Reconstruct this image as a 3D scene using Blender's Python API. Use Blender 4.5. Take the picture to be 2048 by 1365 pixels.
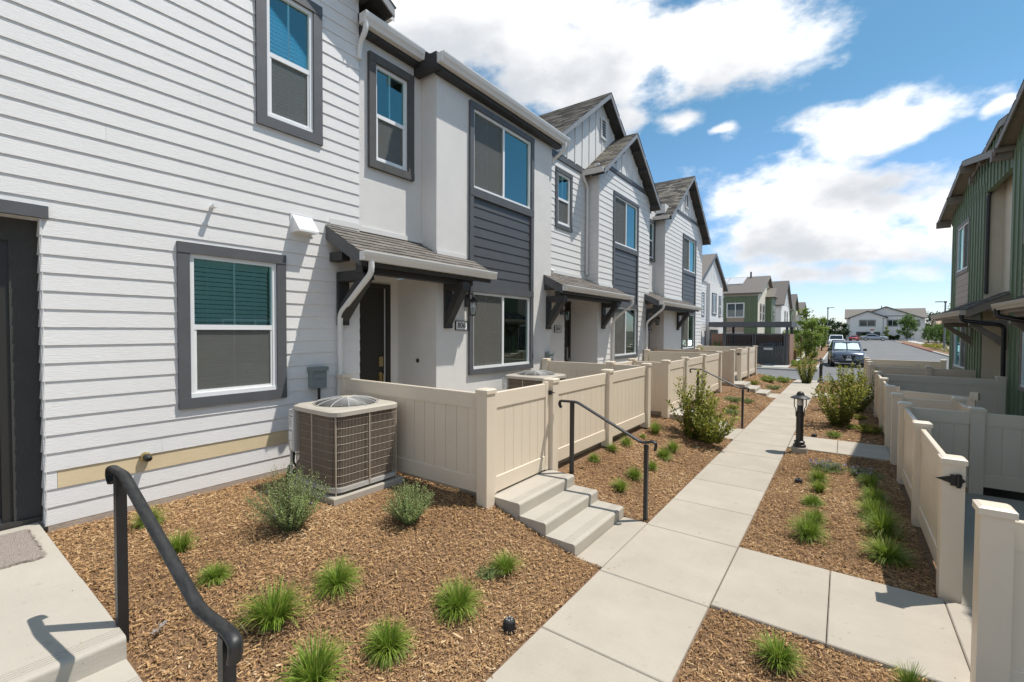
import bpy, bmesh, math, random
import numpy as np
from mathutils import Vector, Matrix
random.seed(7); rng = np.random.default_rng(7)
R_ = math.radians
for o in list(bpy.data.objects): bpy.data.objects.remove(o)
scene = bpy.context.scene
COL = scene.collection

# ------------------------------------------------------------------ camera
cam_d = bpy.data.cameras.new('camera'); cam = bpy.data.objects.new('camera', cam_d); COL.objects.link(cam)
cam_d.sensor_width = 36; cam_d.lens = 16.0; cam_d.clip_start = .05; cam_d.clip_end = 3000
yaw, pit, rol = R_(36.1), R_(-1.4), R_(.3)
f0 = Vector((-math.sin(yaw), math.cos(yaw), 0)); r0 = Vector((math.cos(yaw), math.sin(yaw), 0)); u0 = Vector((0, 0, 1))
f1 = f0*math.cos(pit)+u0*math.sin(pit); u1 = u0*math.cos(pit)-f0*math.sin(pit)
r2 = r0*math.cos(rol)+u1*math.sin(rol); u2 = u1*math.cos(rol)-r0*math.sin(rol)
cam.matrix_world = Matrix(((r2.x, u2.x, -f1.x, 0), (r2.y, u2.y, -f1.y, 0), (r2.z, u2.z, -f1.z, 2.12), (0, 0, 0, 1)))
scene.camera = cam

# ------------------------------------------------------------------ light, sky, exposure
SUN = Vector((.355, .335, 1)).normalized()
SKY = .15
sd = bpy.data.lights.new('sun', 'SUN'); sd.energy = 2.75; sd.angle = R_(.5); sd.color = (1, .955, .89)
so = bpy.data.objects.new('sun', sd); COL.objects.link(so)
so.rotation_euler = SUN.to_track_quat('Z', 'Y').to_euler(); so.location = (20, 20, 60)
scene.view_settings.view_transform = 'Standard'; scene.view_settings.look = 'None'
scene.view_settings.exposure = .84; scene.view_settings.gamma = 1
scene.render.engine = 'CYCLES'

def build_world():
    w = bpy.data.worlds.new('World'); scene.world = w; w.use_nodes = True
    nt = w.node_tree; N = nt.nodes; L = nt.links; N.clear()
    out = N.new('ShaderNodeOutputWorld'); bg = N.new('ShaderNodeBackground'); L.new(bg.outputs[0], out.inputs[0])
    bg.inputs[1].default_value = SKY
    sky = N.new('ShaderNodeTexSky'); sky.sky_type = 'NISHITA'; sky.sun_disc = False
    sky.sun_elevation = math.asin(SUN.z); sky.sun_rotation = math.atan2(SUN.x, SUN.y)
    sky.air_density = 1.0; sky.dust_density = .35; sky.ozone_density = 1.6
    tc = N.new('ShaderNodeTexCoord')
    def m(op, a, b=None, c=None):
        n = N.new('ShaderNodeMath'); n.operation = op
        for i, v in enumerate((a, b, c)):
            if v is None: continue
            if isinstance(v, (int, float)): n.inputs[i].default_value = v
            else: L.new(v, n.inputs[i])
        return n.outputs[0]
    sep = N.new('ShaderNodeSeparateXYZ'); L.new(tc.outputs['Generated'], sep.inputs[0])
    x, y, z = sep.outputs
    az = m('ARCTAN2', x, y); el = m('ARCSINE', m('MAXIMUM', m('MINIMUM', z, 1), -1))
    # angular cloud coordinate, a little foreshortened to the horizon
    def coord(dz):
        c = N.new('ShaderNodeCombineXYZ')
        k = m('ADD', m('MULTIPLY', m('ABSOLUTE', z), .35), .52)
        L.new(m('DIVIDE', x, k), c.inputs[0]); L.new(m('DIVIDE', y, k), c.inputs[1]); L.new(m('ADD', m('MULTIPLY', z, 2.5), dz), c.inputs[2])
        return c.outputs[0]
    def fbm(vec, sc, det, rough=.55):
        n = N.new('ShaderNodeTexNoise'); n.inputs['Scale'].default_value = sc; n.inputs['Detail'].default_value = det
        n.inputs['Roughness'].default_value = rough; L.new(vec, n.inputs['Vector']); return n.outputs[0]
    cc = coord(0)
    wx = m('MULTIPLY', m('SUBTRACT', fbm(cc, 2.2, 3), .5), .22)
    wy = m('MULTIPLY', m('SUBTRACT', fbm(coord(7.3), 2.6, 3), .5), .16)
    # big cumulus masses, those out of view added for fill light: azimuth, elevation, half widths (degrees)
    B = BLOBS
    def blobs(de):
        acc = None
        for (a, e, w_, h, s) in B:
            dx = m('DIVIDE', m('SUBTRACT', m('ADD', az, wx), a), w_)
            dy = m('DIVIDE', m('SUBTRACT', m('ADD', m('ADD', el, wy), de), e), h)
            d = m('SUBTRACT', s, m('SQRT', m('ADD', m('MULTIPLY', dx, dx), m('MULTIPLY', dy, dy))))
            acc = d if acc is None else m('SMOOTH_MAX', acc, d, .25)
        return m('MAXIMUM', acc, -1.2)
    fine = fbm(cc, 4.2, 11, .60)
    dens = m('ADD', m('MULTIPLY', blobs(0), .75), m('MULTIPLY', m('SUBTRACT', fine, .47), 2.1))
    fine2 = fbm(coord(.11), 4.2, 7, .56)
    dens2 = m('ADD', m('MULTIPLY', blobs(.10), .75), m('MULTIPLY', m('SUBTRACT', fine2, .47), 2.1))
    mr = N.new('ShaderNodeMapRange'); mr.interpolation_type = 'SMOOTHSTEP'
    L.new(dens, mr.inputs[0]); mr.inputs[1].default_value = -.10; mr.inputs[2].default_value = .46
    alpha = mr.outputs[0]
    sh = N.new('ShaderNodeMapRange'); L.new(m('ADD', m('MULTIPLY', dens2, .8), m('MULTIPLY', dens, .25)), sh.inputs[0])
    sh.inputs[1].default_value = -.08; sh.inputs[2].default_value = .95; sh.interpolation_type = 'SMOOTHSTEP'
    cr = N.new('ShaderNodeValToRGB'); L.new(sh.outputs[0], cr.inputs[0])
    k = 1/SKY/1.46
    e = cr.color_ramp.elements
    e[0].position = 0; e[0].color = (1.08*k, 1.075*k, 1.06*k, 1)
    e[1].position = 1; e[1].color = (.56*k, .59*k, .63*k, 1)
    em = e.new(.36); em.color = (.84*k, .845*k, .855*k, 1)
    # sky tint to the deep cyan-blue of the day
    tint = N.new('ShaderNodeMix'); tint.data_type = 'RGBA'; tint.blend_type = 'MULTIPLY'; tint.inputs[0].default_value = 1
    L.new(sky.outputs[0], tint.inputs[6])
    tl = N.new('ShaderNodeMix'); tl.data_type = 'RGBA'; tl.clamp_factor = True; L.new(m('DIVIDE', m('ABSOLUTE', el), .42), tl.inputs[0])
    tl.inputs[6].default_value = HORTINT; tl.inputs[7].default_value = SKYTINT; L.new(tl.outputs[2], tint.inputs[7])
    mx = N.new('ShaderNodeMix'); mx.data_type = 'RGBA'; L.new(alpha, mx.inputs[0]); L.new(tint.outputs[2], mx.inputs[6]); L.new(cr.outputs[0], mx.inputs[7])
    L.new(mx.outputs[2], bg.inputs[0])
SKYTINT = (.325, .50, .505, 1); HORTINT = (.50, .53, .67, 1)      # clear air: pale blue low down, deep blue above
BLOBS = [(-0.703, 0.574, 0.312, 0.112, 1.10),
    (-0.466, 0.516, 0.258, 0.104, 1.05),
    (-0.228, 0.518, 0.209, 0.089, 1.00),
    (-0.819, 0.581, 0.206, 0.095, 1.00),
    (-0.277, 0.385, 0.067, 0.039, 0.85),
    (-0.176, 0.358, 0.053, 0.019, 0.80),
    (0.062, 0.337, 0.113, 0.046, 1.00),
    (-0.119, 0.245, 0.124, 0.076, 1.05),
    (0.045, 0.221, 0.127, 0.048, 1.00),
    (-0.038, 0.165, 0.181, 0.075, 1.10),
    (0.121, 0.193, 0.076, 0.061, 1.00),
    (-0.052, 0.090, 0.169, 0.036, 0.95),
    (-0.392, 0.418, 0.072, 0.035, 0.85),
    (0.183, 0.307, 0.026, 0.027, 0.60),
    (1.150, 0.894, 0.340, 0.147, 1.0),  # from here on, unseen clouds added to give neutral fill light
    (1.422, 0.851, 0.302, 0.111, 1.0),
    (1.694, 0.866, 0.331, 0.106, 1.0),
    (1.967, 0.577, 0.295, 0.153, 1.0),
    (2.239, 0.231, 0.275, 0.127, 1.0),
    (2.511, 0.435, 0.336, 0.104, 1.0),
    (2.783, 0.183, 0.254, 0.102, 1.0),
    (3.055, 0.829, 0.303, 0.112, 1.0),
    (-2.955, 0.437, 0.290, 0.140, 1.0),
    (-2.683, 0.869, 0.277, 0.133, 1.0),
    (-2.411, 0.245, 0.264, 0.114, 1.0),
    (-2.139, 0.564, 0.299, 0.106, 1.0),
    (-1.867, 0.262, 0.274, 0.157, 1.0),
    (-1.594, 0.186, 0.350, 0.103, 1.0),
    (-1.322, 0.908, 0.276, 0.104, 1.0),
    (-1.050, 0.453, 0.258, 0.105, 1.0)]
build_world()

# ------------------------------------------------------------------ materials
MATS = {}
def mat(name, col, rough=.6, var=0., vs=3., vs2=(1, 1, 1), bump=0., bs=40., bstretch=(1, 1, 1), metal=0., rnd=0., col2=None, spec=.5, det=4, bdist=.01, stain=0.):
    """Procedural surface: base colour broken up by noise in place, fine relief, a little difference from piece to piece."""
    m = bpy.data.materials.new(name); m.use_nodes = True; MATS[name] = m
    nt = m.node_tree; N = nt.nodes; L = nt.links; p = N['Principled BSDF']
    p.inputs['Roughness'].default_value = rough; p.inputs['Metallic'].default_value = metal
    p.inputs['Specular IOR Level'].default_value = spec
    geo = N.new('ShaderNodeNewGeometry')
    cur = None
    c2 = col2 or tuple(max(0, c*(1-var)) for c in col)
    mp = N.new('ShaderNodeMapping'); mp.inputs['Scale'].default_value = vs2; L.new(geo.outputs['Position'], mp.inputs[0])
    nz = N.new('ShaderNodeTexNoise'); nz.inputs['Scale'].default_value = vs; nz.inputs['Detail'].default_value = det; nz.inputs['Roughness'].default_value = .65
    L.new(mp.outputs[0], nz.inputs['Vector'])
    mr = N.new('ShaderNodeMapRange'); mr.inputs[1].default_value = .3; mr.inputs[2].default_value = .7; L.new(nz.outputs[0], mr.inputs[0])
    mx = N.new('ShaderNodeMix'); mx.data_type = 'RGBA'; L.new(mr.outputs[0], mx.inputs[0])
    mx.inputs[6].default_value = (*c2, 1); mx.inputs[7].default_value = (*col, 1); cur = mx.outputs[2]
    if rnd:
        oi = N.new('ShaderNodeObjectInfo'); r = N.new('ShaderNodeMapRange'); L.new(oi.outputs['Random'], r.inputs[0])
        r.inputs[3].default_value = 1-rnd; r.inputs[4].default_value = 1+rnd*.6
        hm = N.new('ShaderNodeMix'); hm.data_type = 'RGBA'; hm.blend_type = 'MULTIPLY'; hm.inputs[0].default_value = 1
        L.new(cur, hm.inputs[6]); L.new(r.outputs[0], hm.inputs[7]); cur = hm.outputs[2]
    if stain:                                           # spots, faint tide marks and broom lines
        def scr(sc, lo, hi, a, b, st=(1, 1, 1), d=5):
            q = N.new('ShaderNodeMapping'); q.inputs['Scale'].default_value = st; L.new(geo.outputs['Position'], q.inputs[0])
            n_ = N.new('ShaderNodeTexNoise'); n_.inputs['Scale'].default_value = sc; n_.inputs['Detail'].default_value = d; L.new(q.outputs[0], n_.inputs['Vector'])
            r_ = N.new('ShaderNodeMapRange'); r_.inputs[1].default_value = lo; r_.inputs[2].default_value = hi; r_.inputs[3].default_value = a; r_.inputs[4].default_value = b; L.new(n_.outputs[0], r_.inputs[0]); return r_.outputs[0]
        for o_ in (scr(11, .66, .74, 1, 1-stain), scr(34, .70, .76, 1, 1-stain*1.3, d=2), scr(1.7, .35, .7, 1, 1-stain*.35), scr(3, .3, .7, 1+stain*.12, 1-stain*.12, (1.5, 46, 1))):
            hm = N.new('ShaderNodeMix'); hm.data_type = 'RGBA'; hm.blend_type = 'MULTIPLY'; hm.inputs[0].default_value = 1
            L.new(cur, hm.inputs[6]); L.new(o_, hm.inputs[7]); cur = hm.outputs[2]
    L.new(cur, p.inputs['Base Color'])
    if bump:
        mp2 = N.new('ShaderNodeMapping'); mp2.inputs['Scale'].default_value = bstretch; L.new(geo.outputs['Position'], mp2.inputs[0])
        n2 = N.new('ShaderNodeTexNoise'); n2.inputs['Scale'].default_value = bs; n2.inputs['Detail'].default_value = 3; L.new(mp2.outputs[0], n2.inputs['Vector'])
        b = N.new('ShaderNodeBump'); b.inputs['Strength'].default_value = bump; b.inputs['Distance'].default_value = bdist
        L.new(n2.outputs[0], b.inputs['Height']); L.new(b.outputs[0], p.inputs['Normal'])
    return m
def attr_mat(name, stops, rough=.8, attr='tone', trans=0., spec=.3):
    m = bpy.data.materials.new(name); m.use_nodes = True; MATS[name] = m
    nt = m.node_tree; N = nt.nodes; L = nt.links; p = N['Principled BSDF']
    p.inputs['Roughness'].default_value = rough; p.inputs['Specular IOR Level'].default_value = spec
    a = N.new('ShaderNodeAttribute'); a.attribute_name = attr
    cr = N.new('ShaderNodeValToRGB'); L.new(a.outputs['Fac'], cr.inputs[0])
    el = cr.color_ramp.elements
    el[0].position, el[0].color = stops[0][0], (*stops[0][1], 1); el[1].position, el[1].color = stops[-1][0], (*stops[-1][1], 1)
    for q, c in stops[1:-1]:
        e = el.new(q); e.color = (*c, 1)
    L.new(cr.outputs[0], p.inputs['Base Color'])
    if trans:
        tr = N.new('ShaderNodeBsdfTranslucent'); L.new(cr.outputs[0], tr.inputs[0])
        ms = N.new('ShaderNodeMixShader'); ms.inputs[0].default_value = trans
        o = N['Material Output']; L.new(p.outputs[0], ms.inputs[1]); L.new(tr.outputs[0], ms.inputs[2]); L.new(ms.outputs[0], o.inputs[0])
    return m
def glass(name, tint, refl=.10, gc=(.9, .97, 1)):
    m = bpy.data.materials.new(name); m.use_nodes = True; MATS[name] = m
    nt = m.node_tree; N = nt.nodes; L = nt.links; N.remove(N['Principled BSDF']); o = N['Material Output']
    t = N.new('ShaderNodeBsdfTransparent'); t.inputs[0].default_value = (*tint, 1)
    g = N.new('ShaderNodeBsdfGlossy'); g.inputs['Roughness'].default_value = .015; g.inputs[0].default_value = (*gc, 1)
    fr = N.new('ShaderNodeFresnel'); fr.inputs[0].default_value = 1.55
    ad = N.new('ShaderNodeMath'); ad.operation = 'ADD'; ad.use_clamp = True; L.new(fr.outputs[0], ad.inputs[0]); ad.inputs[1].default_value = refl
    ms = N.new('ShaderNodeMixShader'); L.new(ad.outputs[0], ms.inputs[0]); L.new(t.outputs[0], ms.inputs[1]); L.new(g.outputs[0], ms.inputs[2]); L.new(ms.outputs[0], o.inputs[0])
    return m
def mesh_screen(name, col=(.10, .10, .095), a=.6):
    m = bpy.data.materials.new(name); m.use_nodes = True; MATS[name] = m
    nt = m.node_tree; N = nt.nodes; L = nt.links; N.remove(N['Principled BSDF']); o = N['Material Output']
    t = N.new('ShaderNodeBsdfTransparent'); d = N.new('ShaderNodeBsdfDiffuse'); d.inputs[0].default_value = (*col, 1)
    ms = N.new('ShaderNodeMixShader'); ms.inputs[0].default_value = a; L.new(t.outputs[0], ms.inputs[1]); L.new(d.outputs[0], ms.inputs[2]); L.new(ms.outputs[0], o.inputs[0])
    return m
GR = (3, .35, 9)
mat('white_siding', (.755, .735, .71), .62, .05, 1.6, bump=.5, bs=7, bstretch=(1, 2.2, 30), rnd=.018, bdist=.006)
mat('tan_siding', (.66, .53, .33), .6, .08, 3, bump=.35, bs=9, bstretch=(1, 1.6, 26), bdist=.006)
mat('white_stucco', (.80, .775, .74), .85, .08, 2.2, bump=.9, bs=120, bdist=.013)
mat('grey_stucco', (.60, .57, .51), .85, .08, 2.2, bump=.6, bs=95, bdist=.01)
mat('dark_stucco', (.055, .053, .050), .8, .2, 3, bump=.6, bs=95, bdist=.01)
mat('slate_trim', (.105, .107, .112), .55, .18, 5, bump=.3, bs=10, bstretch=(1, 2, 26), rnd=.05, bdist=.005)
mat('slate_stucco', (.105, .103, .10), .8, .25, 8, bump=.8, bs=110, bdist=.012)
mat('slate_board', (.085, .086, .090), .5, .12, 5, bump=.3, bs=10, bstretch=(1, 2, 26), rnd=.05, bdist=.005)
mat('dark_timber', (.042, .040, .039), .6, .35, 6, vs2=(1, 1, 1), bump=.35, bs=14, bstretch=(1, 1, 6), rnd=.08)
mat('dark_door', (.026, .024, .020), .5, .15, 3, bump=.1, bs=60)
mat('white_vinyl', (.82, .82, .81), .35, .03, 4)
mat('white_metal', (.74, .72, .69), .3, .04, 4)
mat('blind', (.90, .90, .88), .55, .04, 6)
mat('room', (.10, .105, .11), .9, .2, 2)
glass('pane_glass', (.84, .96, .98), .17, (.58, .95, .95))
glass('pane_dark', (.42, .60, .57), .12, (.75, .95, .92))
glass('clear_glass', (.85, .9, .92), .03)
mesh_screen('insect_screen', (.20, .195, .175), .47)
mat('lead_grid', (.85, .88, .86), .5, .05, 4)
mat('shingle', (.215, .190, .165), .92, .35, 30, bump=.5, bs=160, rnd=.28)
attr_mat('shingle_field', [(0, (.045, .041, .037)), (.35, (.095, .086, .074)), (.7, (.155, .138, .115)), (1, (.25, .225, .185))], .92)
attr_mat('shingle_brown', [(0, (.11, .085, .065)), (.4, (.19, .15, .115)), (.75, (.27, .215, .165)), (1, (.36, .29, .23))], .92)
mat('foundation', (.44, .36, .29), .9, .2, 6, bump=.4, bs=60)
mat('vinyl_tan', (.76, .65, .51), .42, .05, 2.5, bump=.12, bs=8, bstretch=(14, 14, 1), rnd=.025, bdist=.004)
mat('concrete', (.475, .42, .342), .85, .13, 2.3, stain=.2, bump=.22, bs=90, rnd=.04, det=7)
mat('concrete_step', (.485, .44, .37), .82, .12, 1.6, stain=.13, bump=.15, bs=110, bstretch=(1, .15, 1), rnd=.03, det=6)
mat('concrete_patio', (.44, .40, .335), .85, .15, 1.5, stain=.15, bump=.15, bs=90)
mat('mulch_base', (.34, .20, .105), .95, .0, 26, col2=(.13, .072, .036), bump=1, bs=55, bdist=.03)
attr_mat('mulch_chip', [(0, (.06, .034, .018)), (.14, (.20, .110, .048)), (.5, (.40, .232, .105)), (.82, (.55, .355, .175)), (1, (.68, .53, .33))], .85)
mat('earth', (.22, .17, .11), .95, .4, .8, bump=.5, bs=8)
mat('asphalt', (.185, .183, .18), .9, .22, .35, stain=.12, bump=.4, bs=120, det=8)
mat('sidewalk', (.50, .475, .43), .85, .12, 1.2, bump=.15, bs=60)
mat('red_paint', (.36, .10, .075), .7, .35, 6)
mat('black_metal', (.020, .020, .021), .36, .3, 12, bump=.1, bs=60, rnd=.05)
mat('rail_metal', (.008, .008, .008), .48, .0, 16, vs2=(1, 3, 1), col2=(.038, .036, .034), bump=.12, bs=40)
mat('bronze_metal', (.045, .041, .037), .42, .25, 9)
mat('ac_cream', (.50, .45, .375), .42, .06, 6)
mat('ac_grey', (.50, .49, .46), .4, .06, 6)
mat('ac_coil', (.135, .098, .068), .7, .4, 26, vs2=(1, 1, .25), bump=.5, bs=180, bstretch=(1, 1, .02))
mat('ac_wire', (.42, .35, .27), .5, .05, 6)
mat('steel', (.52, .52, .51), .32, .08, 8, metal=.85)
mat('guard_grey', (.36, .35, .33), .45, .08, 8)
mat('paper', (.78, .78, .77), .7, .05, 20)
mat('ink', (.03, .03, .03), .6)
mat('brass', (.50, .39, .19), .3, .15, 10, metal=.9)
mat('box_grey', (.20, .235, .235), .5, .1, 6)
mat('hose_black', (.02, .02, .02), .6)
mat('rug', (.66, .565, .49), 1, .0, 60, col2=(.44, .36, .31), bump=1, bs=180, bdist=.03)
mat('lamp_glass', (.62, .60, .54), .15, .1, 12)
mat('green_batten', (.185, .24, .14), .6, .08, 3, bump=.25, bs=9, bstretch=(8, 8, 1), rnd=.04)
mat('green_panel', (.14, .185, .10), .6, .1, 3, bump=.25, bs=9, bstretch=(8, 8, 1))
mat('brown_siding', (.44, .345, .27), .6, .1, 4, bump=.3, bs=10, bstretch=(1, 2, 26), rnd=.05)
mat('beige_stucco', (.70, .64, .52), .85, .1, 2, bump=.6, bs=90, bdist=.01)
mat('taupe_trim', (.25, .215, .175), .6, .2, 6, bump=.2, bs=20)
mat('black_pipe', (.022, .022, .024), .3, .1, 9)
mat('brick_wall', (.34, .20, .14), .9, .25, 9, bump=.4, bs=60)
mat('panel_blue', (.60, .60, .60), .3, .12, 2, spec=.7)
mat('tile_tan', (.45, .30, .21), .8, .25, 3)
mat('bark', (.13, .10, .075), .9, .4, 14, bump=.6, bs=60)
mat('twig', (.20, .15, .09), .9, .3, 20)
attr_mat('grass', [(0, (.085, .140, .018)), (.45, (.195, .305, .035)), (.78, (.36, .44, .075)), (.9, (.52, .48, .19)), (1, (.58, .50, .27))], .55, trans=.3)
attr_mat('sage', [(0, (.11, .155, .050)), (.5, (.235, .315, .105)), (1, (.37, .44, .19))], .7, trans=.25)
attr_mat('glossy_leaf', [(0, (.065, .085, .014)), (.5, (.215, .245, .036)), (.85, (.38, .37, .06)), (1, (.50, .42, .10))], .55, trans=.25, spec=.25)
attr_mat('tree_leaf', [(0, (.05, .095, .02)), (.5, (.13, .22, .05)), (1, (.27, .37, .10))], .5, trans=.3)
attr_mat('bright_leaf', [(0, (.09, .14, .022)), (.5, (.23, .32, .055)), (1, (.42, .47, .11))], .5, trans=.3)
attr_mat('dark_leaf', [(0, (.018, .035, .012)), (.5, (.045, .08, .024)), (1, (.09, .13, .045))], .5, trans=.2)
attr_mat('yellow_leaf', [(0, (.14, .15, .02)), (.5, (.34, .32, .05)), (1, (.50, .46, .09))], .6, trans=.25)
attr_mat('dry_grass', [(0, (.20, .18, .08)), (.5, (.42, .36, .18)), (1, (.58, .52, .32))], .7, trans=.2)
attr_mat('lilac_flower', [(0, (.30, .26, .48)), (1, (.55, .50, .72))], .7, trans=.2)
mat('car_slate', (.13, .155, .195), .25, .05, 3, metal=.35)
mat('grey_fascia', (.26, .26, .265), .55, .12, 5, bump=.2, bs=10)
mat('car_white', (.72, .73, .74), .25, .03, 3)
mat('car_silver', (.44, .45, .48), .25, .04, 3, metal=.5)
mat('car_red', (.42, .025, .02), .25, .05, 3)
mat('car_glass', (.02, .026, .03), .06, .1, 3, spec=.8)
mat('sunshade', (.80, .92, .89), .25, .1, 5, metal=.15)
mat('rubber', (.02, .02, .02), .8)
mat('chrome', (.7, .7, .7), .15, .05, 5, metal=1)
mat('headlight', (.55, .58, .60), .1, .3, 10)
mat('blue_bin', (.03, .06, .13), .5, .1, 4)
mat('rubbish_bag', (.20, .24, .30), .4, .4, 14)
mat('wood_stake', (.20, .11, .06), .85, .3, 12)
mat('sign_white', (.75, .75, .74), .5, .05, 5)
mat('drain_black', (.03, .03, .03), .6)
M = MATS

# ------------------------------------------------------------------ mesh and object helpers
ORG = {}
class MB:
    def __init__(s): s.v = []; s.f = []; s.m = []
    def add(s, vs, fs, m=0):
        b = len(s.v); s.v += [tuple(v) for v in vs]; s.f += [tuple(b+i for i in f) for f in fs]; s.m += [m]*len(fs); return s
    def box(s, x0, y0, z0, x1, y1, z1, m=0):
        x0, x1 = min(x0, x1), max(x0, x1); y0, y1 = min(y0, y1), max(y0, y1); z0, z1 = min(z0, z1), max(z0, z1)
        return s.add([(x0, y0, z0), (x1, y0, z0), (x1, y1, z0), (x0, y1, z0), (x0, y0, z1), (x1, y0, z1), (x1, y1, z1), (x0, y1, z1)],
                     [(0, 3, 2, 1), (4, 5, 6, 7), (0, 1, 5, 4), (1, 2, 6, 5), (2, 3, 7, 6), (3, 0, 4, 7)], m)
    def chamber(s, x0, y0, z0, x1, y1, z1, c=.008, m=0):
        """box with the upper edges broken"""
        v = [(x0, y0, z0), (x1, y0, z0), (x1, y1, z0), (x0, y1, z0), (x0, y0, z1-c), (x1, y0, z1-c), (x1, y1, z1-c), (x0, y1, z1-c),
             (x0+c, y0+c, z1), (x1-c, y0+c, z1), (x1-c, y1-c, z1), (x0+c, y1-c, z1)]
        f = [(0, 3, 2, 1)]+[(i, (i+1) % 4, 4+(i+1) % 4, 4+i) for i in range(4)]+[(4+i, 4+(i+1) % 4, 8+(i+1) % 4, 8+i) for i in range(4)]+[(8, 9, 10, 11)]
        return s.add(v, f, m)
    def hexa(s, p, m=0):
        """eight corners: bottom ring then top ring"""
        return s.add(p, [(0, 3, 2, 1), (4, 5, 6, 7), (0, 1, 5, 4), (1, 2, 6, 5), (2, 3, 7, 6), (3, 0, 4, 7)], m)
    def prism(s, a, b, m=0):
        """two matching polygons joined into a solid"""
        n = len(a); return s.add(list(a)+list(b), [tuple(range(n))[::-1], tuple(range(n, 2*n))]+[(i, (i+1) % n, n+(i+1) % n, n+i) for i in range(n)], m)
    def tube(s, pts, r, n=8, m=0, cap=True, flat=None):
        pts = [Vector(p) for p in pts]; k = len(pts); rs = r if isinstance(r, (list, tuple)) else [r]*k
        rings = []; up = None
        for i, p in enumerate(pts):
            t = (pts[min(i+1, k-1)]-pts[max(i-1, 0)]).normalized()
            if up is None: up = Vector((0, 0, 1)) if abs(t.z) < .9 else Vector((1, 0, 0))
            a = t.cross(up).normalized(); b = a.cross(t).normalized(); up = b
            fx, fy = flat or (1, 1)
            rings.append([p+a*math.cos(2*math.pi*j/n)*rs[i]*fx+b*math.sin(2*math.pi*j/n)*rs[i]*fy for j in range(n)])
        vs = [v for g in rings for v in g]; fs = []
        for i in range(k-1):
            for j in range(n): fs.append((i*n+j, i*n+(j+1) % n, (i+1)*n+(j+1) % n, (i+1)*n+j))
        if cap: fs += [tuple(range(n))[::-1], tuple(range((k-1)*n, k*n))]
        return s.add(vs, fs, m)
    def lathe(s, prof, c=(0, 0, 0), n=20, m=0, cap=True):
        vs = [(c[0]+r*math.cos(2*math.pi*j/n), c[1]+r*math.sin(2*math.pi*j/n), c[2]+z) for r, z in prof for j in range(n)]
        k = len(prof); fs = [(i*n+j, i*n+(j+1) % n, (i+1)*n+(j+1) % n, (i+1)*n+j) for i in range(k-1) for j in range(n)]
        if cap: fs += [tuple(range(n))[::-1], tuple(range((k-1)*n, k*n))]
        return s.add(vs, fs, m)
    def mesh(s, name, mats, off=(0, 0, 0), smooth=False, fix=True):
        me = bpy.data.meshes.new(name)
        ox, oy, oz = off
        me.from_pydata([(x-ox, y-oy, z-oz) for x, y, z in s.v], [], s.f)
        for mm in (mats if isinstance(mats, (list, tuple)) else [mats]): me.materials.append(M[mm] if isinstance(mm, str) else mm)
        if any(s.m): me.polygons.foreach_set('material_index', s.m)
        if fix:
            bm = bmesh.new(); bm.from_mesh(me); bmesh.ops.recalc_face_normals(bm, faces=bm.faces); bm.to_mesh(me); bm.free()
        if smooth:
            me.polygons.foreach_set('use_smooth', [True]*len(me.polygons))
            try: me.set_sharp_from_angle(angle=R_(38))
            except Exception: pass
        me.update(); return me
    def build(s, name, mats, parent=None, smooth=False, fix=True):
        off = ORG.get(parent, (0, 0, 0)) if parent else (0, 0, 0)
        return put(name, s.mesh(name, mats, off, smooth, fix), parent, inherit=True)
def put(name, me, parent=None, loc=(0, 0, 0), rot=None, scale=None, inherit=False):
    o = bpy.data.objects.new(name, me); COL.objects.link(o)
    if parent:
        o.parent = parent
        if inherit: ORG[o] = ORG.get(parent, (0, 0, 0)); o.location = (0, 0, 0)
        else:
            g = ORG.get(parent, (0, 0, 0)); o.location = (loc[0]-g[0], loc[1]-g[1], loc[2]-g[2]); ORG[o] = loc
    else: o.location = loc; ORG[o] = (0, 0, 0) if inherit else tuple(loc)
    if rot is not None: o.rotation_euler = rot
    if scale is not None: o.scale = scale
    return o
def tag(o, label=None, cat=None, group=None, kind=None):
    if label: o['label'] = label
    if cat: o['category'] = cat
    if group: o['group'] = group
    if kind: o['kind'] = kind
    return o
def thing(name, label, cat, loc=(0, 0, 0), group=None):
    o = bpy.data.objects.new(name, None); COL.objects.link(o); o.location = loc; o.empty_display_size = .1
    ORG[o] = tuple(loc); return tag(o, label, cat, group)
def struct(name, mb, mats, label=None, smooth=False, parent=None):
    o = mb.build(name, mats, parent, smooth=smooth)
    if parent is None: o['kind'] = 'structure'
    if label: o['label'] = label
    return o
def dup(root, loc, rz=0., label=None, scale=None, group=None):
    c = root.copy(); COL.objects.link(c); c.location = loc; c.rotation_euler = (0, 0, rz)
    if scale is not None: c.scale = scale if isinstance(scale, (tuple, list)) else (scale,)*3
    if label: c['label'] = label
    if group: c['group'] = group
    for a in root.children:
        b = a.copy(); COL.objects.link(b); b.parent = c
        for d in a.children:
            e = d.copy(); COL.objects.link(e); e.parent = b
    ORG[c] = tuple(loc); return c
class Fr:
    """A wall's own frame: u along the wall, n out of it."""
    def __init__(s, o, U, N): s.o = Vector(o); s.U = Vector(U); s.N = Vector(N)
    def p(s, u, z, n=0): return s.o+s.U*u+s.N*n+Vector((0, 0, z))
    def box(s, mb, a, b, z0, z1, n0, n1, m=0):
        return mb.hexa([s.p(a, z0, n0), s.p(b, z0, n0), s.p(b, z0, n1), s.p(a, z0, n1), s.p(a, z1, n0), s.p(b, z1, n0), s.p(b, z1, n1), s.p(a, z1, n1)], m)
    def poly(s, mb, uz, n0, n1, m=0): return mb.prism([s.p(u, z, n0) for u, z in uz], [s.p(u, z, n1) for u, z in uz], m)
    def at(s, dn): return Fr(s.o+s.N*dn, s.U, s.N)

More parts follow.
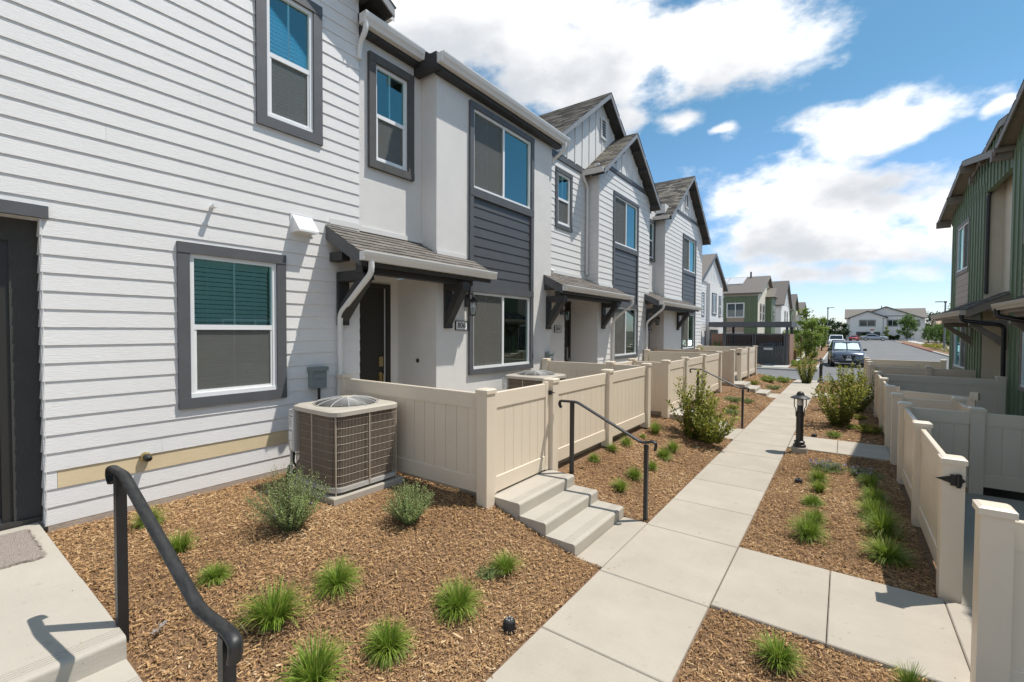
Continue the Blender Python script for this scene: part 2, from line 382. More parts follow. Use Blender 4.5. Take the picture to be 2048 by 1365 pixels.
# ------------------------------------------------------------------ ground and paving
def sstep(t): t = min(1, max(0, t)); return t*t*(3-2*t)
def drop(y): return -.35*sstep((y-21)/11)
def gz(x, y):
    if x < -1.72 and y < 22.5: return .33*sstep((-1.72-x)/1.62)*(1-.22*(1-sstep((y-.75)/.7))*sstep((x+3.7)/.6))+drop(y)
    return -.02+drop(y)
def sheet(name, x0, x1, y0, y1, dz, m, nx=1, ny=None, fn=None, label=None, parent=None):
    mb = MB(); ny = ny or max(1, int((y1-y0)/1.5)); vs = []
    for j in range(ny+1):
        for i in range(nx+1):
            x = x0+(x1-x0)*i/nx; y = y0+(y1-y0)*j/ny
            vs.append((x, y, (fn(x, y) if fn else drop(y))+dz))
    fs = [(j*(nx+1)+i, j*(nx+1)+i+1, (j+1)*(nx+1)+i+1, (j+1)*(nx+1)+i) for j in range(ny) for i in range(nx)]
    mb.add(vs, fs); o = mb.mesh(name, m, ORG.get(parent, (0, 0, 0)), smooth=True, fix=False)
    ob = put(name, o, parent, inherit=True)
    if parent is None: ob['kind'] = 'structure'
    if label: ob['label'] = label
    return ob
def gy(y): return drop(y)
mb = MB(); ys = [-700, -30, 20, 22, 23.5, 25, 26.5, 28, 29.5, 31, 33, 60, 200, 1500]
for a, b in zip(ys[:-1], ys[1:]):
    mb.add([(-900, a, drop(a)-.42), (900, a, drop(a)-.42), (900, b, drop(b)-.42), (-900, b, drop(b)-.42)], [(0, 1, 2, 3)])
struct('ground', mb, 'earth', 'bare brown ground stretching out to the horizon')
bed = MB()
for (a, b, c, d, nx, ny) in ((-5.75, -3.1, .757, 24.6, 14, 120), (-3.1, -1.715, .757, 3.738, 14, 24), (-3.1, -1.715, 4.902, 9.718, 14, 20), (-3.1, -1.715, 10.882, 16.678, 14, 20), (-3.1, -1.715, 17.842, 24.6, 14, 24)):
    vs = [(a+(b-a)*i/nx, c+(d-c)*j/ny, gz(a+(b-a)*i/nx, c+(d-c)*j/ny)-.012) for j in range(ny+1) for i in range(nx+1)]
    bed.add(vs, [(j*(nx+1)+i, j*(nx+1)+i+1, (j+1)*(nx+1)+i+1, (j+1)*(nx+1)+i) for j in range(ny) for i in range(nx)])
o = put('mulch_bed', bed.mesh('mulch_bed', 'mulch_base', smooth=True, fix=False), None, inherit=True); o['kind'] = 'structure'; o['label'] = 'brown bark mulch bed banked up to the white houses'
sheet('mulch_bed', -.81, .76, -1, 24.6, -.012, 'mulch_base', 4, 60, gz, 'flat brown bark mulch bed between the path and the right fences')
alley = sheet('alley', -60, 40, 24.6, 33.6, .0, 'asphalt', 1, 14, label='grey asphalt alley crossing the end of the path')
road = sheet('road', -1.3, 11, 33.6, 230, .0, 'asphalt', 1, 60, label='wide grey asphalt road leading away past the parked cars')
sheet('cross_street', -70, 90, 163, 173, .004, 'asphalt', 1, 2, label='asphalt street in front of the far white block')
mb = MB()
for a, b, x0 in ((-60, -1.75, 0), (11, 40, 0)): mb.box(a, 33.4, -.36, b, 33.75, -.24)
struct('kerb', mb, 'sidewalk', 'pale concrete kerb along the far side of the alley')
def curbx(y): return 8.4+.025*(y-62)
mb = MB(); rb = MB()
for y in range(40, 160, 5):
    t = rb if 72 <= y < 127 else mb
    t.hexa([(curbx(y), y, -.5), (curbx(y)+.25, y, -.5), (curbx(y+5)+.25, y+5, -.5), (curbx(y+5), y+5, -.5), (curbx(y), y, -.2), (curbx(y)+.25, y, -.2), (curbx(y+5)+.25, y+5, -.2), (curbx(y+5), y+5, -.2)])
struct('kerb', mb, 'sidewalk', 'pale kerb on the right side of the road'); struct('kerb', rb, 'red_paint', 'red painted kerb on the right side of the road')
mb = MB()
for a, b in ((38, 160),):
    mb.add([(curbx(a)+.25, a, -.22), (curbx(a)+2.2, a, -.22), (curbx(b)+2.2, b, -.22), (curbx(b)+.25, b, -.22)], [(0, 1, 2, 3)])
struct('planting_strip', mb, 'mulch_base', 'mulched planting strip behind the red kerb')
mb = MB()
for a in range(38, 160, 3):
    b = a+2.96; mb.hexa([(curbx(a)+2.2, a, -.5), (curbx(a)+4, a, -.5), (curbx(b)+4, b, -.5), (curbx(b)+2.2, b, -.5), (curbx(a)+2.2, a, -.2), (curbx(a)+4, a, -.2), (curbx(b)+4, b, -.2), (curbx(b)+2.2, b, -.2)])
struct('sidewalk', mb, 'sidewalk', 'pale concrete pavement on the right of the road')
mb = MB()
for a in range(34, 120, 3): mb.box(-4.4, a, -.5, -2.9, a+2.97, -.215)
struct('sidewalk', mb, 'sidewalk', 'pale concrete pavement leading past the green house')
mb = MB(); mb.box(-2.88, 34, -.5, -1.45, 36.4, -.225); mb.box(-2.9, 36.4, -.5, -1.45, 130, -.24)
struct('planting_strip', mb, 'mulch_base', 'mulched island with young trees beside the parked cars')
mb = MB(); mb.box(-1.45, 34.2, -.5, -1.3, 130, -.2); struct('kerb', mb, 'sidewalk', 'pale kerb beside the parked cars')
mb = MB(); mb.box(-12, 33.75, -.5, -2.9, 36.3, -.33); struct('apron', mb, 'sidewalk', 'pale concrete apron in front of the bin enclosure')

path = thing('path', None, None); path['kind'] = 'structure'; path['label'] = 'pale concrete path of sawn slabs running between the beds'
js = [-1.6, -.6, .3, 1.2, 1.95, 2.72, 3.68, 4.87, 5.82, 6.80, 7.72, 8.68, 9.64, 10.86, 11.8, 12.75, 13.7, 14.65, 15.6, 16.6, 17.9, 18.85, 19.8, 20.75, 21.7, 22.7, 23.7, 24.6]
for a, b in zip(js[:-1], js[1:]):
    mb = MB(); x0, x1 = -1.712, -.805; za, zb = drop(a), drop(b); c = .007; g = .0035
    t = [(x0, a+g, za), (x1, a+g, za), (x1, b-g, zb), (x0, b-g, zb)]
    lo = [(x, y, z-.12) for x, y, z in t]; hi = [(x, y, z-c) for x, y, z in t]
    top = [(x0+c, a+g+c, za), (x1-c, a+g+c, za), (x1-c, b-g-c, zb), (x0+c, b-g-c, zb)]
    mb.add(lo+hi+top, [(0, 3, 2, 1)]+[(i, (i+1) % 4, 4+(i+1) % 4, 4+i) for i in range(4)]+[(4+i, 4+(i+1) % 4, 8+(i+1) % 4, 8+i) for i in range(4)]+[(8, 9, 10, 11)])
    mb.build('slab', 'concrete', path)
def side_walk(y0, y1, cuts, label):
    w = thing('walkway', None, None); w['kind'] = 'structure'; w['label'] = label
    for a, b in zip(cuts[:-1], cuts[1:]):
        MB().chamber(a+.003, y0, -.12, b-.003, y1, 0, .007).build('slab', 'concrete', w)
side_walk(3.73, 4.90, [-.799, -.06, .68, 1.6, 2.6], 'short pale concrete walkway nearest to the camera leading to the right patio')
side_walk(9.73, 10.90, [-.799, -.06, .68, 1.6, 2.6], 'short pale concrete walkway just behind the near lamp bollard')
side_walk(17.93, 19.1, [-.799, -.06, .68, 1.6], 'short pale concrete walkway at the farthest right gate')
# patios behind the fences
for k, (x0, x1, y0, y1, z, lab) in enumerate([(-5.6, -3.1, 3.72, 8.4, .39, 'pale concrete patio behind the first left fence'), (-5.6, -3.1, 9.7, 14.5, .39, 'pale concrete patio behind the second left fence'), (-5.6, -3.1, 16.7, 21.3, .39, 'pale concrete patio behind the third left fence'),
                                 (.78, 3.3, -1, 3.72, -.005, 'shaded concrete patio at the right edge'), (.78, 3.3, 4.91, 8.4, -.005, 'shaded concrete patio behind the near right fence'), (.78, 3.3, 10.91, 14.7, -.005, 'shaded concrete patio behind the middle right fence'), (.78, 3.3, 19.11, 22.2, -.005, 'shaded concrete patio behind the far right fence')]):
    mb = MB(); mb.box(x0, y0, z-.3 if z > 0 else z-.1, x1, y1, z); struct('patio', mb, 'concrete_patio', lab)

# ------------------------------------------------------------------ concrete steps
def step_profile(nose, back, top, base):
    """side outline of one tread in X and Z, with a rounded nose and four safety grooves; the nose points to +X"""
    r = .022; p = [(back, base), (nose, base)]
    for k in range(5):
        a = k/4*math.pi/2; p.append((nose-r+r*math.cos(a), top-r+r*math.sin(a)))
    for g in range(4):
        x = nose-.055-g*.022; p += [(x, top), (x-.002, top-.006), (x-.006, top-.006), (x-.008, top)]
    p.append((back, top)); return p
def steps_806(y0, label, group):
    t = thing('concrete_steps', label, 'steps', (-2.4, y0+.58, 0), group)
    for nose, back, top, base in ((-1.99, -2.33, .118, -.12), (-2.31, -2.64, .236, -.12), (-2.62, -3.12, .358, -.05)):
        pr = step_profile(nose, back, top, base); mb = MB()
        mb.prism([(x, y0, z) for x, z in pr], [(x, y0+1.16, z) for x, z in pr]); mb.build('tread', 'concrete_step', t)
    MB().chamber(-1.988, y0, -.1, -1.716, y0+1.16, .002, .006).build('landing_pad', 'concrete', t)
    return t
st = steps_806(3.74, 'nearest pale concrete steps climbing from the path to the first left gate', 'concrete steps to the left patios')
dup(st, (-2.4, 9.72+.58, 0), label='pale concrete steps half hidden behind the large glossy shrub')
dup(st, (-2.4, 16.68+.58, -.01), label='farthest pale concrete steps at the open left gate')
t = thing('entry_landing', 'pale concrete landing with steps and a fuzzy mat at bottom left', 'landing', (-4.5, -.8, 0))
mb = MB(); pr = step_profile(-3.2, -4.195, .40, -.05); mb.prism([(x, -2.6, z) for x, z in pr], [(x, .755, z) for x, z in pr]); mb.build('tread', 'concrete_step', t)
MB().chamber(-5.72, -2.6, -.05, -4.204, .755, .40, .006).build('slab', 'concrete_step', t)
for nose, back, top in ((-2.86, -3.21, .275), (-2.52, -2.87, .145)):
    mb = MB(); pr = step_profile(nose, back, top, -.12); mb.prism([(x, -2.6, z) for x, z in pr], [(x, .753, z) for x, z in pr]); mb.build('tread', 'concrete_step', t)
MB().chamber(-2.518, -2.6, -.1, -1.716, .752, .002, .006).build('landing_pad', 'concrete', t)
# mat
t = thing('door_mat', 'fuzzy beige grey doormat with a frayed edge on the landing', 'mat', (-5.2, 0, .4))
mb = MB(); n = 26; e = [( -4.80+.012*math.sin(i*2.3)+.01*math.sin(i*5.1), -.9+1.56*i/n) for i in range(n+1)]
top = [(x, y, .418) for x, y in e]+[(-4.95-.02*i+.02*math.sin(i*3), .665+.012*math.sin(i*4.1), .418) for i in range(1, 30)]+[(-5.55, -.9, .418)]
mb.prism([(x, y, .402) for x, y, z in top], top); mb.build('pile', 'rug', t)
mb = MB()
for i in range(900):
    k = random.random()
    if k < .5: x = random.uniform(-5.5, -4.8); y = random.uniform(-.3, .66)
    elif k < .8: x = -4.80+random.gauss(0, .008); y = random.uniform(-.8, .66)
    else: x = random.uniform(-5.5, -4.8); y = .668+random.gauss(0, .006)
    a = random.uniform(0, 6.28); l = random.uniform(.008, .02); w = .003
    dx, dy = math.cos(a), math.sin(a)
    mb.add([(x-dy*w, y+dx*w, .416), (x+dy*w, y-dx*w, .416), (x+dx*l, y+dy*l, .416+random.uniform(.002, .014))], [(0, 1, 2)])
o = mb.build('fringe', 'rug', t, fix=False); o['kind'] = 'stuff'

# ------------------------------------------------------------------ wall building blocks
def cut(a, b, holes):
    """the interval a-b less the intervals in holes"""
    out = [(a, b)]
    for h0, h1 in holes:
        nx = []
        for p, q in out:
            if h1 <= p or h0 >= q: nx.append((p, q)); continue
            if h0 > p: nx.append((p, h0))
            if h1 < q: nx.append((h1, q))
        out = nx
    return [(p, q) for p, q in out if q-p > .012]
def wall_holes(mb, F, u0, u1, z0, z1, n0, n1, holes, m=0):
    us = sorted({u0, u1, *[h[0] for h in holes if u0 < h[0] < u1], *[h[1] for h in holes if u0 < h[1] < u1]})
    for a, b in zip(us[:-1], us[1:]):
        mid = (a+b)/2
        for p, q in cut(z0, z1, [(h[2], h[3]) for h in holes if h[0] < mid < h[1]]): F.box(mb, a, b, p, q, n0, n1, m)
def lap(parent, F, u0, u1, z0, z1, holes=(), e=.1585, m='white_siding', joints=True, lim=None, special=None, name='board', joined=False):
    """horizontal lapped boards, each one its own piece"""
    z = z0; row = 0; allb = MB()
    while z < z1-.02:
        zb = min(z+e, z1); a0, b0 = u0, u1
        if lim: a0, b0 = lim((z+zb)/2, u0, u1)
        zs = sorted({z, zb, *[h[2] for h in holes if z < h[2] < zb], *[h[3] for h in holes if z < h[3] < zb]})
        for za, zc in zip(zs[:-1], zs[1:]):
            if zc-za < .01: continue
            mid = (za+zc)/2; ivs = cut(a0, b0, [(h[0], h[1]) for h in holes if h[2] < mid < h[3]])
            for p, q in ivs:
                segs = [(p, q)]
                if joints and q-p > 2.4 and random.random() < .35:
                    c = random.uniform(p+.7, q-.7); segs = [(p, c-.0006), (c+.0006, q)]
                for s0, s1 in segs:
                    if s1-s0 < .01: continue
                    mm = m
                    if special and special[0] == row:
                        pass
                    f = (za-z)/e; g = (zc-z)/e
                    nb = .015-.011*f; nt = .015-.011*g
                    mb = allb if joined else MB()
                    mb.hexa([F.p(s0, za, 0), F.p(s1, za, 0), F.p(s1, za, nb), F.p(s0, za, nb), F.p(s0, zc+.0, 0), F.p(s1, zc, 0), F.p(s1, zc, nt), F.p(s0, zc, nt)])
                    if not joined: mb.build(name, mm, parent)
        z += e; row += 1
    if joined:
        o = allb.build('siding', m, parent); return o
def window(parent, F, u0, u1, z0, z1, kind, trim=.1, tm='slate_trim', td=.03, blind=True, tint='pane_glass', wm='white_vinyl', sash=None, detail=True, screen=True, trims=(1, 1, 1, 1), gridh=True, shut=1.):
    """u0..z1 is the outside of the vinyl frame. window > frame, pane, insect_screen, blind, grid, room"""
    mb = MB(); l, r, b, t = trims
    if trim:
        a, c = u0-trim*l, u1+trim*r
        if t: F.box(mb, a, c, z1, z1+trim, -.01, td+.006)
        if b: F.box(mb, a, c, z0-trim, z0, -.01, td+.006)
        if l: F.box(mb, a, u0, z0, z1, -.01, td)
        if r: F.box(mb, u1, c, z0, z1, -.01, td)
    else: F.box(mb, u0-.01, u1+.01, z0-.02, z0, -.01, .01)
    win = mb.build('window', tm, parent)
    fw = .045; mb = MB()
    F.box(mb, u0, u1, z1-fw, z1, -.05, .012); F.box(mb, u0, u1, z0, z0+fw, -.05, .02)
    F.box(mb, u0, u0+fw, z0+fw, z1-fw, -.05, .012); F.box(mb, u1-fw, u1, z0+fw, z1-fw, -.05, .012)
    iu0, iu1, iz0, iz1 = u0+fw, u1-fw, z0+fw, z1-fw
    gr = MB(); panes = []; scr = None
    if kind == 'hung':
        zm = sash if sash else (iz0+iz1)/2
        F.box(mb, iu0, iu1, zm-.025, zm+.03, -.04, .008)
        F.box(mb, iu0, iu0+.022, iz0, zm-.025, -.03, .002); F.box(mb, iu1-.022, iu1, iz0, zm-.025, -.03, .002); F.box(mb, iu0+.022, iu1-.022, iz0, iz0+.03, -.03, .002)
        panes = [(iu0, iu1, zm+.03, iz1, -.024), (iu0+.022, iu1-.022, iz0+.03, zm-.025, -.034)]
        scr = (iu0+.008, iu1-.008, iz0+.008, zm-.026, -.012)
        um = (iu0+iu1)/2; F.box(gr, um-.009, um+.009, zm+.03, iz1, -.034, -.026); F.box(gr, um-.009, um+.009, iz0+.03, zm-.025, -.044, -.036)
    elif kind == 'slide':
        um = (iu0+iu1)/2
        F.box(mb, um-.025, um+.025, iz0, iz1, -.04, .008)
        panes = [(iu0, um-.025, iz0, iz1, -.034), (um+.025, iu1, iz0, iz1, -.024)]
        scr = (iu0+.008, um-.02, iz0+.008, iz1-.008, -.012)
        zc = iz0+(iz1-iz0)*.48
        for p, q in ((iu0, um-.025), (um+.025, iu1)):
            F.box(gr, (p+q)/2-.008, (p+q)/2+.008, iz0, iz1, -.045, -.037)
            if gridh: F.box(gr, p, (p+q)/2-.008, zc-.008, zc+.008, -.045, -.037); F.box(gr, (p+q)/2+.008, q, zc-.008, zc+.008, -.045, -.037)
    else: panes = [(iu0, iu1, iz0, iz1, -.03)]
    mb.build('frame', wm, win)
    for a, c, p, q, n in panes:
        pm = MB(); F.box(pm, a, c, p, q, n-.004, n); pm.build('pane', tint, win)
    if gr.v: gr.build('grid_bar', 'lead_grid', win)
    if scr and screen:
        a, c, p, q, n = scr; sm = MB(); F.box(sm, a, c, p, q, n-.002, n); sm.build('insect_screen', 'insect_screen', win)
    if blind:
        bm = MB(); z = iz1-.02; k = 0; tilt = .030
        low = iz1-(iz1-iz0)*shut
        F.box(bm, iu0+.01, iu1-.01, iz1-.05, iz1, -.13, -.075)
        z = iz1-.055
        if kind == 'slide': pass
        while z > low+.02 and detail:
            bm.hexa([F.p(iu0+.012, z-.022, -.092), F.p(iu1-.012, z-.022, -.092), F.p(iu1-.012, z+.019, -.110), F.p(iu0+.012, z+.019, -.110),
                     F.p(iu0+.012, z-.018, -.088), F.p(iu1-.012, z-.018, -.088), F.p(iu1-.012, z+.022, -.106), F.p(iu0+.012, z+.022, -.106)])
            z -= .050
        if not detail: F.box(bm, iu0+.01, iu1-.01, low, iz1-.05, -.11, -.10)
        for c in (.2, .8):
            uu = iu0+(iu1-iu0)*c; F.box(bm, uu-.003, uu+.003, max(low, z), iz1-.05, -.086, -.084)
        bm.build('blind', 'blind', win)
    rm = MB(); F.box(rm, u0, u1, z0, z1, -.42, -.40); F.box(rm, u0, u0+.02, z0, z1, -.40, -.14); F.box(rm, u1-.02, u1, z0, z1, -.40, -.14); F.box(rm, u0, u1, z0, z0+.02, -.40, -.14); F.box(rm, u0, u1, z1-.02, z1, -.40, -.14)
    rm.build('room', 'room', win)
    return win
def gutter(parent, F, u0, u1, zt, n, m='white_metal', name='gutter', s=1):
    pr = [(0, 0), (.0, -.115), (.07, -.115), (.085, -.08), (.105, -.055), (.118, -.015), (.118, 0), (.108, 0), (.10, -.05), (.07, -.10), (.01, -.10), (.01, 0)]
    mb = MB(); mb.prism([F.p(u0, zt+z*s, n+a*s) for a, z in pr], [F.p(u1, zt+z*s, n+a*s) for a, z in pr])
    F.box(mb, u0-.003, u0+.002, zt-.115*s, zt-.005, n+.002, n+.10*s); F.box(mb, u1-.002, u1+.003, zt-.115*s, zt-.005, n+.002, n+.10*s)
    return mb.build(name, m, parent)
def downspout(parent, pts, m='white_metal', r=.036):
    P_ = [Vector(p) for p in pts]; out = [P_[0]]
    for i in range(1, len(P_)-1):                        # elbows
        a, b, c = P_[i-1], P_[i], P_[i+1]; d = min(.10, (b-a).length*.45, (c-b).length*.45)
        p, q = b-(b-a).normalized()*d, b+(c-b).normalized()*d
        for k in range(7):
            t = k/6; out.append(p*(1-t)**2+b*2*t*(1-t)+q*t*t)
    out.append(P_[-1]); mb = MB(); mb.tube(out, [r*(1.06 if (0 < i < len(out)-1 and i % 2) else 1) for i in range(len(out))], 10)
    return mb.build('downspout', m, parent, smooth=True)
SH = {}
def shingle_mesh(m):
    if m not in SH:
        mb = MB(); mb.box(-.148, -.0, 0, .148, .15, .009); SH[m] = mb.mesh('shingle', m)
    return SH[m]
def shingles(parent, P0, A, B, wid, length, m='shingle', expo=.125, individual=True, tabw=.30, fieldm='shingle_field', name='shingle', clip=None):
    """courses of tabs; P0 lower corner, A along the eave, B up the slope"""
    A = Vector(A).normalized(); B = Vector(B).normalized(); Nn = A.cross(B)
    if Nn.z < 0: Nn = -Nn
    rows = int(math.ceil(length/expo)); verts = []; faces = []; tones = []
    for r in range(rows):
        s0 = r*expo; off = (r*.137) % tabw; x = -off
        while x < wid-.01:
            a = max(0, x); b = min(wid, x+tabw)
            if b-a > .03 and (clip is None or clip((a+b)/2, s0)):
                h = .006+random.random()*.004; lift = .010; j = random.uniform(-.008, .006)
                c0 = P0+A*(a+.003)+B*(s0+j); c1 = P0+A*(b-.003)+B*(s0+j); ln = min(expo+.05, length-s0)
                c2 = c1+B*ln; c3 = c0+B*ln
                q = [c0+Nn*(.0), c1+Nn*(.0), c2, c3, c0+Nn*(lift+h), c1+Nn*(lift+h), c2+Nn*h*.5, c3+Nn*h*.5]
                if individual:
                    MB().hexa(q).build(name, m, parent)
                else:
                    bb = len(verts); verts += [tuple(v) for v in q]; tv = random.random()
                    for f in ((4, 5, 6, 7), (0, 1, 5, 4), (1, 2, 6, 5), (3, 0, 4, 7)): faces.append(tuple(bb+i for i in f)); tones.append(tv)
            x += tabw
    if not individual:
        g = ORG.get(parent, (0, 0, 0)); me = bpy.data.meshes.new('shingles')
        me.from_pydata([(v[0]-g[0], v[1]-g[1], v[2]-g[2]) for v in verts], [], faces); me.materials.append(M[fieldm])
        at = me.attributes.new('tone', 'FLOAT', 'FACE'); at.data.foreach_set('value', tones)
        bm = bmesh.new(); bm.from_mesh(me); bmesh.ops.recalc_face_normals(bm, faces=bm.faces); bm.to_mesh(me); bm.free()
        o = put('shingles', me, parent, inherit=True); o['kind'] = 'stuff'; return o
def gable_roof(parent, F, uc, half, zpk, slope, n0, n1, fm='grey_fascia', drip=.0, courses=True, soffit='dark_timber', th=.11, fascia=.15, fieldm='shingle_field', halfb=None, lookout=True, white_edge=True):
    """two slopes with the ridge running along n from n0 (back) to n1 (front rake)"""
    root = None
    for sg, hf in ((-1, half), (1, halfb or half)):
        k = math.sqrt(1+slope*slope); mb = MB()
        e = (uc+sg*hf, zpk-hf*slope)
        mb.hexa([F.p(e[0], e[1]-th, n0), F.p(uc, zpk-th, n0), F.p(uc, zpk-th, n1-.025), F.p(e[0], e[1]-th, n1-.025),
                 F.p(e[0], e[1], n0), F.p(uc, zpk, n0), F.p(uc, zpk, n1-.025), F.p(e[0], e[1], n1-.025)])
        rf = mb.build('roof', soffit, parent); root = root or rf
        fb = MB(); d = fascia; ext = .02
        fb.hexa([F.p(e[0], e[1]-d+.012, n1-.022), F.p(uc, zpk-d+.012, n1-.022), F.p(uc, zpk-d+.012, n1), F.p(e[0], e[1]-d+.012, n1),
                 F.p(e[0], e[1]+.012, n1-.022), F.p(uc, zpk+.012, n1-.022), F.p(uc, zpk+.012, n1), F.p(e[0], e[1]+.012, n1)])
        fb.build('rake_board', fm, rf)
        if lookout:
            lb = MB(); m_ = 4
            for i in range(m_):
                t = (i+.6)/m_; uu = uc+sg*hf*t; zz = zpk-hf*t*slope-th-.004
                lb.hexa([F.p(uu-.04, zz-.09+sg*.04*slope, n1-.45), F.p(uu+.04, zz-.09-sg*.04*slope, n1-.45), F.p(uu+.04, zz-.09-sg*.04*slope, n1-.03), F.p(uu-.04, zz-.09+sg*.04*slope, n1-.03),
                         F.p(uu-.04, zz+sg*.04*slope, n1-.45), F.p(uu+.04, zz-sg*.04*slope, n1-.45), F.p(uu+.04, zz-sg*.04*slope, n1-.03), F.p(uu-.04, zz+sg*.04*slope, n1-.03)])
            lb.build('lookout', soffit, rf)['kind'] = 'stuff'
        if courses:
            A = F.N*(-1); B = F.p(uc, zpk)-F.p(e[0], e[1])
            P0 = F.p(e[0], e[1]+.004, n1+.012)-(B.normalized()*.02)
            shingles(rf, P0, A, B, (n1-n0)+.0, hf*k+.02, individual=False, fieldm=fieldm, expo=.14)
    # ridge cap
    return root
def tri_bb(parent, F, uc, half, zpk, slope, zb, n, m='white_siding', sp=.40, pm=None, w=.045, depth=.02):
    """board and batten in the triangle of a gable"""
    h = (zpk-zb)/slope
    pb = MB(); F.poly(pb, [(uc-h, zb), (uc+h, zb), (uc, zpk)], n-.12, n); pb.build('gable_wall', pm or m, parent)
    u = uc-h+sp*.6
    while u < uc+h-.1:
        zt = zpk-abs(u-uc)*slope
        if zt-zb > .08:
            b = MB(); za = zpk-abs(u-w/2-uc)*slope; zc = zpk-abs(u+w/2-uc)*slope
            b.hexa([F.p(u-w/2, zb, n), F.p(u+w/2, zb, n), F.p(u+w/2, zb, n+depth), F.p(u-w/2, zb, n+depth), F.p(u-w/2, za, n), F.p(u+w/2, zc, n), F.p(u+w/2, zc, n+depth), F.p(u-w/2, za, n+depth)])
            b.build('batten', m, parent)
        u += sp
def battens(parent, F, u0, u1, z0, z1, holes, n, m, sp=.30, w=.05, depth=.022):
    u = u0+w/2+.002
    while u < u1-w/2+.001:
        for p, q in cut(z0, z1, [(h[2], h[3]) for h in holes if h[0]-.03 < u < h[1]+.03]):
            b = MB(); F.box(b, u-w/2, u+w/2, p, q, n, n+depth); b.build('batten', m, parent)
        u += sp
def louver(parent, F, u0, u1, z0, z1, n, m='white_vinyl'):
    mb = MB(); F.box(mb, u0, u0+.04, z0, z1, n, n+.035); F.box(mb, u1-.04, u1, z0, z1, n, n+.035); F.box(mb, u0+.04, u1-.04, z1-.04, z1, n, n+.035); F.box(mb, u0+.04, u1-.04, z0, z0+.04, n, n+.035)
    v = mb.build('gable_vent', m, parent)
    d = MB(); F.box(d, u0+.04, u1-.04, z0+.04, z1-.04, n+.001, n+.003); d.build('opening', 'room', v)
    z = z0+.06; s = MB()
    while z < z1-.07:
        s.hexa([F.p(u0+.04, z, n+.03), F.p(u1-.04, z, n+.03), F.p(u1-.04, z+.035, n+.006), F.p(u0+.04, z+.035, n+.006), F.p(u0+.04, z+.006, n+.03), F.p(u1-.04, z+.006, n+.03), F.p(u1-.04, z+.041, n+.006), F.p(u0+.04, z+.041, n+.006)])
        z += .075
    s.build('slat', m, v)
def bracket(parent, F, u, n, zt, drop_, reach, m='dark_timber', w=.165):
    """timber knee brace against the wall"""
    mb = MB(); F.box(mb, u, u+w, zt-drop_, zt-.002, n, n+.05)
    F.box(mb, u+.002, u+w-.002, zt-.13, zt, n+.05, n+reach)
    b = .165
    mb.prism([F.p(u+.01, zt-drop_+.06, n+.05), F.p(u+.01, zt-drop_+.06+b*1.3, n+.05), F.p(u+.01, zt-.132, n+reach-b*.4-.12), F.p(u+.01, zt-.132, n+reach-.03)],
             [F.p(u+w-.01, zt-drop_+.06, n+.05), F.p(u+w-.01, zt-drop_+.06+b*1.3, n+.05), F.p(u+w-.01, zt-.132, n+reach-b*.4-.12), F.p(u+w-.01, zt-.132, n+reach-.03)])
    return mb.build('bracket', m, parent)
def porch(parent, F, u0, u1, n_wall, n_out, z_out, slope, timber='dark_timber', gm='white_metal', edge='slate_trim', individual=True, sm='shingle', fieldm='shingle_brown', gut=True, brackets=(), step=None, under='dark_timber'):
    """lean-to roof over a door: porch_roof > shingle, rafter_board, beam, flashing; gutter; brackets"""
    zw = z_out+(n_out-n_wall)*slope; mb = MB(); th = .045
    mb.hexa([F.p(u0+.03, z_out-th, n_out), F.p(u1-.03, z_out-th, n_out), F.p(u1-.03, zw-th, n_wall), F.p(u0+.03, zw-th, n_wall), F.p(u0+.03, z_out, n_out), F.p(u1-.03, z_out, n_out), F.p(u1-.03, zw, n_wall), F.p(u0+.03, zw, n_wall)])
    rf = mb.build('porch_roof', under, parent)
    for a, b in ((u0, u0+.03), (u1-.03, u1)):
        f = MB(); f.hexa([F.p(a, z_out-.17, n_out), F.p(b, z_out-.17, n_out), F.p(b, zw-.17, n_wall), F.p(a, zw-.17, n_wall), F.p(a, z_out+.012, n_out), F.p(b, z_out+.012, n_out), F.p(b, zw+.012, n_wall), F.p(a, zw+.012, n_wall)])
        f.build('barge_board', edge, rf)
    f = MB(); F.box(f, u0+.03, u1-.03, z_out-.17, z_out-.046, n_out-.03, n_out); f.build('fascia', timber, rf)
    A = F.U; Bv = F.p(0, zw, n_wall)-F.p(0, z_out, n_out)
    P0 = F.p(u0-.01, z_out+.004, n_out)-Bv.normalized()*.015
    shingles(rf, P0, A, Bv, u1-u0+.02, Bv.length, m=sm, individual=individual, fieldm=fieldm)
    if gut: gutter(rf, F, u0+.0, u1+.02, z_out+.005, n_out+.002, gm)
    # carrying beam behind the gutter, resting on the brackets
    f = MB(); F.box(f, u0+.12, u1-.35, z_out-.24, z_out-.10, n_out-.25, n_out-.11); f.build('beam', timber, rf)
    return rf

# ------------------------------------------------------------------ the white row on the left
def FX(x): return Fr((x, 0, 0), (0, 1, 0), (1, 0, 0))
# ---- nearest house, white lapped boards
h = thing('townhouse', 'nearest white lap-sided townhouse at the left edge with grey-trimmed windows', 'house', (-5.7, 2.2, .3))
F = FX(-5.617)
W1 = (1.886, 2.80, 1.378, 2.912); W2 = (2.70, 3.29, 4.645, 6.19)
wh = [(W1[0]-.02, W1[1]+.02, W1[2]-.02, W1[3]+.02), (W2[0]-.02, W2[1]+.02, W2[2]-.02, W2[3]+.02)]
mb = MB(); wall_holes(mb, F, .80, 3.96, .38, 6.60, -.14, 0, wh); wall_holes(mb, F, -3.5, .80, 3.10, 6.60, -.14, 0, [])
F.poly(mb, [(-2.75, 6.60), (3.96, 6.60), (3.96, 6.82), (.75, 8.75), (-2.75, 6.65)], -.14, 0)
mb.build('wall', 'white_siding', h)
def limN(z, a, b): return (max(a, .75-(8.75-z)/.6), min(b, .75+(8.85-z)/.6)) if z > 6.75 else (a, b)
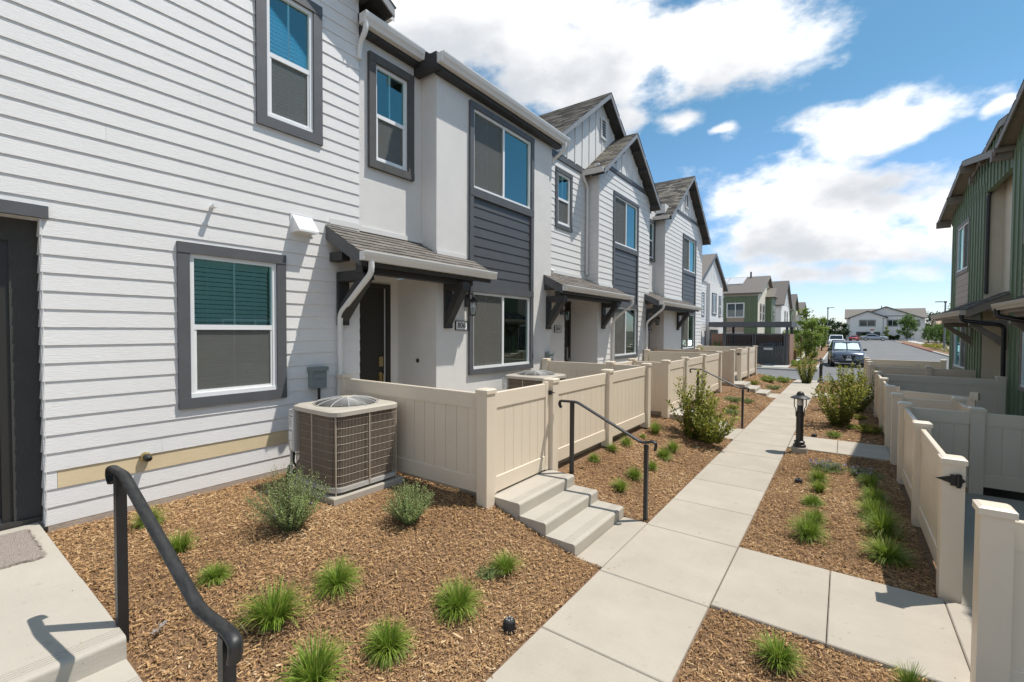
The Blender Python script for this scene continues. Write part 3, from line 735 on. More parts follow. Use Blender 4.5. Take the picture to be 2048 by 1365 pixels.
# boards, the second one up left in bare tan primer
lap(h, F, .78, 3.985, .38, .697, wh); lap(h, F, .78, .862, .697, .8555, joints=False)
lap(h, F, .865, 2.93, .697, .8555, m='tan_siding', joints=False); lap(h, F, 2.933, 3.985, .697, .8555, joints=False)
lap(h, F, .78, 3.985, .8555, 3.0745, wh)
lap(h, F, -3.5, 3.985, 3.0745, 3.233, [(-4, .78, 0, 3.13)]); lap(h, F, -3.5, 3.985, 3.233, 8.4, wh, lim=limN)
for ch in h.children:
    if ch.name.startswith('board') and ch.data.materials[0] == M['tan_siding']: ch['label'] = 'bare tan board that was never painted white'
Fn = Fr((-5.60, .797, 0), (-1, 0, 0), (0, -1, 0)); lap(h, Fn, 0, .15, .38, 3.05, joints=False)
Fs = Fr((-5.63, 3.965, 0), (-1, 0, 0), (0, 1, 0)); lap(h, Fs, 0, .60, .38, 2.97, joints=False)
mb = MB(); F.box(mb, .80, 3.95, .05, .376, -.16, .013); mb.build('foundation', 'foundation', h)
mb = MB(); F.box(mb, -3.5, .835, 3.06, 3.165, 0, .045); mb.build('header_board', 'slate_trim', h)
mb = MB(); F.box(mb, -3.5, .80, 3.055, 3.098, -.16, 0); mb.build('soffit', 'white_stucco', h)
FD = FX(-5.765)
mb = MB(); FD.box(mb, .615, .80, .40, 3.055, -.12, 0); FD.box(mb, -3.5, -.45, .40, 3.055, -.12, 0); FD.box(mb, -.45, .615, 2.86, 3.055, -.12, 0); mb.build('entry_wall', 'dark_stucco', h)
mb = MB(); FD.box(mb, -.39, .55, .47, 2.80, -.11, -.07); d = mb.build('door', 'dark_door', h)
mb = MB(); FD.box(mb, -.45, -.39, .44, 2.86, -.12, -.02); FD.box(mb, .55, .615, .44, 2.86, -.12, -.02); FD.box(mb, -.39, .55, 2.80, 2.86, -.12, -.02); mb.build('frame', 'dark_door', d)
mb = MB(); FD.box(mb, -.45, .80, .40, .44, -.1, .03); mb.build('threshold', 'bronze_metal', d)
window(h, F, *W1, 'hung', sash=2.13, trim=.11, td=.038); window(h, F, *W2, 'hung', sash=5.40, trim=.12, td=.038)
gable_roof(h, F, .75, 3.6, 8.88, .6, -5, .34, fieldm='shingle_field')
gutter(h, Fr((-5.617, 0, 0), (1, 0, 0), (0, 1, 0)), -2.6, .22, 6.73, 4.34, 'white_metal')

# ---- stucco house 806
h6 = thing('townhouse', 'white stucco townhouse numbered 806 with a dark slatted panel between its wide windows', 'house', (-5.5, 6.4, .35))
FR = FX(-5.65); FB = FX(-5.30); DX = -6.24; FDo = FX(DX)
nw = (4.27, 4.885, 4.60, 6.02); nh = [(nw[0]-.02, nw[1]+.02, nw[2]-.02, nw[3]+.02)]
mb = MB(); wall_holes(mb, FR, 3.97, 5.22, 2.98, 6.42, -.14, 0, nh); mb.build('recess_wall', 'white_stucco', h6)
UP = (6.06, 7.87, 4.60, 5.98); GF = (6.06, 7.87, 1.42, 2.79)
bh = [(u-.02*s, v+.02*s, a-.02, b+.02) for (u, v, a, b), s in ((UP, 1), (GF, 1))]
mb = MB(); wall_holes(mb, FB, 5.20, 8.73, .30, 6.30, -.14, 0, bh)
mb.box(-5.648, 5.20, 2.985, -5.44, 5.34, 6.30); mb.box(DX, 5.20, .38, -5.44, 5.34, 2.98)        # return of the bay, wall of the porch
mb.box(-5.648, 8.60, .30, -5.44, 8.73, 6.30); mb.build('bay_wall', 'white_stucco', h6)
mb = MB(); mb.box(DX-.12, 5.02, .38, DX, 5.20, 2.98); mb.box(DX-.12, 3.97, 2.87, DX, 5.02, 2.98); mb.build('porch_wall', 'white_stucco', h6)
mb = MB(); mb.box(DX-.1, 3.97, 2.982, -5.66, 5.19, 3.06); mb.build('porch_ceiling', 'white_stucco', h6)
mb = MB(); mb.box(DX-.1, 3.98, .30, -5.66, 5.19, .405); mb.build('porch_floor', 'concrete_patio', h6)
mb = MB(); mb.box(DX-.06, 4.01, .43, DX-.02, 4.93, 2.80); d = mb.build('door', 'dark_door', h6)
mb = MB(); mb.box(DX-.1, 4.935, .41, DX+.035, 5.02, 2.87); mb.box(DX-.1, 3.97, .41, DX+.035, 4.005, 2.87); mb.box(DX-.1, 4.005, 2.805, DX+.035, 4.935, 2.87); mb.build('frame', 'dark_door', d)
mb = MB(); mb.box(DX-.019, 4.925, .43, DX+.0, 4.934, 2.80); mb.build('weather_strip', 'white_vinyl', d)
mb = MB(); mb.box(DX-.02, 4.80, 1.50, DX+.012, 4.88, 1.66); mb.build('keypad_lock', 'brass', d)
mb = MB(); mb.box(DX-.02, 4.80, 1.22, DX+.008, 4.86, 1.40); mb.tube([(DX+.01, 4.85, 1.38), (DX+.06, 4.85, 1.37), (DX+.06, 4.85, 1.08), (DX+.01, 4.85, 1.06)], .011, 8); mb.build('handle', 'brass', d)
mb = MB(); mb.lathe([(0, 0), (.035, 0), (.035, .012), (.02, .016), (.0, .016)], n=16); me = mb.mesh('doorbell', 'bronze_metal')
put('doorbell', me, h6, (-5.73, 5.198, 1.60), (R_(90), 0, 0))
window(h6, FR, *nw, 'hung', sash=5.28, trim=.115, tm='slate_stucco', td=.055, blind=False)
# dark bay: trims, two wide windows, slatted panel
window(h6, FB, *UP, 'slide', trim=.095, td=.045, trims=(1, 1, 0, 1), tm='slate_trim'); window(h6, FB, *GF, 'slide', trim=.095, td=.045, trims=(1, 1, 1, 0), tint='pane_dark')
for a, b, z0, z1 in ((UP[0]-.095, UP[1]+.095, 4.455, 4.598), (UP[0]-.095, UP[1]+.095, 2.792, 2.92)):
    mb = MB(); FB.box(mb, a, b, z0, z1, -.01, .05); mb.build('belt_board', 'slate_trim', h6)
for a in (UP[0]-.095, UP[1]):
    mb = MB(); FB.box(mb, a, a+.095, 2.922, 4.453, -.01, .045); mb.build('side_board', 'slate_trim', h6)
lap(h6, FB, UP[0], UP[1], 2.92, 4.455, e=.171, m='slate_board', joints=False, name='dark_board')
# eaves
mb = MB(); FR.box(mb, 3.99, 5.02, 6.30, 6.385, 0, .13); mb.build('eave_board', 'dark_timber', h6); gutter(h6, FR, 3.93, 5.03, 6.50, .132, s=1.25)
mb = MB(); FB.box(mb, 5.15, 8.9, 6.16, 6.255, 0, .155); mb.build('eave_board', 'dark_timber', h6); mb = MB(); FB.box(mb, 5.03, 5.148, 6.17, 6.40, -.34, .16); mb.build('eave_end', 'dark_timber', h6); gutter(h6, FB, 5.05, 9.02, 6.375, .158, s=1.25)
for a, b, n, z in ((3.97, 5.02, -.20, 6.40), (5.15, 8.9, .17, 6.26)):
    mb = MB(); FB.poly(mb, [(a, 0), (b, 0), (b, .1), (a, .1)], 0, 0)
    mb = MB(); x = -5.3+n
    mb.hexa([(x, a, z), (x, b, z), (x-5, b, z+2.5), (x-5, a, z+2.5), (x, a, z+.1), (x, b, z+.1), (x-5, b, z+2.6), (x-5, a, z+2.6)]); rf = mb.build('roof', 'dark_timber', h6)
    if b > 6: shingles(rf, Vector((x+.015, a, z+.104)), (0, 1, 0), (-5, 0, 2.5), b-a, 2.2, individual=False, expo=.14)
rf = porch(h6, FX(-5.3), 3.46, 6.07, -.35, .43, 3.085, .55)
bracket(h6, FX(-5.60), 3.60, .02, 2.89, .72, .60); bracket(h6, FB, 5.36, 0, 2.88, .74, .42)
mb = MB(); F2 = FX(-5.60); F2.box(mb, 3.50, 3.62, 3.02, 3.14, .02, .30); mb.build('rafter_end', 'dark_timber', h6)
mb = MB(); F2.box(mb, 3.50, 3.985, 3.53, 3.60, .02, .03); FR.box(mb, 3.99, 5.2, 3.53, 3.60, 0, .02); FB.box(mb, 5.2, 5.9, 3.335, 3.40, 0, .015); mb.build('flashing', 'white_metal', h6)
downspout(h6, [(-4.82, 3.60, 3.0), (-4.82, 3.60, 2.83), (-5.53, 3.62, 2.33), (-5.53, 3.62, .40)])
downspout(h6, [(-5.06, 8.90, 6.30), (-5.06, 8.90, 6.12), (-5.56, 8.84, 5.80), (-5.56, 8.84, 3.56), (-5.40, 9.0, 3.47)])
downspout(h6, [(-5.44, 3.98, 6.42), (-5.44, 3.98, 6.28), (-5.585, 3.98, 6.12), (-5.585, 3.98, 5.92)])

# ---- lap-sided house 804 with the stacked gables
h4 = thing('townhouse', 'white lap-sided townhouse numbered 804 with two stacked gables', 'house', (-5.5, 12.1, .35))
FR4 = FX(-5.665); FB4 = FX(-5.315)
n4 = (9.58, 10.20, 4.70, 5.94); UP4 = (12.16, 13.90, 4.60, 5.96); GF4 = (12.22, 13.93, 1.38, 2.80)
H = lambda *ws: [(a-.02, b+.02, c-.02, d_+.02) for a, b, c, d_ in ws]
door4 = (9.98, 11.16, 0, 2.96)
mb = MB(); wall_holes(mb, FR4, 8.74, 11.16, .30, 6.42, -.14, 0, H(n4)+[door4]); mb.build('recess_wall', 'white_siding', h4)
lap(h4, FR4, 8.74, 11.14, .36, 6.24, H(n4)+[door4], joints=False)
mb = MB(); FR4.box(mb, 8.74, 11.14, 6.24, 6.37, 0, .04); mb.build('belt_board', 'slate_trim', h4)
mb = MB(); wall_holes(mb, FB4, 11.15, 15.03, .30, 6.55, -.14, 0, H(UP4, GF4)); mb.box(-5.665, 11.16, 2.97, -5.46, 11.3, 6.5); mb.box(-6.2, 11.16, .38, -5.46, 11.3, 2.97); mb.box(-5.665, 14.9, .3, -5.46, 15.03, 6.2); mb.build('bay_wall', 'white_siding', h4)
band4 = [(UP4[0]-.10, UP4[1]+.10, GF4[2]-.09, UP4[3]+.09)]
pk4, sl4, uc4 = 7.83, .75, 13.09
lap(h4, FB4, 11.14, 15.04, .36, 6.56, H(UP4, GF4)+[(UP4[0]-.09, UP4[1]+.09, 1.3, 6.04)], lim=lambda z, a, b: (max(a, uc4-(pk4-z)/sl4), min(b, uc4+(pk4-z)/sl4)), joints=False)
Fs4 = Fr((-5.30, 11.155, 0), (-1, 0, 0), (0, -1, 0)); lap(h4, Fs4, 0, .36, 2.99, 6.2, joints=False); lap(h4, Fs4, 0, .88, .38, 2.98, joints=False)
mb = MB(); FB4.box(mb, uc4-1.65, uc4+1.65, 6.56, 6.67, 0, .035); mb.build('belt_board', 'slate_trim', h4)
tri_bb(h4, FB4, uc4, 2.2, pk4-.06, sl4, 6.67, .0)
window(h4, FR4, *n4, 'hung', trim=.10, td=.036); window(h4, FB4, *UP4, 'slide', trim=.09, td=.04, trims=(1, 1, 0, 1)); window(h4, FB4, *GF4, 'slide', trim=.085, td=.04, trims=(1, 1, 1, 0), tint='pane_dark')
def dark_bay(hh, FF, U, e=.171):
    for z0, z1 in ((4.46, 4.598), (2.802, 2.92)):
        mb = MB(); FF.box(mb, U[0]-.09, U[1]+.09, z0, z1, -.01, .045); mb.build('belt_board', 'slate_trim', hh)
    for a in (U[0]-.09, U[1]):
        mb = MB(); FF.box(mb, a, a+.09, 2.922, 4.458, -.01, .04); mb.build('side_board', 'slate_trim', hh)
    lap(hh, FF, U[0], U[1], 2.92, 4.46, e=e, m='slate_board', joints=False, name='dark_board')
dark_bay(h4, FB4, UP4)
tri_bb(h4, FR4, 12.0, 3.2, 8.60, .75, 6.37, .0)
louver(h4, FR4, 11.92, 12.28, 7.55, 8.12, .02)
gable_roof(h4, FR4, 12.0, 3.36, 8.74, .75, -6, .30, lookout=False); gable_roof(h4, FB4, uc4, 2.22, 7.93, .75, -1.6, .30)
gutter(h4, Fr((-5.3, 0, 0), (1, 0, 0), (0, -1, 0)), -.38, .26, 6.30, -10.90); gutter(h4, Fr((-5.3, 0, 0), (1, 0, 0), (0, 1, 0)), -.38, .26, 6.30, 15.28)
downspout(h4, [(-5.62, 10.86, 6.30), (-5.62, 10.86, 6.15), (-5.60, 11.06, 5.95), (-5.60, 11.06, 3.60)])
rf = porch(h4, FX(-5.3), 8.42, 12.2, -.36, .47, 3.07, .5)
bracket(h4, FX(-5.3), 8.52, 0, 2.86, .72, .45); bracket(h4, FX(-5.3), 11.34, .01, 2.86, .70, .45)
mb = MB(); FX(-5.3).box(mb, 8.44, 8.56, 3.0, 3.12, 0, .32); mb.build('rafter_end', 'dark_timber', h4)
mb = MB(); FR4.box(mb, 8.75, 11.13, 3.485, 3.56, .02, .032); FB4.box(mb, 11.15, 12.1, 3.32, 3.385, .02, .03); mb.build('flashing', 'white_metal', h4)
downspout(h4, [(-4.72, 12.1, 2.98), (-4.72, 12.1, 2.84), (-5.26, 12.06, 2.42), (-5.26, 12.06, .40)])
def entry(hh, y0, y1, dx=-6.16, wallm='white_siding'):
    mb = MB(); mb.box(dx-.1, y0, .38, dx, y1, 2.96); mb.box(dx, y0-.0, 2.965, -5.68, y1, 3.04); mb.box(dx, y0-.14, .38, -5.81, y0, 2.96); mb.build('porch_wall', wallm, hh)
    mb = MB(); mb.box(dx+.002, y0+.02, .42, dx+.03, y1-.10, 2.84); d = mb.build('door', 'dark_door', hh)
    mb = MB(); mb.box(dx+.002, y1-.098, .41, dx+.055, y1-.02, 2.9); mb.box(dx+.002, y0+.02, 2.842, dx+.055, y1-.1, 2.9); mb.build('frame', 'dark_door', d)
    mb = MB(); mb.box(dx+.03, y1-.22, 1.3, dx+.05, y1-.15, 1.65); mb.tube([(dx+.05, y1-.18, 1.36), (dx+.10, y1-.18, 1.35), (dx+.10, y1-.18, 1.08), (dx+.05, y1-.18, 1.06)], .011, 6); mb.build('handle', 'steel', d)
    mb = MB(); mb.box(dx, y0, .28, -5.68, y1, .40); mb.build('porch_floor', 'concrete_patio', hh)
entry(h4, 9.98, 11.15)

# ---- end house 802
h2 = thing('townhouse', 'white lap-sided townhouse with a single front gable at the far end of the left row', 'house', (-5.5, 18.8, .35))
FR2 = FX(-5.65); FB2 = FX(-5.315)
n2 = (15.78, 16.40, 4.70, 5.98); UP2 = (18.98, 20.80, 4.60, 5.95); GF2 = (18.98, 20.80, 1.38, 2.82); g2 = (15.72, 16.0, 1.2, 2.75)
door2 = (16.05, 16.66, 0, 2.96)
mb = MB(); wall_holes(mb, FR2, 15.03, 16.66, .30, 6.42, -.14, 0, H(n2, g2)+[door2]); mb.build('recess_wall', 'white_stucco', h2)
mb = MB(); wall_holes(mb, FB2, 16.65, 22.0, .25, 6.72, -.14, 0, H(UP2, GF2)); mb.box(-5.65, 16.66, 2.97, -5.46, 16.8, 6.5); mb.box(-6.2, 16.66, .38, -5.46, 16.8, 2.97); mb.box(-14, 21.86, .0, -5.46, 22.0, 6.5); mb.build('bay_wall', 'white_siding', h2)
pk2, sl2, uc2 = 8.28, .75, 19.33
lap(h2, FB2, 16.64, 22.01, .34, 6.72, H(UP2, GF2)+[(UP2[0]-.09, UP2[1]+.09, 1.3, 6.03)], lim=lambda z, a, b: (max(a, uc2-(pk2-z)/sl2), min(b, uc2+(pk2-z)/sl2)), joints=False)
Fs2 = Fr((-5.30, 16.655, 0), (-1, 0, 0), (0, -1, 0)); lap(h2, Fs2, 0, .35, 2.99, 6.2, joints=False); lap(h2, Fs2, 0, .88, .38, 2.98, joints=False)
mb = MB(); FB2.box(mb, uc2-2.0, uc2+2.0, 6.72, 6.84, 0, .035); mb.build('belt_board', 'slate_trim', h2)
tri_bb(h2, FB2, uc2, 2.2, pk2-.06, sl2, 6.84, .0)
louver(h2, FB2, uc2-.2, uc2+.2, 7.12, 7.72, .02)
window(h2, FR2, *n2, 'hung', trim=.09, td=.05, tm='slate_stucco'); window(h2, FR2, *g2, 'hung', trim=.06, td=.03, tm='dark_door', tint='pane_dark')
window(h2, FB2, *UP2, 'slide', trim=.09, td=.04, trims=(1, 1, 0, 1)); window(h2, FB2, *GF2, 'slide', trim=.085, td=.04, trims=(1, 1, 1, 0), tint='pane_dark')
dark_bay(h2, FB2, UP2)
gable_roof(h2, FB2, uc2, 2.93, 8.38, .75, -7, .32)
gutter(h2, Fr((-5.3, 0, 0), (1, 0, 0), (0, -1, 0)), -.38, .22, 6.22, -16.42)
rf = porch(h2, FX(-5.3), 14.62, 19.6, -.36, .48, 3.07, .5)
bracket(h2, FX(-5.3), 14.78, .01, 2.84, .70, .45); bracket(h2, FX(-5.3), 18.2, .01, 2.84, .70, .45)
mb = MB(); FX(-5.3).box(mb, 14.66, 14.78, 3.0, 3.12, 0, .32); mb.build('rafter_end', 'dark_timber', h2)
mb = MB(); FR2.box(mb, 15.5, 16.65, 3.5, 3.56, 0, .02); FB2.box(mb, 16.65, 18.9, 3.32, 3.385, .02, .03); mb.build('flashing', 'white_metal', h2)
downspout(h2, [(-4.70, 14.72, 2.98), (-4.70, 14.72, 2.84), (-5.24, 14.70, 2.40), (-5.24, 14.70, .40)])
entry(h2, 16.05, 16.65)

# ------------------------------------------------------------------ fittings on the white wall
def text_mesh(s, size, m, ext=.003):
    cu = bpy.data.curves.new('lettering', 'FONT'); cu.body = s; cu.size = size; cu.extrude = ext; cu.align_x = 'CENTER'; cu.align_y = 'CENTER'
    o = bpy.data.objects.new('lettering', cu); COL.objects.link(o)
    dg = bpy.context.evaluated_depsgraph_get(); me = bpy.data.meshes.new_from_object(o.evaluated_get(dg)); bpy.data.objects.remove(o)
    me.name = 'lettering'; me.materials.clear(); me.materials.append(M[m]); return me
XR = (R_(90), 0, R_(90))        # text facing +X
def number_sign(num, x, y, z, w, hh, label):
    t = thing('number_sign', label, 'house number', (x, y, z), 'house number signs beside the doors')
    mb = MB(); mb.box(x, y-w/2+.012, z-hh/2+.012, x+.012, y+w/2-.012, z+hh/2-.012); mb.build('plate', 'paper', t)
    mb = MB()
    for a, b, c, d in ((-w/2, w/2, hh/2-.012, hh/2), (-w/2, w/2, -hh/2, -hh/2+.012), (-w/2, -w/2+.012, -hh/2+.012, hh/2-.012), (w/2-.012, w/2, -hh/2+.012, hh/2-.012)): mb.box(x, y+a, z+c, x+.022, y+b, z+d)
    mb.build('frame', 'black_metal', t)
    put('digits', text_mesh(num, hh*.82, 'ink'), t, (x+.014, y, z), XR)
number_sign('806', -5.30, 5.785, 2.19, .31, .165, 'black framed number sign reading 806 on the stucco wall')
number_sign('804', -5.645, 9.62, 2.145, .31, .165, 'black framed number sign reading 804 in the shaded entry')
number_sign('802', -5.65, 16.20, 2.15, .26, .165, 'small framed number sign beside the farthest lantern, too far to read')
def lantern(x, y, z, label, first=None):
    if first: return dup(first, (x, y, z), 0, label)
    t = thing('wall_lantern', label, 'lantern', (x, y, z), 'black wall lanterns by the entry doors')
    mb = MB(); mb.box(x, y-.055, z-.02, x+.025, y+.055, z+.20); mb.build('back_plate', 'bronze_metal', t)
    mb = MB(); mb.tube([(x+.02, y, z+.14), (x+.07, y, z+.21), (x+.13, y, z+.205), (x+.15, y, z+.16)], .011, 8); mb.build('arm', 'bronze_metal', t)
    cx = x+.15
    mb = MB(); mb.lathe([(.012, .165), (.02, .15), (.035, .125), (.095, .075), (.10, .065), (.10, .055), (.0, .055)], (cx, y, z), 4); mb.build('cap', 'bronze_metal', t)
    mb = MB()
    for k in range(4):
        a = k*math.pi/2
        mb.tube([(cx+.085*math.cos(a), y+.085*math.sin(a), z+.055), (cx+.052*math.cos(a), y+.052*math.sin(a), z-.16)], .007, 5)
    mb.lathe([(.0, -.19), (.012, -.18), (.055, -.165), (.058, -.155), (.05, -.15), (0, -.15)], (cx, y, z), 4); mb.build('cage', 'bronze_metal', t)
    mb = MB(); mb.lathe([(.048, -.15), (.078, .054)], (cx, y, z), 4, cap=False); mb.build('lamp_pane', 'clear_glass', t)
    mb = MB(); mb.lathe([(.0, -.14), (.018, -.14), (.018, -.03), (.0, -.02)], (cx, y, z), 8); mb.build('lamp_tube', 'lamp_glass', t)
    return t
l1 = lantern(-5.30, 5.92, 2.53, 'black lantern hanging beside the 806 number sign')
lantern(-5.645, 9.80, 2.52, 'black lantern above the 804 number sign', l1); lantern(-5.65, 16.5, 2.50, 'farthest black lantern beside the end house door', l1)
def junction_box(x, y, z, label, first=None):
    if first: return dup(first, (x, y, z), 0, label)
    t = thing('electrical_box', label, 'electrical box', (x, y, z), 'grey disconnect boxes on the wall')
    mb = MB(); mb.chamber(x, y-.10, z-.14, x+.10, y+.10, z+.12, .015); mb.box(x, y-.115, z+.085, x+.125, y+.115, z+.135); b = mb.build('box', 'box_grey', t)
    mb = MB(); mb.chamber(x+.10, y-.075, z-.01, x+.115, y+.075, z+.05, .006); mb.build('cover_rib', 'box_grey', b)
    mb = MB(); mb.tube([(x+.05, y+.02, z-.13), (x+.05, y+.02, z-.5), (x+.05, y+.0, z-.95)], .018, 8); mb.build('conduit', 'black_pipe', t)
    return t
jb = junction_box(-5.60, 3.30, 1.49, 'grey electrical box on the white boards above the near air conditioner')
junction_box(-5.30, 8.60, 1.50, 'grey electrical box on the stucco wall above the far air conditioner', jb)
# dryer vent hood, stub pipe, spigot
t = thing('dryer_vent', 'white hooded vent on the wall boards above the window', 'vent', (-5.597, 3.13, 3.43))
x, y, z = -5.60, 3.13, 3.43
mb = MB(); mb.prism([(x, y-.13, z+.12), (x, y-.13, z-.10), (x+.17, y-.13, z-.10), (x+.17, y-.13, z-.075)], [(x, y+.13, z+.12), (x, y+.13, z-.10), (x+.17, y+.13, z-.10), (x+.17, y+.13, z-.075)]); mb.build('hood', 'white_vinyl', t)
mb = MB(); mb.box(x-.006, y-.15, z-.12, x+.004, y+.15, z+.14); mb.build('flange', 'white_vinyl', t)
t = thing('stub_pipe', 'short white capped pipe poking out of the wall boards', 'pipe', (-5.60, 2.10, 3.45))
mb = MB(); mb.tube([(-5.62, 2.11, 3.45), (-5.53, 2.11, 3.45)], .021, 10); mb.build('pipe', 'white_vinyl', t, smooth=True)
mb = MB(); mb.tube([(-5.53, 2.11, 3.45), (-5.49, 2.11, 3.45)], .030, 10); mb.build('end_cap', 'white_vinyl', t, smooth=True)
t = thing('wall_spigot', 'small black and brass spigot low on the tan board', 'spigot', (-5.60, 1.49, .84))
mb = MB(); mb.tube([(-5.61, 1.49, .84), (-5.57, 1.49, .84), (-5.555, 1.49, .84)], [.045, .045, .034], 14); mb.build('collar', 'brass', t, smooth=True)
mb = MB(); mb.tube([(-5.555, 1.49, .84), (-5.50, 1.49, .835), (-5.485, 1.49, .83)], [.030, .032, .022], 12); mb.build('nozzle', 'hose_black', t, smooth=True)
t = thing('hose_hook', 'tiny dark metal hook on the corner boards by the dark door', 'hook', (-5.68, .777, 1.35))
mb = MB(); mb.tube([(-5.68, .778, 1.39), (-5.68, .755, 1.38), (-5.68, .752, 1.36), (-5.68, .77, 1.345), (-5.68, .752, 1.33), (-5.68, .755, 1.31), (-5.68, .778, 1.30)], .007, 6); mb.build('hook', 'hose_black', t)

# ------------------------------------------------------------------ air conditioners
def rrect(cx, cy, hx, hy, r, z, n=5):
    out = []
    for sx, sy, a0 in ((1, 1, 0), (-1, 1, 90), (-1, -1, 180), (1, -1, 270)):
        for k in range(n+1):
            a = R_(a0+90*k/n); out.append((cx+sx*(hx-r)+r*math.cos(a), cy+sy*(hy-r)+r*math.sin(a), z))
    return out
def air_con(x, y, z, label):
    """square condenser unit with a wire guard and a domed fan grille; x, y its middle"""
    t = thing('air_conditioner', label, 'air conditioner', (x, y, z), 'air conditioning units by the walls'); hx = hy = .425; Hh = .84
    mb = MB(); mb.chamber(x-.455, y-.455, z-.08, x+.455, y+.455, z-.0, .01); mb.build('pad', 'concrete_patio', t)
    mb = MB(); mb.prism(rrect(x, y, hx, hy, .11, z+.03), rrect(x, y, hx, hy, .11, z+.075)); mb.build('base_pan', 'ac_grey', t)
    mb = MB(); mb.prism(rrect(x, y, hx-.035, hy-.035, .10, z+.075), rrect(x, y, hx-.035, hy-.035, .10, z+Hh-.02)); mb.build('coil', 'ac_coil', t)
    # guard: horizontal hoops and closely set vertical wires
    mb = MB()
    for k in range(9):
        zz = z+.12+k*(Hh-.18)/8; lp = rrect(x, y, hx-.005, hy-.005, .11, zz); mb.tube(lp+[lp[0]], .0021, 4, cap=False)
    mb.build('guard_hoop', 'ac_wire', t)
    vb = MB(); per = rrect(x, y, hx-.008, hy-.008, .11, z+.08, 8)
    def ring_points(sp):
        pts = []; P_ = per+[per[0]]; carry = 0
        for a, b in zip(P_[:-1], P_[1:]):
            a = Vector(a); b = Vector(b); l = (b-a).length; s_ = carry
            while s_ < l: pts.append(a+(b-a)*(s_/l)); s_ += sp
            carry = s_-l
        return pts
    for p in ring_points(.0175): vb.box(p.x-.0012, p.y-.0012, z+.08, p.x+.0012, p.y+.0012, z+Hh-.02)
    o = vb.build('guard_wire', 'ac_wire', t, fix=False); o['kind'] = 'stuff'
    for sx, sy in ((1, -1), (1, 1), (-1, 1)):
        mb = MB(); cx, cy = x+sx*(hx-.035), y+sy*(hy-.035); mb.box(cx-.006, cy-.006, z-.0, cx+.006, cy+.006, z+Hh-.02); mb.build('corner_post', 'ac_wire', t)
    mb = MB(); mb.box(x+hx-.006, y-.007, z+.05, x+hx+.005, y+.007, z+Hh-.018); mb.build('side_strap', 'ac_wire', t); mb = MB(); mb.box(x-.007, y-hy-.005, z+.05, x+.007, y-hy+.006, z+Hh-.018); mb.build('side_strap', 'ac_wire', t)
    lo = rrect(x, y, hx+.012, hy+.012, .12, z+Hh-.015); md = rrect(x, y, hx+.012, hy+.012, .12, z+Hh+.03); tp = rrect(x, y, hx-.02, hy-.02, .10, z+Hh+.045)
    # lid with a round opening
    n = 24; rin = .335; mb = MB(); ring = [(x+rin*math.cos(R_(a)), y+rin*math.sin(R_(a)), z+Hh+.055) for a in [15*i for i in range(n)]]
    k = len(lo); mb.add(lo+md+tp, [(i, (i+1) % k, k+(i+1) % k, k+i) for i in range(k)]+[(k+i, k+(i+1) % k, 2*k+(i+1) % k, 2*k+i) for i in range(k)])
    mb.add(tp+ring, [(i, (i+1) % k, k+(i+1) % k, k+i) for i in range(k)]); 
    mb.build('lid', 'ac_cream', t, fix=False)
    mb = MB(); inn = [(px, py, z+Hh-.16) for px, py, pz in ring]; mb.add(ring+inn, [(i, (i+1) % n, n+(i+1) % n, n+i) for i in range(n)]); mb.add(inn, [tuple(range(n))]); mb.build('fan_well', 'drain_black', t, fix=False)
    mb = MB(); c = (x, y, z+Hh+.05)
    def dome(r): return .062*(1-(r/.36)**2)**.6 if r < .36 else 0
    for i in range(16):
        r = .07+i*.0190
        pts = [(x+r*math.cos(R_(a)), y+r*math.sin(R_(a)), c[2]+dome(r)) for a in range(0, 361, 15)]; mb.tube(pts, .0028, 4, cap=False)
    g = mb.build('fan_guard', 'guard_grey', t)
    mb = MB()
    for a in range(0, 360, 30):
        pts = [(x+r*math.cos(R_(a)), y+r*math.sin(R_(a)), c[2]+dome(r)+.004) for r in (.06, .12, .18, .24, .30, .345, .37)]; mb.tube(pts, .0042, 5)
    mb.build('spoke', 'ac_grey', g)
    mb = MB(); mb.lathe([(0, .075), (.065, .073), (.07, .065), (0, .065)], c, 14); mb.build('motor_cap', 'ac_cream', g)
    mb = MB()
    for a in (0, 120, 240):
        ca, sa = math.cos(R_(a)), math.sin(R_(a)); cb, sb = math.cos(R_(a+62)), math.sin(R_(a+62))
        mb.hexa([(x+.05*ca, y+.05*sa, c[2]-.05), (x+.29*ca, y+.29*sa, c[2]-.05), (x+.29*cb, y+.29*sb, c[2]-.005), (x+.05*cb, y+.05*sb, c[2]-.02),
                 (x+.05*ca, y+.05*sa, c[2]-.047), (x+.29*ca, y+.29*sa, c[2]-.047), (x+.29*cb, y+.29*sb, c[2]-.002), (x+.05*cb, y+.05*sb, c[2]-.017)])
    mb.build('fan', 'hose_black', t)
    # control cover on the near left corner with its stickers
    mb = MB(); mb.box(x-hx-.015, y-hy-.02, z+.36, x-hx+.10, y-hy+.05, z+Hh-.015); mb.box(x-hx-.01, y-hy-.012, z+.06, x-hx+.012, y-hy+.01, z+.36); e = mb.build('control_cover', 'ac_grey', t)
    for a, b, z0, z1 in ((-.006, .075, .60, .78), (-.010, .060, .485, .59), (.01, .058, .385, .475)):
        mb = MB(); mb.box(x-hx+a, y-hy-.0225, z+z0, x-hx+b, y-hy-.0201, z+z1); mb.build('sticker', 'paper', e)
    put('lettering', text_mesh('Payne', .03, 'ink', .0005), e, (x-hx+.034, y-hy-.0232, z+.755), (R_(90), 0, 0))
    mb = MB()
    for i in range(9):
        zz = z+.72-i*.014-(.03 if i > 6 else 0); mb.box(x-hx+.0, y-hy-.0235, zz, x-hx+.035+.03*((i*7) % 5)/5, y-hy-.0226, zz+.004)
    mb.build('print', 'ink', e)
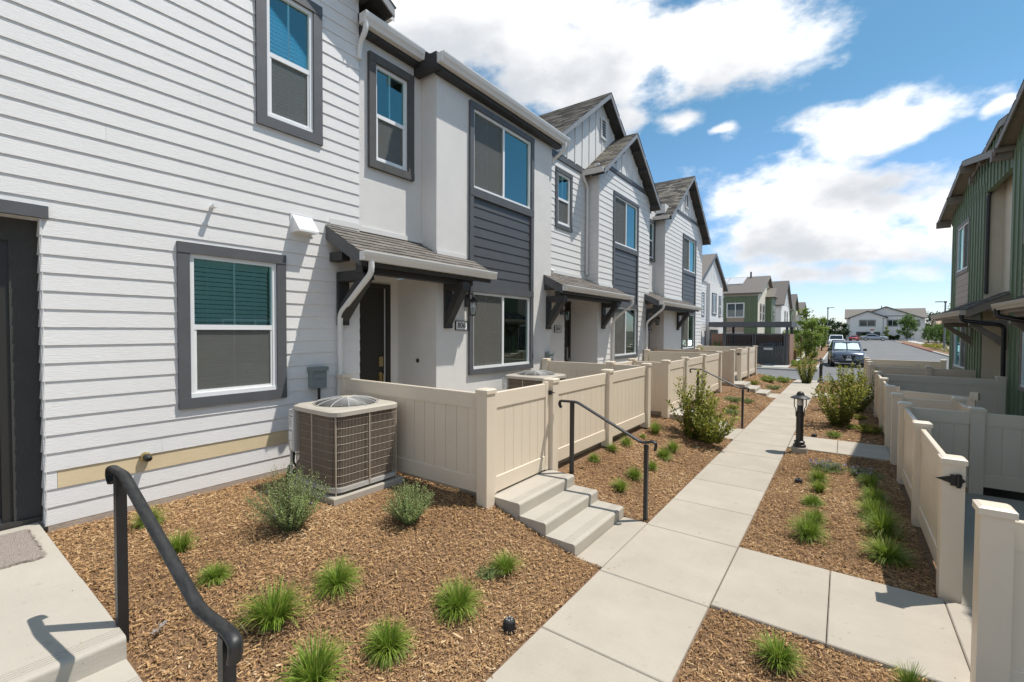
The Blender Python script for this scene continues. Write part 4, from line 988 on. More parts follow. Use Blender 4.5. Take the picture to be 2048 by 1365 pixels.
    mb = MB(); mb.tube([(x-hx-.03, y-hy+.05, z+.37), (x-hx-.05, y-hy+.05, z+.2), (x-hx-.08, y-hy+.1, z+.14), (x-hx-.2, y-hy+.2, z+.16)], .014, 8); mb.tube([(x-hx, y-hy+.1, z+.14), (x-hx-.12, y-hy+.02, z+.03), (x-hx-.25, y-hy+.12, z+.10)], .028, 8); mb.build('pipe', 'hose_black', t)
    return t
ac = air_con(-4.615, 3.10, .385, 'brown and cream air conditioner beside the near fence')
dup(ac, (-4.57, 7.02, .42), 0, 'brown and cream air conditioner standing inside the first fenced patio')

# ------------------------------------------------------------------ vinyl fences
FM = {}
def boxmesh(key, x0, y0, z0, x1, y1, z1, m, c=.0):
    k = (key, round(x1-x0, 3), round(y1-y0, 3), round(z1-z0, 3), m)
    if k not in FM:
        mb = MB()
        if c: mb.chamber(x0, y0, z0, x1, y1, z1, c)
        else: mb.box(x0, y0, z0, x1, y1, z1)
        FM[k] = mb.mesh(key, m)
    return FM[k]
PW = .135
def post(t, x, y, zb, zt):
    hgt = round(zt-.02-zb, 3); w = PW/2
    p = put('post', boxmesh('post', -w, -w, 0, w, w, hgt, 'vinyl_tan'), t, (x, y, zb))
    if 'cap' not in FM:
        mb = MB(); w2 = w+.012; mb.box(-w2, -w2, -.025, w2, w2, .012); mb.add([(-w2, -w2, .012), (w2, -w2, .012), (w2, w2, .012), (-w2, w2, .012), (-w2+.02, -w2+.02, .024), (w2-.02, -w2+.02, .024), (w2-.02, w2-.02, .024), (-w2+.02, w2-.02, .024)], [(0, 1, 5, 4), (1, 2, 6, 5), (2, 3, 7, 6), (3, 0, 4, 7), (4, 5, 6, 7)])
        FM['cap'] = mb.mesh('post_cap', 'vinyl_tan')
    put('post_cap', FM['cap'], p, (x, y, zt-.02))
    return p
def panel(t, x0, y0, x1, y1, zb, zt, rail=.165, rt=.045, bw=.165, low=True):
    """top rail, bottom rail and tongue and groove boards between two points, along X or Y"""
    L_ = abs(x1-x0)+abs(y1-y0); along = abs(y1-y0) > abs(x1-x0)
    cx, cy = (x0+x1)/2, (y0+y1)/2
    def bx(name, a0, a1, z0, z1, th, c=.006):
        l = a1-a0; mid = (a0+a1)/2
        if along: me = boxmesh(name, -th/2, -l/2, 0, th/2, l/2, z1-z0, 'vinyl_tan', c); put(name, me, t, (cx, cy+mid, z0))
        else: me = boxmesh(name, -l/2, -th/2, 0, l/2, th/2, z1-z0, 'vinyl_tan', c); put(name, me, t, (cx+mid, cy, z0))
    bx('top_rail', -L_/2, L_/2, zt-rail, zt, rt); bx('bottom_rail', -L_/2, L_/2, zb, zb+rail, rt)
    n = max(1, round(L_/bw)); w = L_/n
    for i in range(n):
        a = -L_/2+i*w; bx('board', a+.0025, a+w-.0025, zb+rail-.01, zt-rail+.01, .022, .0)
        bx('groove_tongue', a-.006, a+.006, zb+rail-.01, zt-rail+.01, .010, 0) if 0 < i else None
def fence(label, posts, panels, group='tan vinyl patio fences', base=(0, 0, 0)):
    t = thing('patio_fence', label, 'fence', base, group)
    for p in posts: post(t, *p)
    for p in panels: panel(t, *p)
    return t
def gate(label, x, y0, y1, zb, zt, group='tan vinyl patio gates', hinge=None):
    t = thing('fence_gate', label, 'gate', (x, y0, zb), group)
    for y in (y0+.03, y1-.03):
        put('stile', boxmesh('stile', -.026, -.03, 0, .026, .03, round(zt-zb+.03, 3), 'vinyl_tan', .004), t, (x, y, zb-.01))
    panel(t, x, y0+.06, x, y1-.06, zb, zt)
    return t
FXL, FXR = -3.0, .72
h_ = PW/2
zt, zb = 1.455, .41
def cross(x0, x1, y, zb, zt): return (x0+h_, y, x1-h_, y, zb, zt)
def run(x, y0, y1, zb, zt): return (x, y0+h_, x, y1-h_, zb, zt)
g0, g1 = .30, 1.505
fence('nearest left tan fence beside the brown air conditioner', [(-5.50, 3.66, g0, g1), (FXL, 3.66, g0-.08, g1)], [cross(-5.50, FXL, 3.66, .40, zt)], base=(-4.2, 3.66, .3))
fence('tan fence behind the first handrail and the row of grass tufts', [(FXL, 4.97, g0, g1), (FXL, 6.67, g0, g1), (FXL, 8.42, g0, g1), (-3.72, 8.42, g0, g1), (-5.22, 8.42, g0, g1), (-3.72, 9.60, g0, g1)],
      [run(FXL, 4.97, 6.67, zb, zt), run(FXL, 6.67, 8.42, zb, zt), cross(-3.72, FXL, 8.42, zb, zt), cross(-5.22, -3.72, 8.42, zb, zt), run(-3.72, 8.42, 9.60, zb, zt)], base=(FXL, 6.7, .3))
fence('tan fence behind the glossy shrub and the second handrail', [(FXL, 9.60, g0, g1), (FXL, 10.99, g0, g1), (FXL, 12.70, g0, g1), (FXL, 14.62, g0, g1), (-5.2, 14.62, g0, g1)],
      [cross(-3.72, FXL, 9.60, zb, zt), run(FXL, 10.99, 12.70, zb, zt), run(FXL, 12.70, 14.62, zb, zt), cross(-5.2, FXL, 14.62, zb, zt)], base=(FXL, 12.7, .3))
fence('farthest left tan fence around the open gateway', [(FXL, 16.62, g0, g1), (FXL, 17.92, g0, g1), (FXL, 19.62, g0, g1), (FXL, 21.42, g0-.05, g1), (-5.2, 21.42, g0, g1), (-4.12, 16.62, g0, g1), (-5.55, 16.62, g0, g1)],
      [cross(-4.12, FXL, 16.62, zb, zt), cross(-5.55, -4.12, 16.62, zb, zt), run(FXL, 17.92, 19.62, zb, zt), run(FXL, 19.62, 21.42, zb, zt), cross(-5.2, FXL, 21.42, zb, zt)], base=(FXL, 18.5, .3))
gate('nearest tan gate at the top of the first steps', FXL, 3.75, 4.86, .385, zt+.0)
gate('tan gate behind the glossy shrub', FXL, 9.69, 10.90, .39, zt)
# gate latch on the first gate
t = thing('gate_latch', 'small black latch between the first gate and its post', 'latch', (-2.98, 4.885, 1.33))
mb = MB(); mb.box(-2.985, 4.866, 1.31, -2.95, 4.90, 1.36); mb.prism([(-2.95, 4.87, 1.325), (-2.95, 4.90, 1.33), (-2.90, 4.895, 1.335)], [(-2.95, 4.87, 1.345), (-2.95, 4.90, 1.345), (-2.90, 4.895, 1.342)]); mb.build('body', 'black_metal', t)
# right-hand fences
zt, zb = 1.06, .05; g0, g1 = -.05, 1.125
fence('tan fence at the right edge nearest the camera, seen end on', [(FXR, 3.74, g0, g1), (2.9, 3.74, g0, g1), (FXR+.33, 3.93, g0, g1-.06)], [cross(FXR, 2.9, 3.74, zb, zt)], base=(1.6, 3.74, 0))
fence('near right tan fence with the black gate hinge on its end post', [(FXR, 5.00, g0, g1), (FXR, 6.74, g0, g1), (FXR, 8.47, g0, g1), (1.44, 8.47, g0, g1), (2.93, 8.47, g0, g1), (1.44, 9.63, g0, g1), (FXR, 9.63, g0, g1)],
      [run(FXR, 5.00, 6.74, zb, zt), run(FXR, 6.74, 8.47, zb, zt), cross(FXR, 1.44, 8.47, zb, zt), cross(1.44, 2.93, 8.47, .09, zt), run(1.44, 8.47, 9.63, zb, zt), cross(FXR, 1.44, 9.63, zb, zt)], base=(FXR, 6.7, 0))
fence('middle right tan fence beside the round shrub and lamp bollard', [(FXR, 10.94, g0, g1), (FXR, 12.70, g0, g1), (FXR, 14.73, g0, g1), (2.88, 14.78, g0, g1)], [run(FXR, 10.94, 12.70, zb, zt), run(FXR, 12.70, 14.73, zb, zt), cross(FXR, 2.88, 14.76, zb, zt)], base=(FXR, 12.7, 0))
fence('farthest right tan fence in front of the parked dark car', [(FXR, 17.87, g0, g1), (2.02, 17.87, g0, g1), (3.28, 17.87, g0, g1), (FXR, 19.30, g0, g1), (FXR, 20.8, g0, g1), (FXR, 22.4, g0, g1), (2.92, 22.4, g0, g1)],
      [cross(FXR, 2.02, 17.87, zb, zt), cross(2.02, 3.28, 17.87, zb, zt), run(FXR, 19.30, 20.8, zb, zt), run(FXR, 20.8, 22.4, zb, zt), cross(FXR, 2.92, 22.4, zb, zt)], base=(FXR, 20, 0))
def swung_gate(label, x, y, ang, w=1.0):
    t = thing('fence_gate', label, 'gate', (0, 0, 0), 'tan vinyl patio gates')
    for u in (.03, w-.03): put('stile', boxmesh('stile', -.026, -.03, 0, .026, .03, 1.08, 'vinyl_tan', .004), t, (0, u, .04))
    panel(t, 0, .06, 0, w-.06, .05, 1.06)
    put('end_cap', boxmesh('end_cap', -.05, -.05, 0, .05, .05, .12, 'vinyl_tan', .006), t, (0, w-.01, 1.02))
    t.location = (x, y, 0); t.rotation_euler = (0, 0, ang); return t
swung_gate('tan gate standing open in the middle right patio', .80, 10.86, R_(-115), 1.05)
swung_gate('tan gate standing open in the far right patio', .82, 19.22, R_(-97), 1.1)
t = thing('spear_hinge', 'black spear-shaped gate hinge on the near right end post', 'hinge', (.72, 4.92, .96))
mb = MB()
for s_, l in ((-1, .12), (1, .06)):
    mb.prism([(.73+s_*.03, 4.922, .93), (.73+s_*.03, 4.922, .985), (.73+s_*l, 4.925, .957)], [(.73+s_*.03, 4.932, .93), (.73+s_*.03, 4.932, .985), (.73+s_*l, 4.932, .957)])
mb.box(.70, 4.905, .915, .765, 4.9315, 1.0); mb.tube([(.745, 4.90, .905), (.745, 4.90, 1.012)], .014, 8); mb.build('strap', 'black_metal', t)
t = thing('spear_hinge', 'tiny black hinge on the post of the farthest left gateway', 'hinge', (FXL, 17.84, 1.3))
mb = MB(); mb.prism([(FXL-.12, 17.835, 1.30), (FXL-.03, 17.835, 1.26), (FXL+.05, 17.835, 1.30), (FXL-.03, 17.835, 1.34)], [(FXL-.12, 17.85, 1.30), (FXL-.03, 17.85, 1.26), (FXL+.05, 17.85, 1.30), (FXL-.03, 17.85, 1.34)]); mb.build('strap', 'black_metal', t)

# ------------------------------------------------------------------ handrails
def handrail(label, x, y, z, posts, line, w=.034, hgt=.02, pw=.025, group='black metal handrails'):
    t = thing('handrail', label, 'handrail', (x, y, z), group)
    for px, z0, z1 in posts:
        mb = MB(); mb.chamber(px-pw, y-pw, z0, px+pw, y+pw, z1, .003); mb.build('post', 'black_metal', t)
    P_ = [Vector((a, y, b)) for a, b in line]; out = [P_[0]]
    for i in range(1, len(P_)-1):
        a, b, c = P_[i-1], P_[i], P_[i+1]; d = min(.045, (b-a).length*.45, (c-b).length*.45)
        p, q = b+(a-b).normalized()*d, b+(c-b).normalized()*d
        for k in range(5): s_ = k/4; out.append(p*(1-s_)**2+b*2*s_*(1-s_)+q*s_*s_)
    out.append(P_[-1])
    # cap-rail section: domed top, flat underside, swept in the XZ plane
    sec = [(-w, -.35), (-w, .25), (-w*.72, .75), (-w*.3, 1), (w*.3, 1), (w*.72, .75), (w, .25), (w, -.35), (w*.55, -.35), (w*.55, -.8), (-w*.55, -.8), (-w*.55, -.35)]
    mb = MB(); rings = []
    for i, p in enumerate(out):
        tg = (out[min(i+1, len(out)-1)]-out[max(i-1, 0)]).normalized(); nn = Vector((-tg.z, 0, tg.x))
        if i == 0 or nn.dot(pn) > -.2 or True:
            pn = nn
        rings.append([p+Vector((0, a, 0))+nn*(b*hgt) for a, b in sec])
    k = len(sec); vs = [v for r in rings for v in r]
    mb.add(vs, [(i*k+j, i*k+(j+1) % k, (i+1)*k+(j+1) % k, (i+1)*k+j) for i in range(len(rings)-1) for j in range(k)]+[tuple(range(k))[::-1], tuple(range((len(rings)-1)*k, len(rings)*k))])
    mb.build('cap_rail', 'rail_metal', t, smooth=True)
    return t
handrail('black handrail in the foreground leading down from the landing with the mat', -2.7, .775, .2, [(-3.36, .28, 1.275), (-1.965, -.05, .905)],
         [(-3.50, 1.20), (-3.545, 1.235), (-3.53, 1.285), (-3.29, 1.29), (-2.236, .905), (-1.93, .92), (-1.885, .90), (-1.885, .86), (-1.90, .82)], w=.027, hgt=.016)
hr = handrail('thin black handrail beside the nearest steps', -2.2, 4.955, .2, [(-2.69, .22, 1.225), (-1.755, -.05, .85)],
         [(-2.845, 1.15), (-2.87, 1.19), (-2.86, 1.235), (-2.62, 1.24), (-1.80, .862), (-1.68, .895), (-1.645, .88), (-1.65, .83), (-1.66, .80)], w=.026, hgt=.016, pw=.021)
dup(hr, (-2.2, 10.95, .2), 0, 'thin black handrail behind the glossy shrub')

# ------------------------------------------------------------------ lamp bollards and small ground fittings
def bollard(x, y, z, label):
    t = thing('lamp_bollard', label, 'bollard light', (x, y, z), 'black lamp bollards along the path')
    c = (x, y, z)
    mb = MB(); mb.lathe([(0, -.06), (.125, -.06), (.125, .07), (.115, .085), (0, .085)], c, 20); mb.build('footing', 'concrete_patio', t)
    mb = MB(); mb.lathe([(0, .085), (.098, .085), (.102, .10), (.098, .125), (.078, .135), (.076, .155), (.086, .165), (.086, .18), (.070, .19), (.062, .20), (0, .20)], c, 22); mb.build('base_collar', 'bronze_metal', t, smooth=True)
    mb = MB(); mb.lathe([(0, .20), (.058, .20), (.058, .70), (.05, .71), (.045, .80), (.03, .82), (0, .82)], c, 20); mb.build('shaft', 'bronze_metal', t, smooth=True)
    for k in range(4):
        a = k*math.pi/2+.5; ca, sa = math.cos(a), math.sin(a)
        mb = MB(); mb.tube([(x+.066*ca, y+.066*sa, z+.62), (x+.070*ca, y+.070*sa, z+.76), (x+.098*ca, y+.098*sa, z+.80), (x+.098*ca, y+.098*sa, z+.945)], .0085, 6); mb.build('cage_bar', 'bronze_metal', t, smooth=True)
    mb = MB(); mb.lathe([(.042, .82), (.05, .83), (.05, .93), (.042, .94)], c, 14); mb.build('lamp_glass', 'lamp_glass', t, smooth=True)
    mb = MB(); mb.lathe([(0, .938), (.14, .938), (.152, .945), (.152, .955), (.10, .985), (.066, .995), (.062, 1.003), (.060, 1.02), (.045, 1.05), (.02, 1.063), (0, 1.066)], c, 26); mb.build('hat', 'bronze_metal', t, smooth=True)
    return t
b1 = bollard(-.60, 9.46, 0, 'nearest black lamp bollard standing beside the path')
dup(b1, (-.76, 23.2, -.06), 0, 'far black lamp bollard between the two path shrubs')
t = thing('drain_cap', 'black slotted drain cap poking out of the near mulch', 'drain', (-1.87, 2.55, .02)); x, y, z = -1.87, 2.55, -.01
mb = MB(); mb.lathe([(0, .0), (.042, .0), (.036, .085), (.030, .092), (0, .092)], (x, y, z), 18); b = mb.build('body', 'drain_black', t)
mb = MB()
for k in range(18):
    a = k*math.tau/18; mb.tube([(x+.045*math.cos(a), y+.045*math.sin(a), z), (x+.0385*math.cos(a), y+.0385*math.sin(a), z+.082)], .0042, 5)
mb.build('rib', 'drain_black', t)
mb = MB()
for k in range(6):
    a = k*math.tau/6; mb.box(x+.02*math.cos(a)-.004, y+.02*math.sin(a)-.004, z+.0915, x+.02*math.cos(a)+.004, y+.02*math.sin(a)+.004, z+.095)
mb.build('top_slot', 'ac_grey', t)
def irrigation(x, y, label):
    t = thing('irrigation_cap', label, 'irrigation cap', (x, y, 0)); mb = MB(); mb.chamber(x-.045, y-.035, -.04, x+.045, y+.035, .035, .008); mb.build('lid', 'drain_black', t)
    mb = MB(); mb.tube([(x, y, .03), (x, y, .05)], .012, 8); mb.build('knob', 'drain_black', t)
irrigation(-.48, 7.55, 'small black irrigation cap in the mulch beside the grass tufts'); irrigation(-.45, 11.06, 'small black irrigation cap just behind the walkway by the lamp bollard')
# crumpled pale scrap in the near bed
t = thing('paper_scrap', 'crumpled pale scrap half buried in the mulch behind the near handrail', 'litter', (-3.26, .95, .34))
mb = MB(); gx = 7; pts = [(-3.31+.014*i+random.uniform(-.008, .008), .90+.014*j+.03*math.sin(i*.8)+random.uniform(-.008, .008), .325+random.uniform(0, .022)) for j in range(4) for i in range(gx)]
mb.add(pts, [(j*gx+i, j*gx+i+1, (j+1)*gx+i+1, (j+1)*gx+i) for j in range(3) for i in range(gx-1)]); mb.build('scrap', 'rug', t, fix=False)

# ------------------------------------------------------------------ green row on the right
def FXm(x): return Fr((x, 0, 0), (0, 1, 0), (-1, 0, 0))
def green_bay(hh, u0, u1, xb, zt, gf, up, porch_u, dz=-.44, far_end=False, sp=.36):
    F = FXm(xb); hs = [(w[0]-.02, w[1]+.02, w[2]-.02, w[3]+.02) for w in (gf, up)]
    mb = MB(); wall_holes(mb, F, u0, u1, -.1, zt, -.14, 0, hs); mb.box(xb+.14, u1-.14, -.1, xb+.5, u1, zt)
    mb.build('bay_wall', 'green_panel', hh)
    mb = MB(); mb.box(xb+.012, u0-.004, -.1, xb+.5, u0+.12, zt); mb.build('return_wall', 'beige_stucco', hh)
    col = [(up[0]-.10, up[1]+.10, gf[2]-.12, up[3]+.12)]
    battens(hh, F, u0, u1, -.05, zt, col, .0, 'green_batten', sp=sp)
    window(hh, F, *up, 'slide', trim=.08, td=.03, trims=(1, 1, 0, 1), tm='taupe_trim', blind=False); window(hh, F, *gf, 'slide', trim=.08, td=.03, trims=(1, 1, 1, 0), tm='taupe_trim', blind=False)
    for z0, z1 in ((up[2]-.12, up[2]-.002), (gf[3]+.002, gf[3]+.10)):
        mb = MB(); F.box(mb, up[0]-.08, up[1]+.08, z0, z1, -.01, .035); mb.build('belt_board', 'taupe_trim', hh)
    lap(hh, F, up[0]-.06, up[1]+.06, gf[3]+.10, up[2]-.12, e=.185, m='brown_siding', joints=False, name='brown_board')
hg = thing('townhouse', 'green board-and-batten townhouse with brown panels at the right edge', 'house', (3.2, 16, 0))
GFr = (19.25, 21.05, 1.0, 2.38); UPr = (19.25, 20.95, 4.08, 5.50)
green_bay(hg, 17.40, 22.0, 3.0, 6.12, GFr, UPr, None, sp=.33)
FRr = FXm(3.35)
nr = (15.6, 16.2, 4.1, 5.6)
doorr = (15.4, 16.9, -.1, 2.5)
mb = MB(); wall_holes(mb, FRr, 14.95, 17.40, -.1, 6.3, -.14, 0, [(nr[0]-.02, nr[1]+.02, nr[2]-.02, nr[3]+.02), doorr]); mb.build('recess_wall', 'beige_stucco', hg)
window(hg, FRr, *nr, 'hung', trim=.09, td=.04, tm='green_batten', blind=False)
mb = MB(); mb.box(3.95, 15.3, -.1, 4.05, 17.0, 2.5); mb.box(3.5, 15.28, -.1, 3.95, 15.4, 2.5); mb.box(3.5, 16.9, -.1, 3.95, 17.02, 2.5); mb.build('porch_wall', 'dark_stucco', hg)
mb = MB(); mb.box(3.90, 15.95, .03, 3.945, 16.85, 2.42); d = mb.build('door', 'taupe_trim', hg)
mb = MB(); mb.tube([(3.90, 16.05, 1.02), (3.86, 16.05, 1.02), (3.855, 16.13, 1.02)], .018, 8); mb.build('handle', 'steel', d)
mb = MB(); mb.box(3.88, 15.90, .03, 3.945, 15.945, 2.46); mb.build('frame', 'white_vinyl', d)
UPn = (11.5, 13.25, 4.08, 5.50); GFn = (12.05, 13.85, 1.0, 2.40)
green_bay(hg, 10.4, 14.95, 3.0, 6.2, GFn, (12.05, 13.85, 4.08, 5.5), None, sp=.33)
mb = MB(); wall_holes(mb, FRr, 3.2, 10.4, -.1, 6.3, -.14, 0, []); mb.build('recess_wall', 'beige_stucco', hg)
mb = MB(); FXm(3.0).box(mb, 4.0, 8.4, -.1, 6.2, -.5, 0); mb.build('bay_wall', 'green_panel', hg); battens(hg, FXm(3.0), 4.0, 8.4, -.05, 6.2, [(5.5, 7.6, .9, 5.7)], 0, 'green_batten', sp=.4)
window(hg, FXm(2.998), 5.6, 7.4, 1.0, 2.4, 'slide', trim=.08, tm='taupe_trim', td=.03, blind=False, trims=(1, 1, 1, 1)); window(hg, FXm(2.998), 5.6, 7.4, 4.08, 5.5, 'slide', trim=.08, tm='taupe_trim', td=.03, blind=False)
mb = MB(); mb.box(3.14, 21.9, -.3, 12, 22.0, 6.1); mb.build('end_wall', 'green_panel', hg)
# low gables with outrigger beams
def low_gable(u0, u1, uc, ze, slope, n1, beams):
    F = FXm(3.0); zpk = ze+(u1-uc)*slope
    mb = MB(); F.poly(mb, [(u0+.1, ze-.25), (u1-.55, ze-.25), (u1-.55, zpk-(u1-.55-uc)*slope-.11), (uc, zpk-.11), (u0+.1, zpk-(uc-u0-.1)*slope-.11)], -.12, -.002); mb.build('gable_wall', 'green_panel', hg)
    u = u0+.35
    while u < u1-.6:
        za = ze-.25; zt_ = zpk-abs(u-uc)*slope-.12; b = MB(); F.box(b, u-.025, u+.025, za, zt_, -.002, .022); b.build('batten', 'green_batten', hg); u += .33
    for sg, ue in ((-1, u0), (1, u1)):
        z2 = zpk-abs(ue-uc)*slope; mb = MB()
        mb.hexa([F.p(ue, z2-.09, -6), F.p(uc, zpk-.09, -6), F.p(uc, zpk-.09, n1-.03), F.p(ue, z2-.09, n1-.03), F.p(ue, z2, -6), F.p(uc, zpk, -6), F.p(uc, zpk, n1-.03), F.p(ue, z2, n1-.03)])
        rf = mb.build('roof', 'taupe_trim', hg)
        mb = MB(); mb.hexa([F.p(ue, z2-.15, n1-.028), F.p(uc, zpk-.15, n1-.028), F.p(uc, zpk-.15, n1), F.p(ue, z2-.15, n1), F.p(ue, z2+.01, n1-.028), F.p(uc, zpk+.01, n1-.028), F.p(uc, zpk+.01, n1), F.p(ue, z2+.01, n1)])
        mb.build('rake_board', 'taupe_trim', rf)
        B = F.p(uc, zpk, 0)-F.p(ue, z2, 0); shingles(rf, F.p(ue, z2+.004, n1+.01), F.N*-1, B, 4.0, B.length, individual=False, fieldm='shingle_brown', expo=.14)
    for ub, w in beams:
        z = zpk-abs(ub-uc)*slope; mb = MB(); F.box(mb, ub-.07, ub+.07, z-.34, z-.13, 0, n1+.06); mb.build('outrigger_beam', 'taupe_trim', hg)
low_gable(14.9, 22.75, 18.4, 6.10, .22, .32, [(22.35, 1), (20.4, 1), (18.4, 1)])
low_gable(7.9, 15.35, 11.6, 6.30, .30, .28, [(15.05, 1), (11.6, 1)])
low_gable(13.0, 19.1, 16.0, 6.72, .17, .06, [(18.75, 1), (17.5, 1)])
gutter(hg, FXm(3.35), 15.1, 17.36, 6.30, .02, 'steel')
def porch_right(u0, u1, n_out, gm='ac_cream'):
    F = FXm(3.0); rf = porch(hg, F, u0, u1, -.35, n_out, 2.63, .5, timber='taupe_trim', edge='taupe_trim', gm='ac_cream', individual=False, fieldm='shingle_field', under='taupe_trim'); return rf
porch_right(14.75, 19.2, .72); porch_right(7.9, 11.9, .72)
FB_ = FXm(3.0); bracket(hg, FB_, 18.45, 0, 2.40, .68, .62, m='taupe_trim', w=.14); bracket(hg, FB_, 15.0, -.0, 2.40, .68, .62, m='taupe_trim', w=.14); bracket(hg, FB_, 11.7, 0, 2.40, .68, .62, m='taupe_trim', w=.14)
mb = MB(); FB_.box(mb, 14.80, 14.94, 2.62, 2.78, 0, .46); mb.build('rafter_end', 'taupe_trim', hg)
downspout(hg, [(2.22, 14.86, 2.55), (2.22, 14.86, 2.40), (2.90, 14.82, 2.28), (2.93, 14.82, .0)], 'black_pipe', .042)
downspout(hg, [(2.22, 11.80, 2.55), (2.22, 11.8, 2.42), (2.6, 11.6, 2.30), (2.93, 11.4, 2.2), (2.95, 11.4, 0)], 'black_pipe', .042)
downspout(hg, [(3.20, 17.28, 6.2), (3.20, 17.28, 6.05), (3.05, 17.34, 5.8), (3.05, 17.34, 3.15)], 'black_pipe', .042)
t = number = None
lantern(0, 0, 0, 'small lantern on the shaded green house wall near its door', l1).location = (3.34, 15.15, 1.95)
lant = [o for o in COL.objects if o.get('label') == 'small lantern on the shaded green house wall near its door'][0]; lant.rotation_euler = (0, 0, math.pi)

# ------------------------------------------------------------------ houses further off
def simple_house(name, label, x0, x1, y0, y1, zb, ze, wallm, roofm='shingle_field', axis='y', pitch=.5, over=.35, trim='slate_trim', faces=(), gable_m=None):
    """walls, pitched roof with eaves, framed windows set into the faces given"""
    t = thing(name, label, 'house', ((x0+x1)/2, (y0+y1)/2, zb))
    mb = MB()
    if axis == 'y':
        xc = (x0+x1)/2; zp = ze+(x1-x0)/2*pitch
        mb.prism([(x0, y0, zb), (x1, y0, zb), (x1, y0, ze), (xc, y0, zp), (x0, y0, ze)], [(x0, y1, zb), (x1, y1, zb), (x1, y1, ze), (xc, y1, zp), (x0, y1, ze)])
    else:
        yc = (y0+y1)/2; zp = ze+(y1-y0)/2*pitch
        mb.prism([(x0, y0, zb), (x0, y1, zb), (x0, y1, ze), (x0, yc, zp), (x0, y0, ze)], [(x1, y0, zb), (x1, y1, zb), (x1, y1, ze), (x1, yc, zp), (x1, y0, ze)])
    mb.build('wall', wallm, t)
    for s_ in (-1, 1):
        mb = MB(); th = .16
        if axis == 'y':
            xe = xc+s_*((x1-x0)/2+over); z2 = zp-((x1-x0)/2+over)*pitch
            mb.hexa([(xe, y0-over, z2), (xc, y0-over, zp), (xc, y1+over, zp), (xe, y1+over, z2), (xe, y0-over, z2+th), (xc, y0-over, zp+th), (xc, y1+over, zp+th), (xe, y1+over, z2+th)])
        else:
            ye = yc+s_*((y1-y0)/2+over); z2 = zp-((y1-y0)/2+over)*pitch
            mb.hexa([(x0-over, ye, z2), (x0-over, yc, zp), (x1+over, yc, zp), (x1+over, ye, z2), (x0-over, ye, z2+th), (x0-over, yc, zp+th), (x1+over, yc, zp+th), (x1+over, ye, z2+th)])
        rf = mb.build('roof', 'shingle' if roofm == 'shingle_field' else roofm, t)
        mb = MB()
        if axis == 'y':
            for yy in (y0-over-.03,): mb.hexa([(xe, yy, z2-.1), (xc, yy, zp-.1), (xc, yy+.03, zp-.1), (xe, yy+.03, z2-.1), (xe, yy, z2+th+.02), (xc, yy, zp+th+.02), (xc, yy+.03, zp+th+.02), (xe, yy+.03, z2+th+.02)])
        else:
            for xx in (x1+over,) if x1 < 0 else (x0-over-.03,): mb.hexa([(xx, ye, z2-.1), (xx, yc, zp-.1), (xx+.03, yc, zp-.1), (xx+.03, ye, z2-.1), (xx, ye, z2+th+.02), (xx, yc, zp+th+.02), (xx+.03, yc, zp+th+.02), (xx+.03, ye, z2+th+.02)])
        mb.build('fascia', trim, rf)
    return t
FXn = lambda x: Fr((x, 0, 0), (0, 1, 0), (1, 0, 0)); FYm = lambda y: Fr((0, y, 0), (1, 0, 0), (0, -1, 0)); FXw = lambda x: Fr((x, 0, 0), (0, 1, 0), (-1, 0, 0))
def fwin(t, F, u0, u1, z0, z1, kind='slide', trim=.1, tm='slate_trim', wm='white_vinyl', tint='car_glass'):
    mb = MB()
    if trim:
        F.box(mb, u0-trim, u1+trim, z1, z1+trim, 0, .05); F.box(mb, u0-trim, u1+trim, z0-trim, z0, 0, .05); F.box(mb, u0-trim, u0, z0, z1, 0, .05); F.box(mb, u1, u1+trim, z0, z1, 0, .05)
    else: F.box(mb, u0, u1, z0-.02, z0, 0, .03)
    w = mb.build('window', tm, t); mb = MB(); a = .06
    F.box(mb, u0, u1, z1-a, z1, 0, .04); F.box(mb, u0, u1, z0, z0+a, 0, .04); F.box(mb, u0, u0+a, z0+a, z1-a, 0, .04); F.box(mb, u1-a, u1, z0+a, z1-a, 0, .04)
    if kind == 'slide': F.box(mb, (u0+u1)/2-.04, (u0+u1)/2+.04, z0+a, z1-a, 0, .04)
    if kind == 'hung': F.box(mb, u0+a, u1-a, (z0+z1)/2-.04, (z0+z1)/2+.04, 0, .04)
    mb.build('frame', wm, w)
    mb = MB(); F.box(mb, u0+a, u1-a, z0+a, z1-a, .003, .012); mb.build('pane', tint, w)
glass('far_glass', (.10, .24, .26), .16)
# white end house across the alley
t = simple_house('end_house', 'white house across the alley, seen just behind the left row', -17, -8.6, 34.6, 43.2, -.4, 5.75, 'white_stucco', axis='x', pitch=.55, over=.3)
Fh = FXn(-8.6)
for ch in [c for c in t.children if c.name.startswith('wall')]: pass
lap(t, Fh, 34.6, 37.2, -.2, 5.6, e=.2, joined=True); lap(t, Fh, 41.6, 43.2, -.2, 5.4, e=.2, joined=True)
for a in (37.3,): 
    mb = MB(); Fh.box(mb, 37.2, 41.6, -.3, 5.75, 0, .25); mb.build('bay_wall', 'white_stucco', t)
tri_bb(t, Fh.at(.1), 38.9, 4.2, 8.0, .55, 5.85, 0, m='white_siding', sp=.5)
Fb = Fh.at(.25)
fwin(t, Fb, 37.9, 39.2, 3.5, 5.0); fwin(t, Fb, 40.3, 40.9, 3.4, 4.9, 'hung'); fwin(t, Fh, 42.2, 42.8, 3.4, 4.8, 'hung'); fwin(t, Fh, 35.6, 36.3, 3.3, 4.9, 'hung')
mb = MB(); Fh.box(mb, 35.5, 36.5, -.3, 2.0, 0, .06); d = mb.build('door', 'white_vinyl', t); mb = MB(); Fh.box(mb, 35.38, 35.5, -.3, 2.1, 0, .1); Fh.box(mb, 36.5, 36.62, -.3, 2.1, 0, .1); mb.build('frame', 'slate_trim', d)
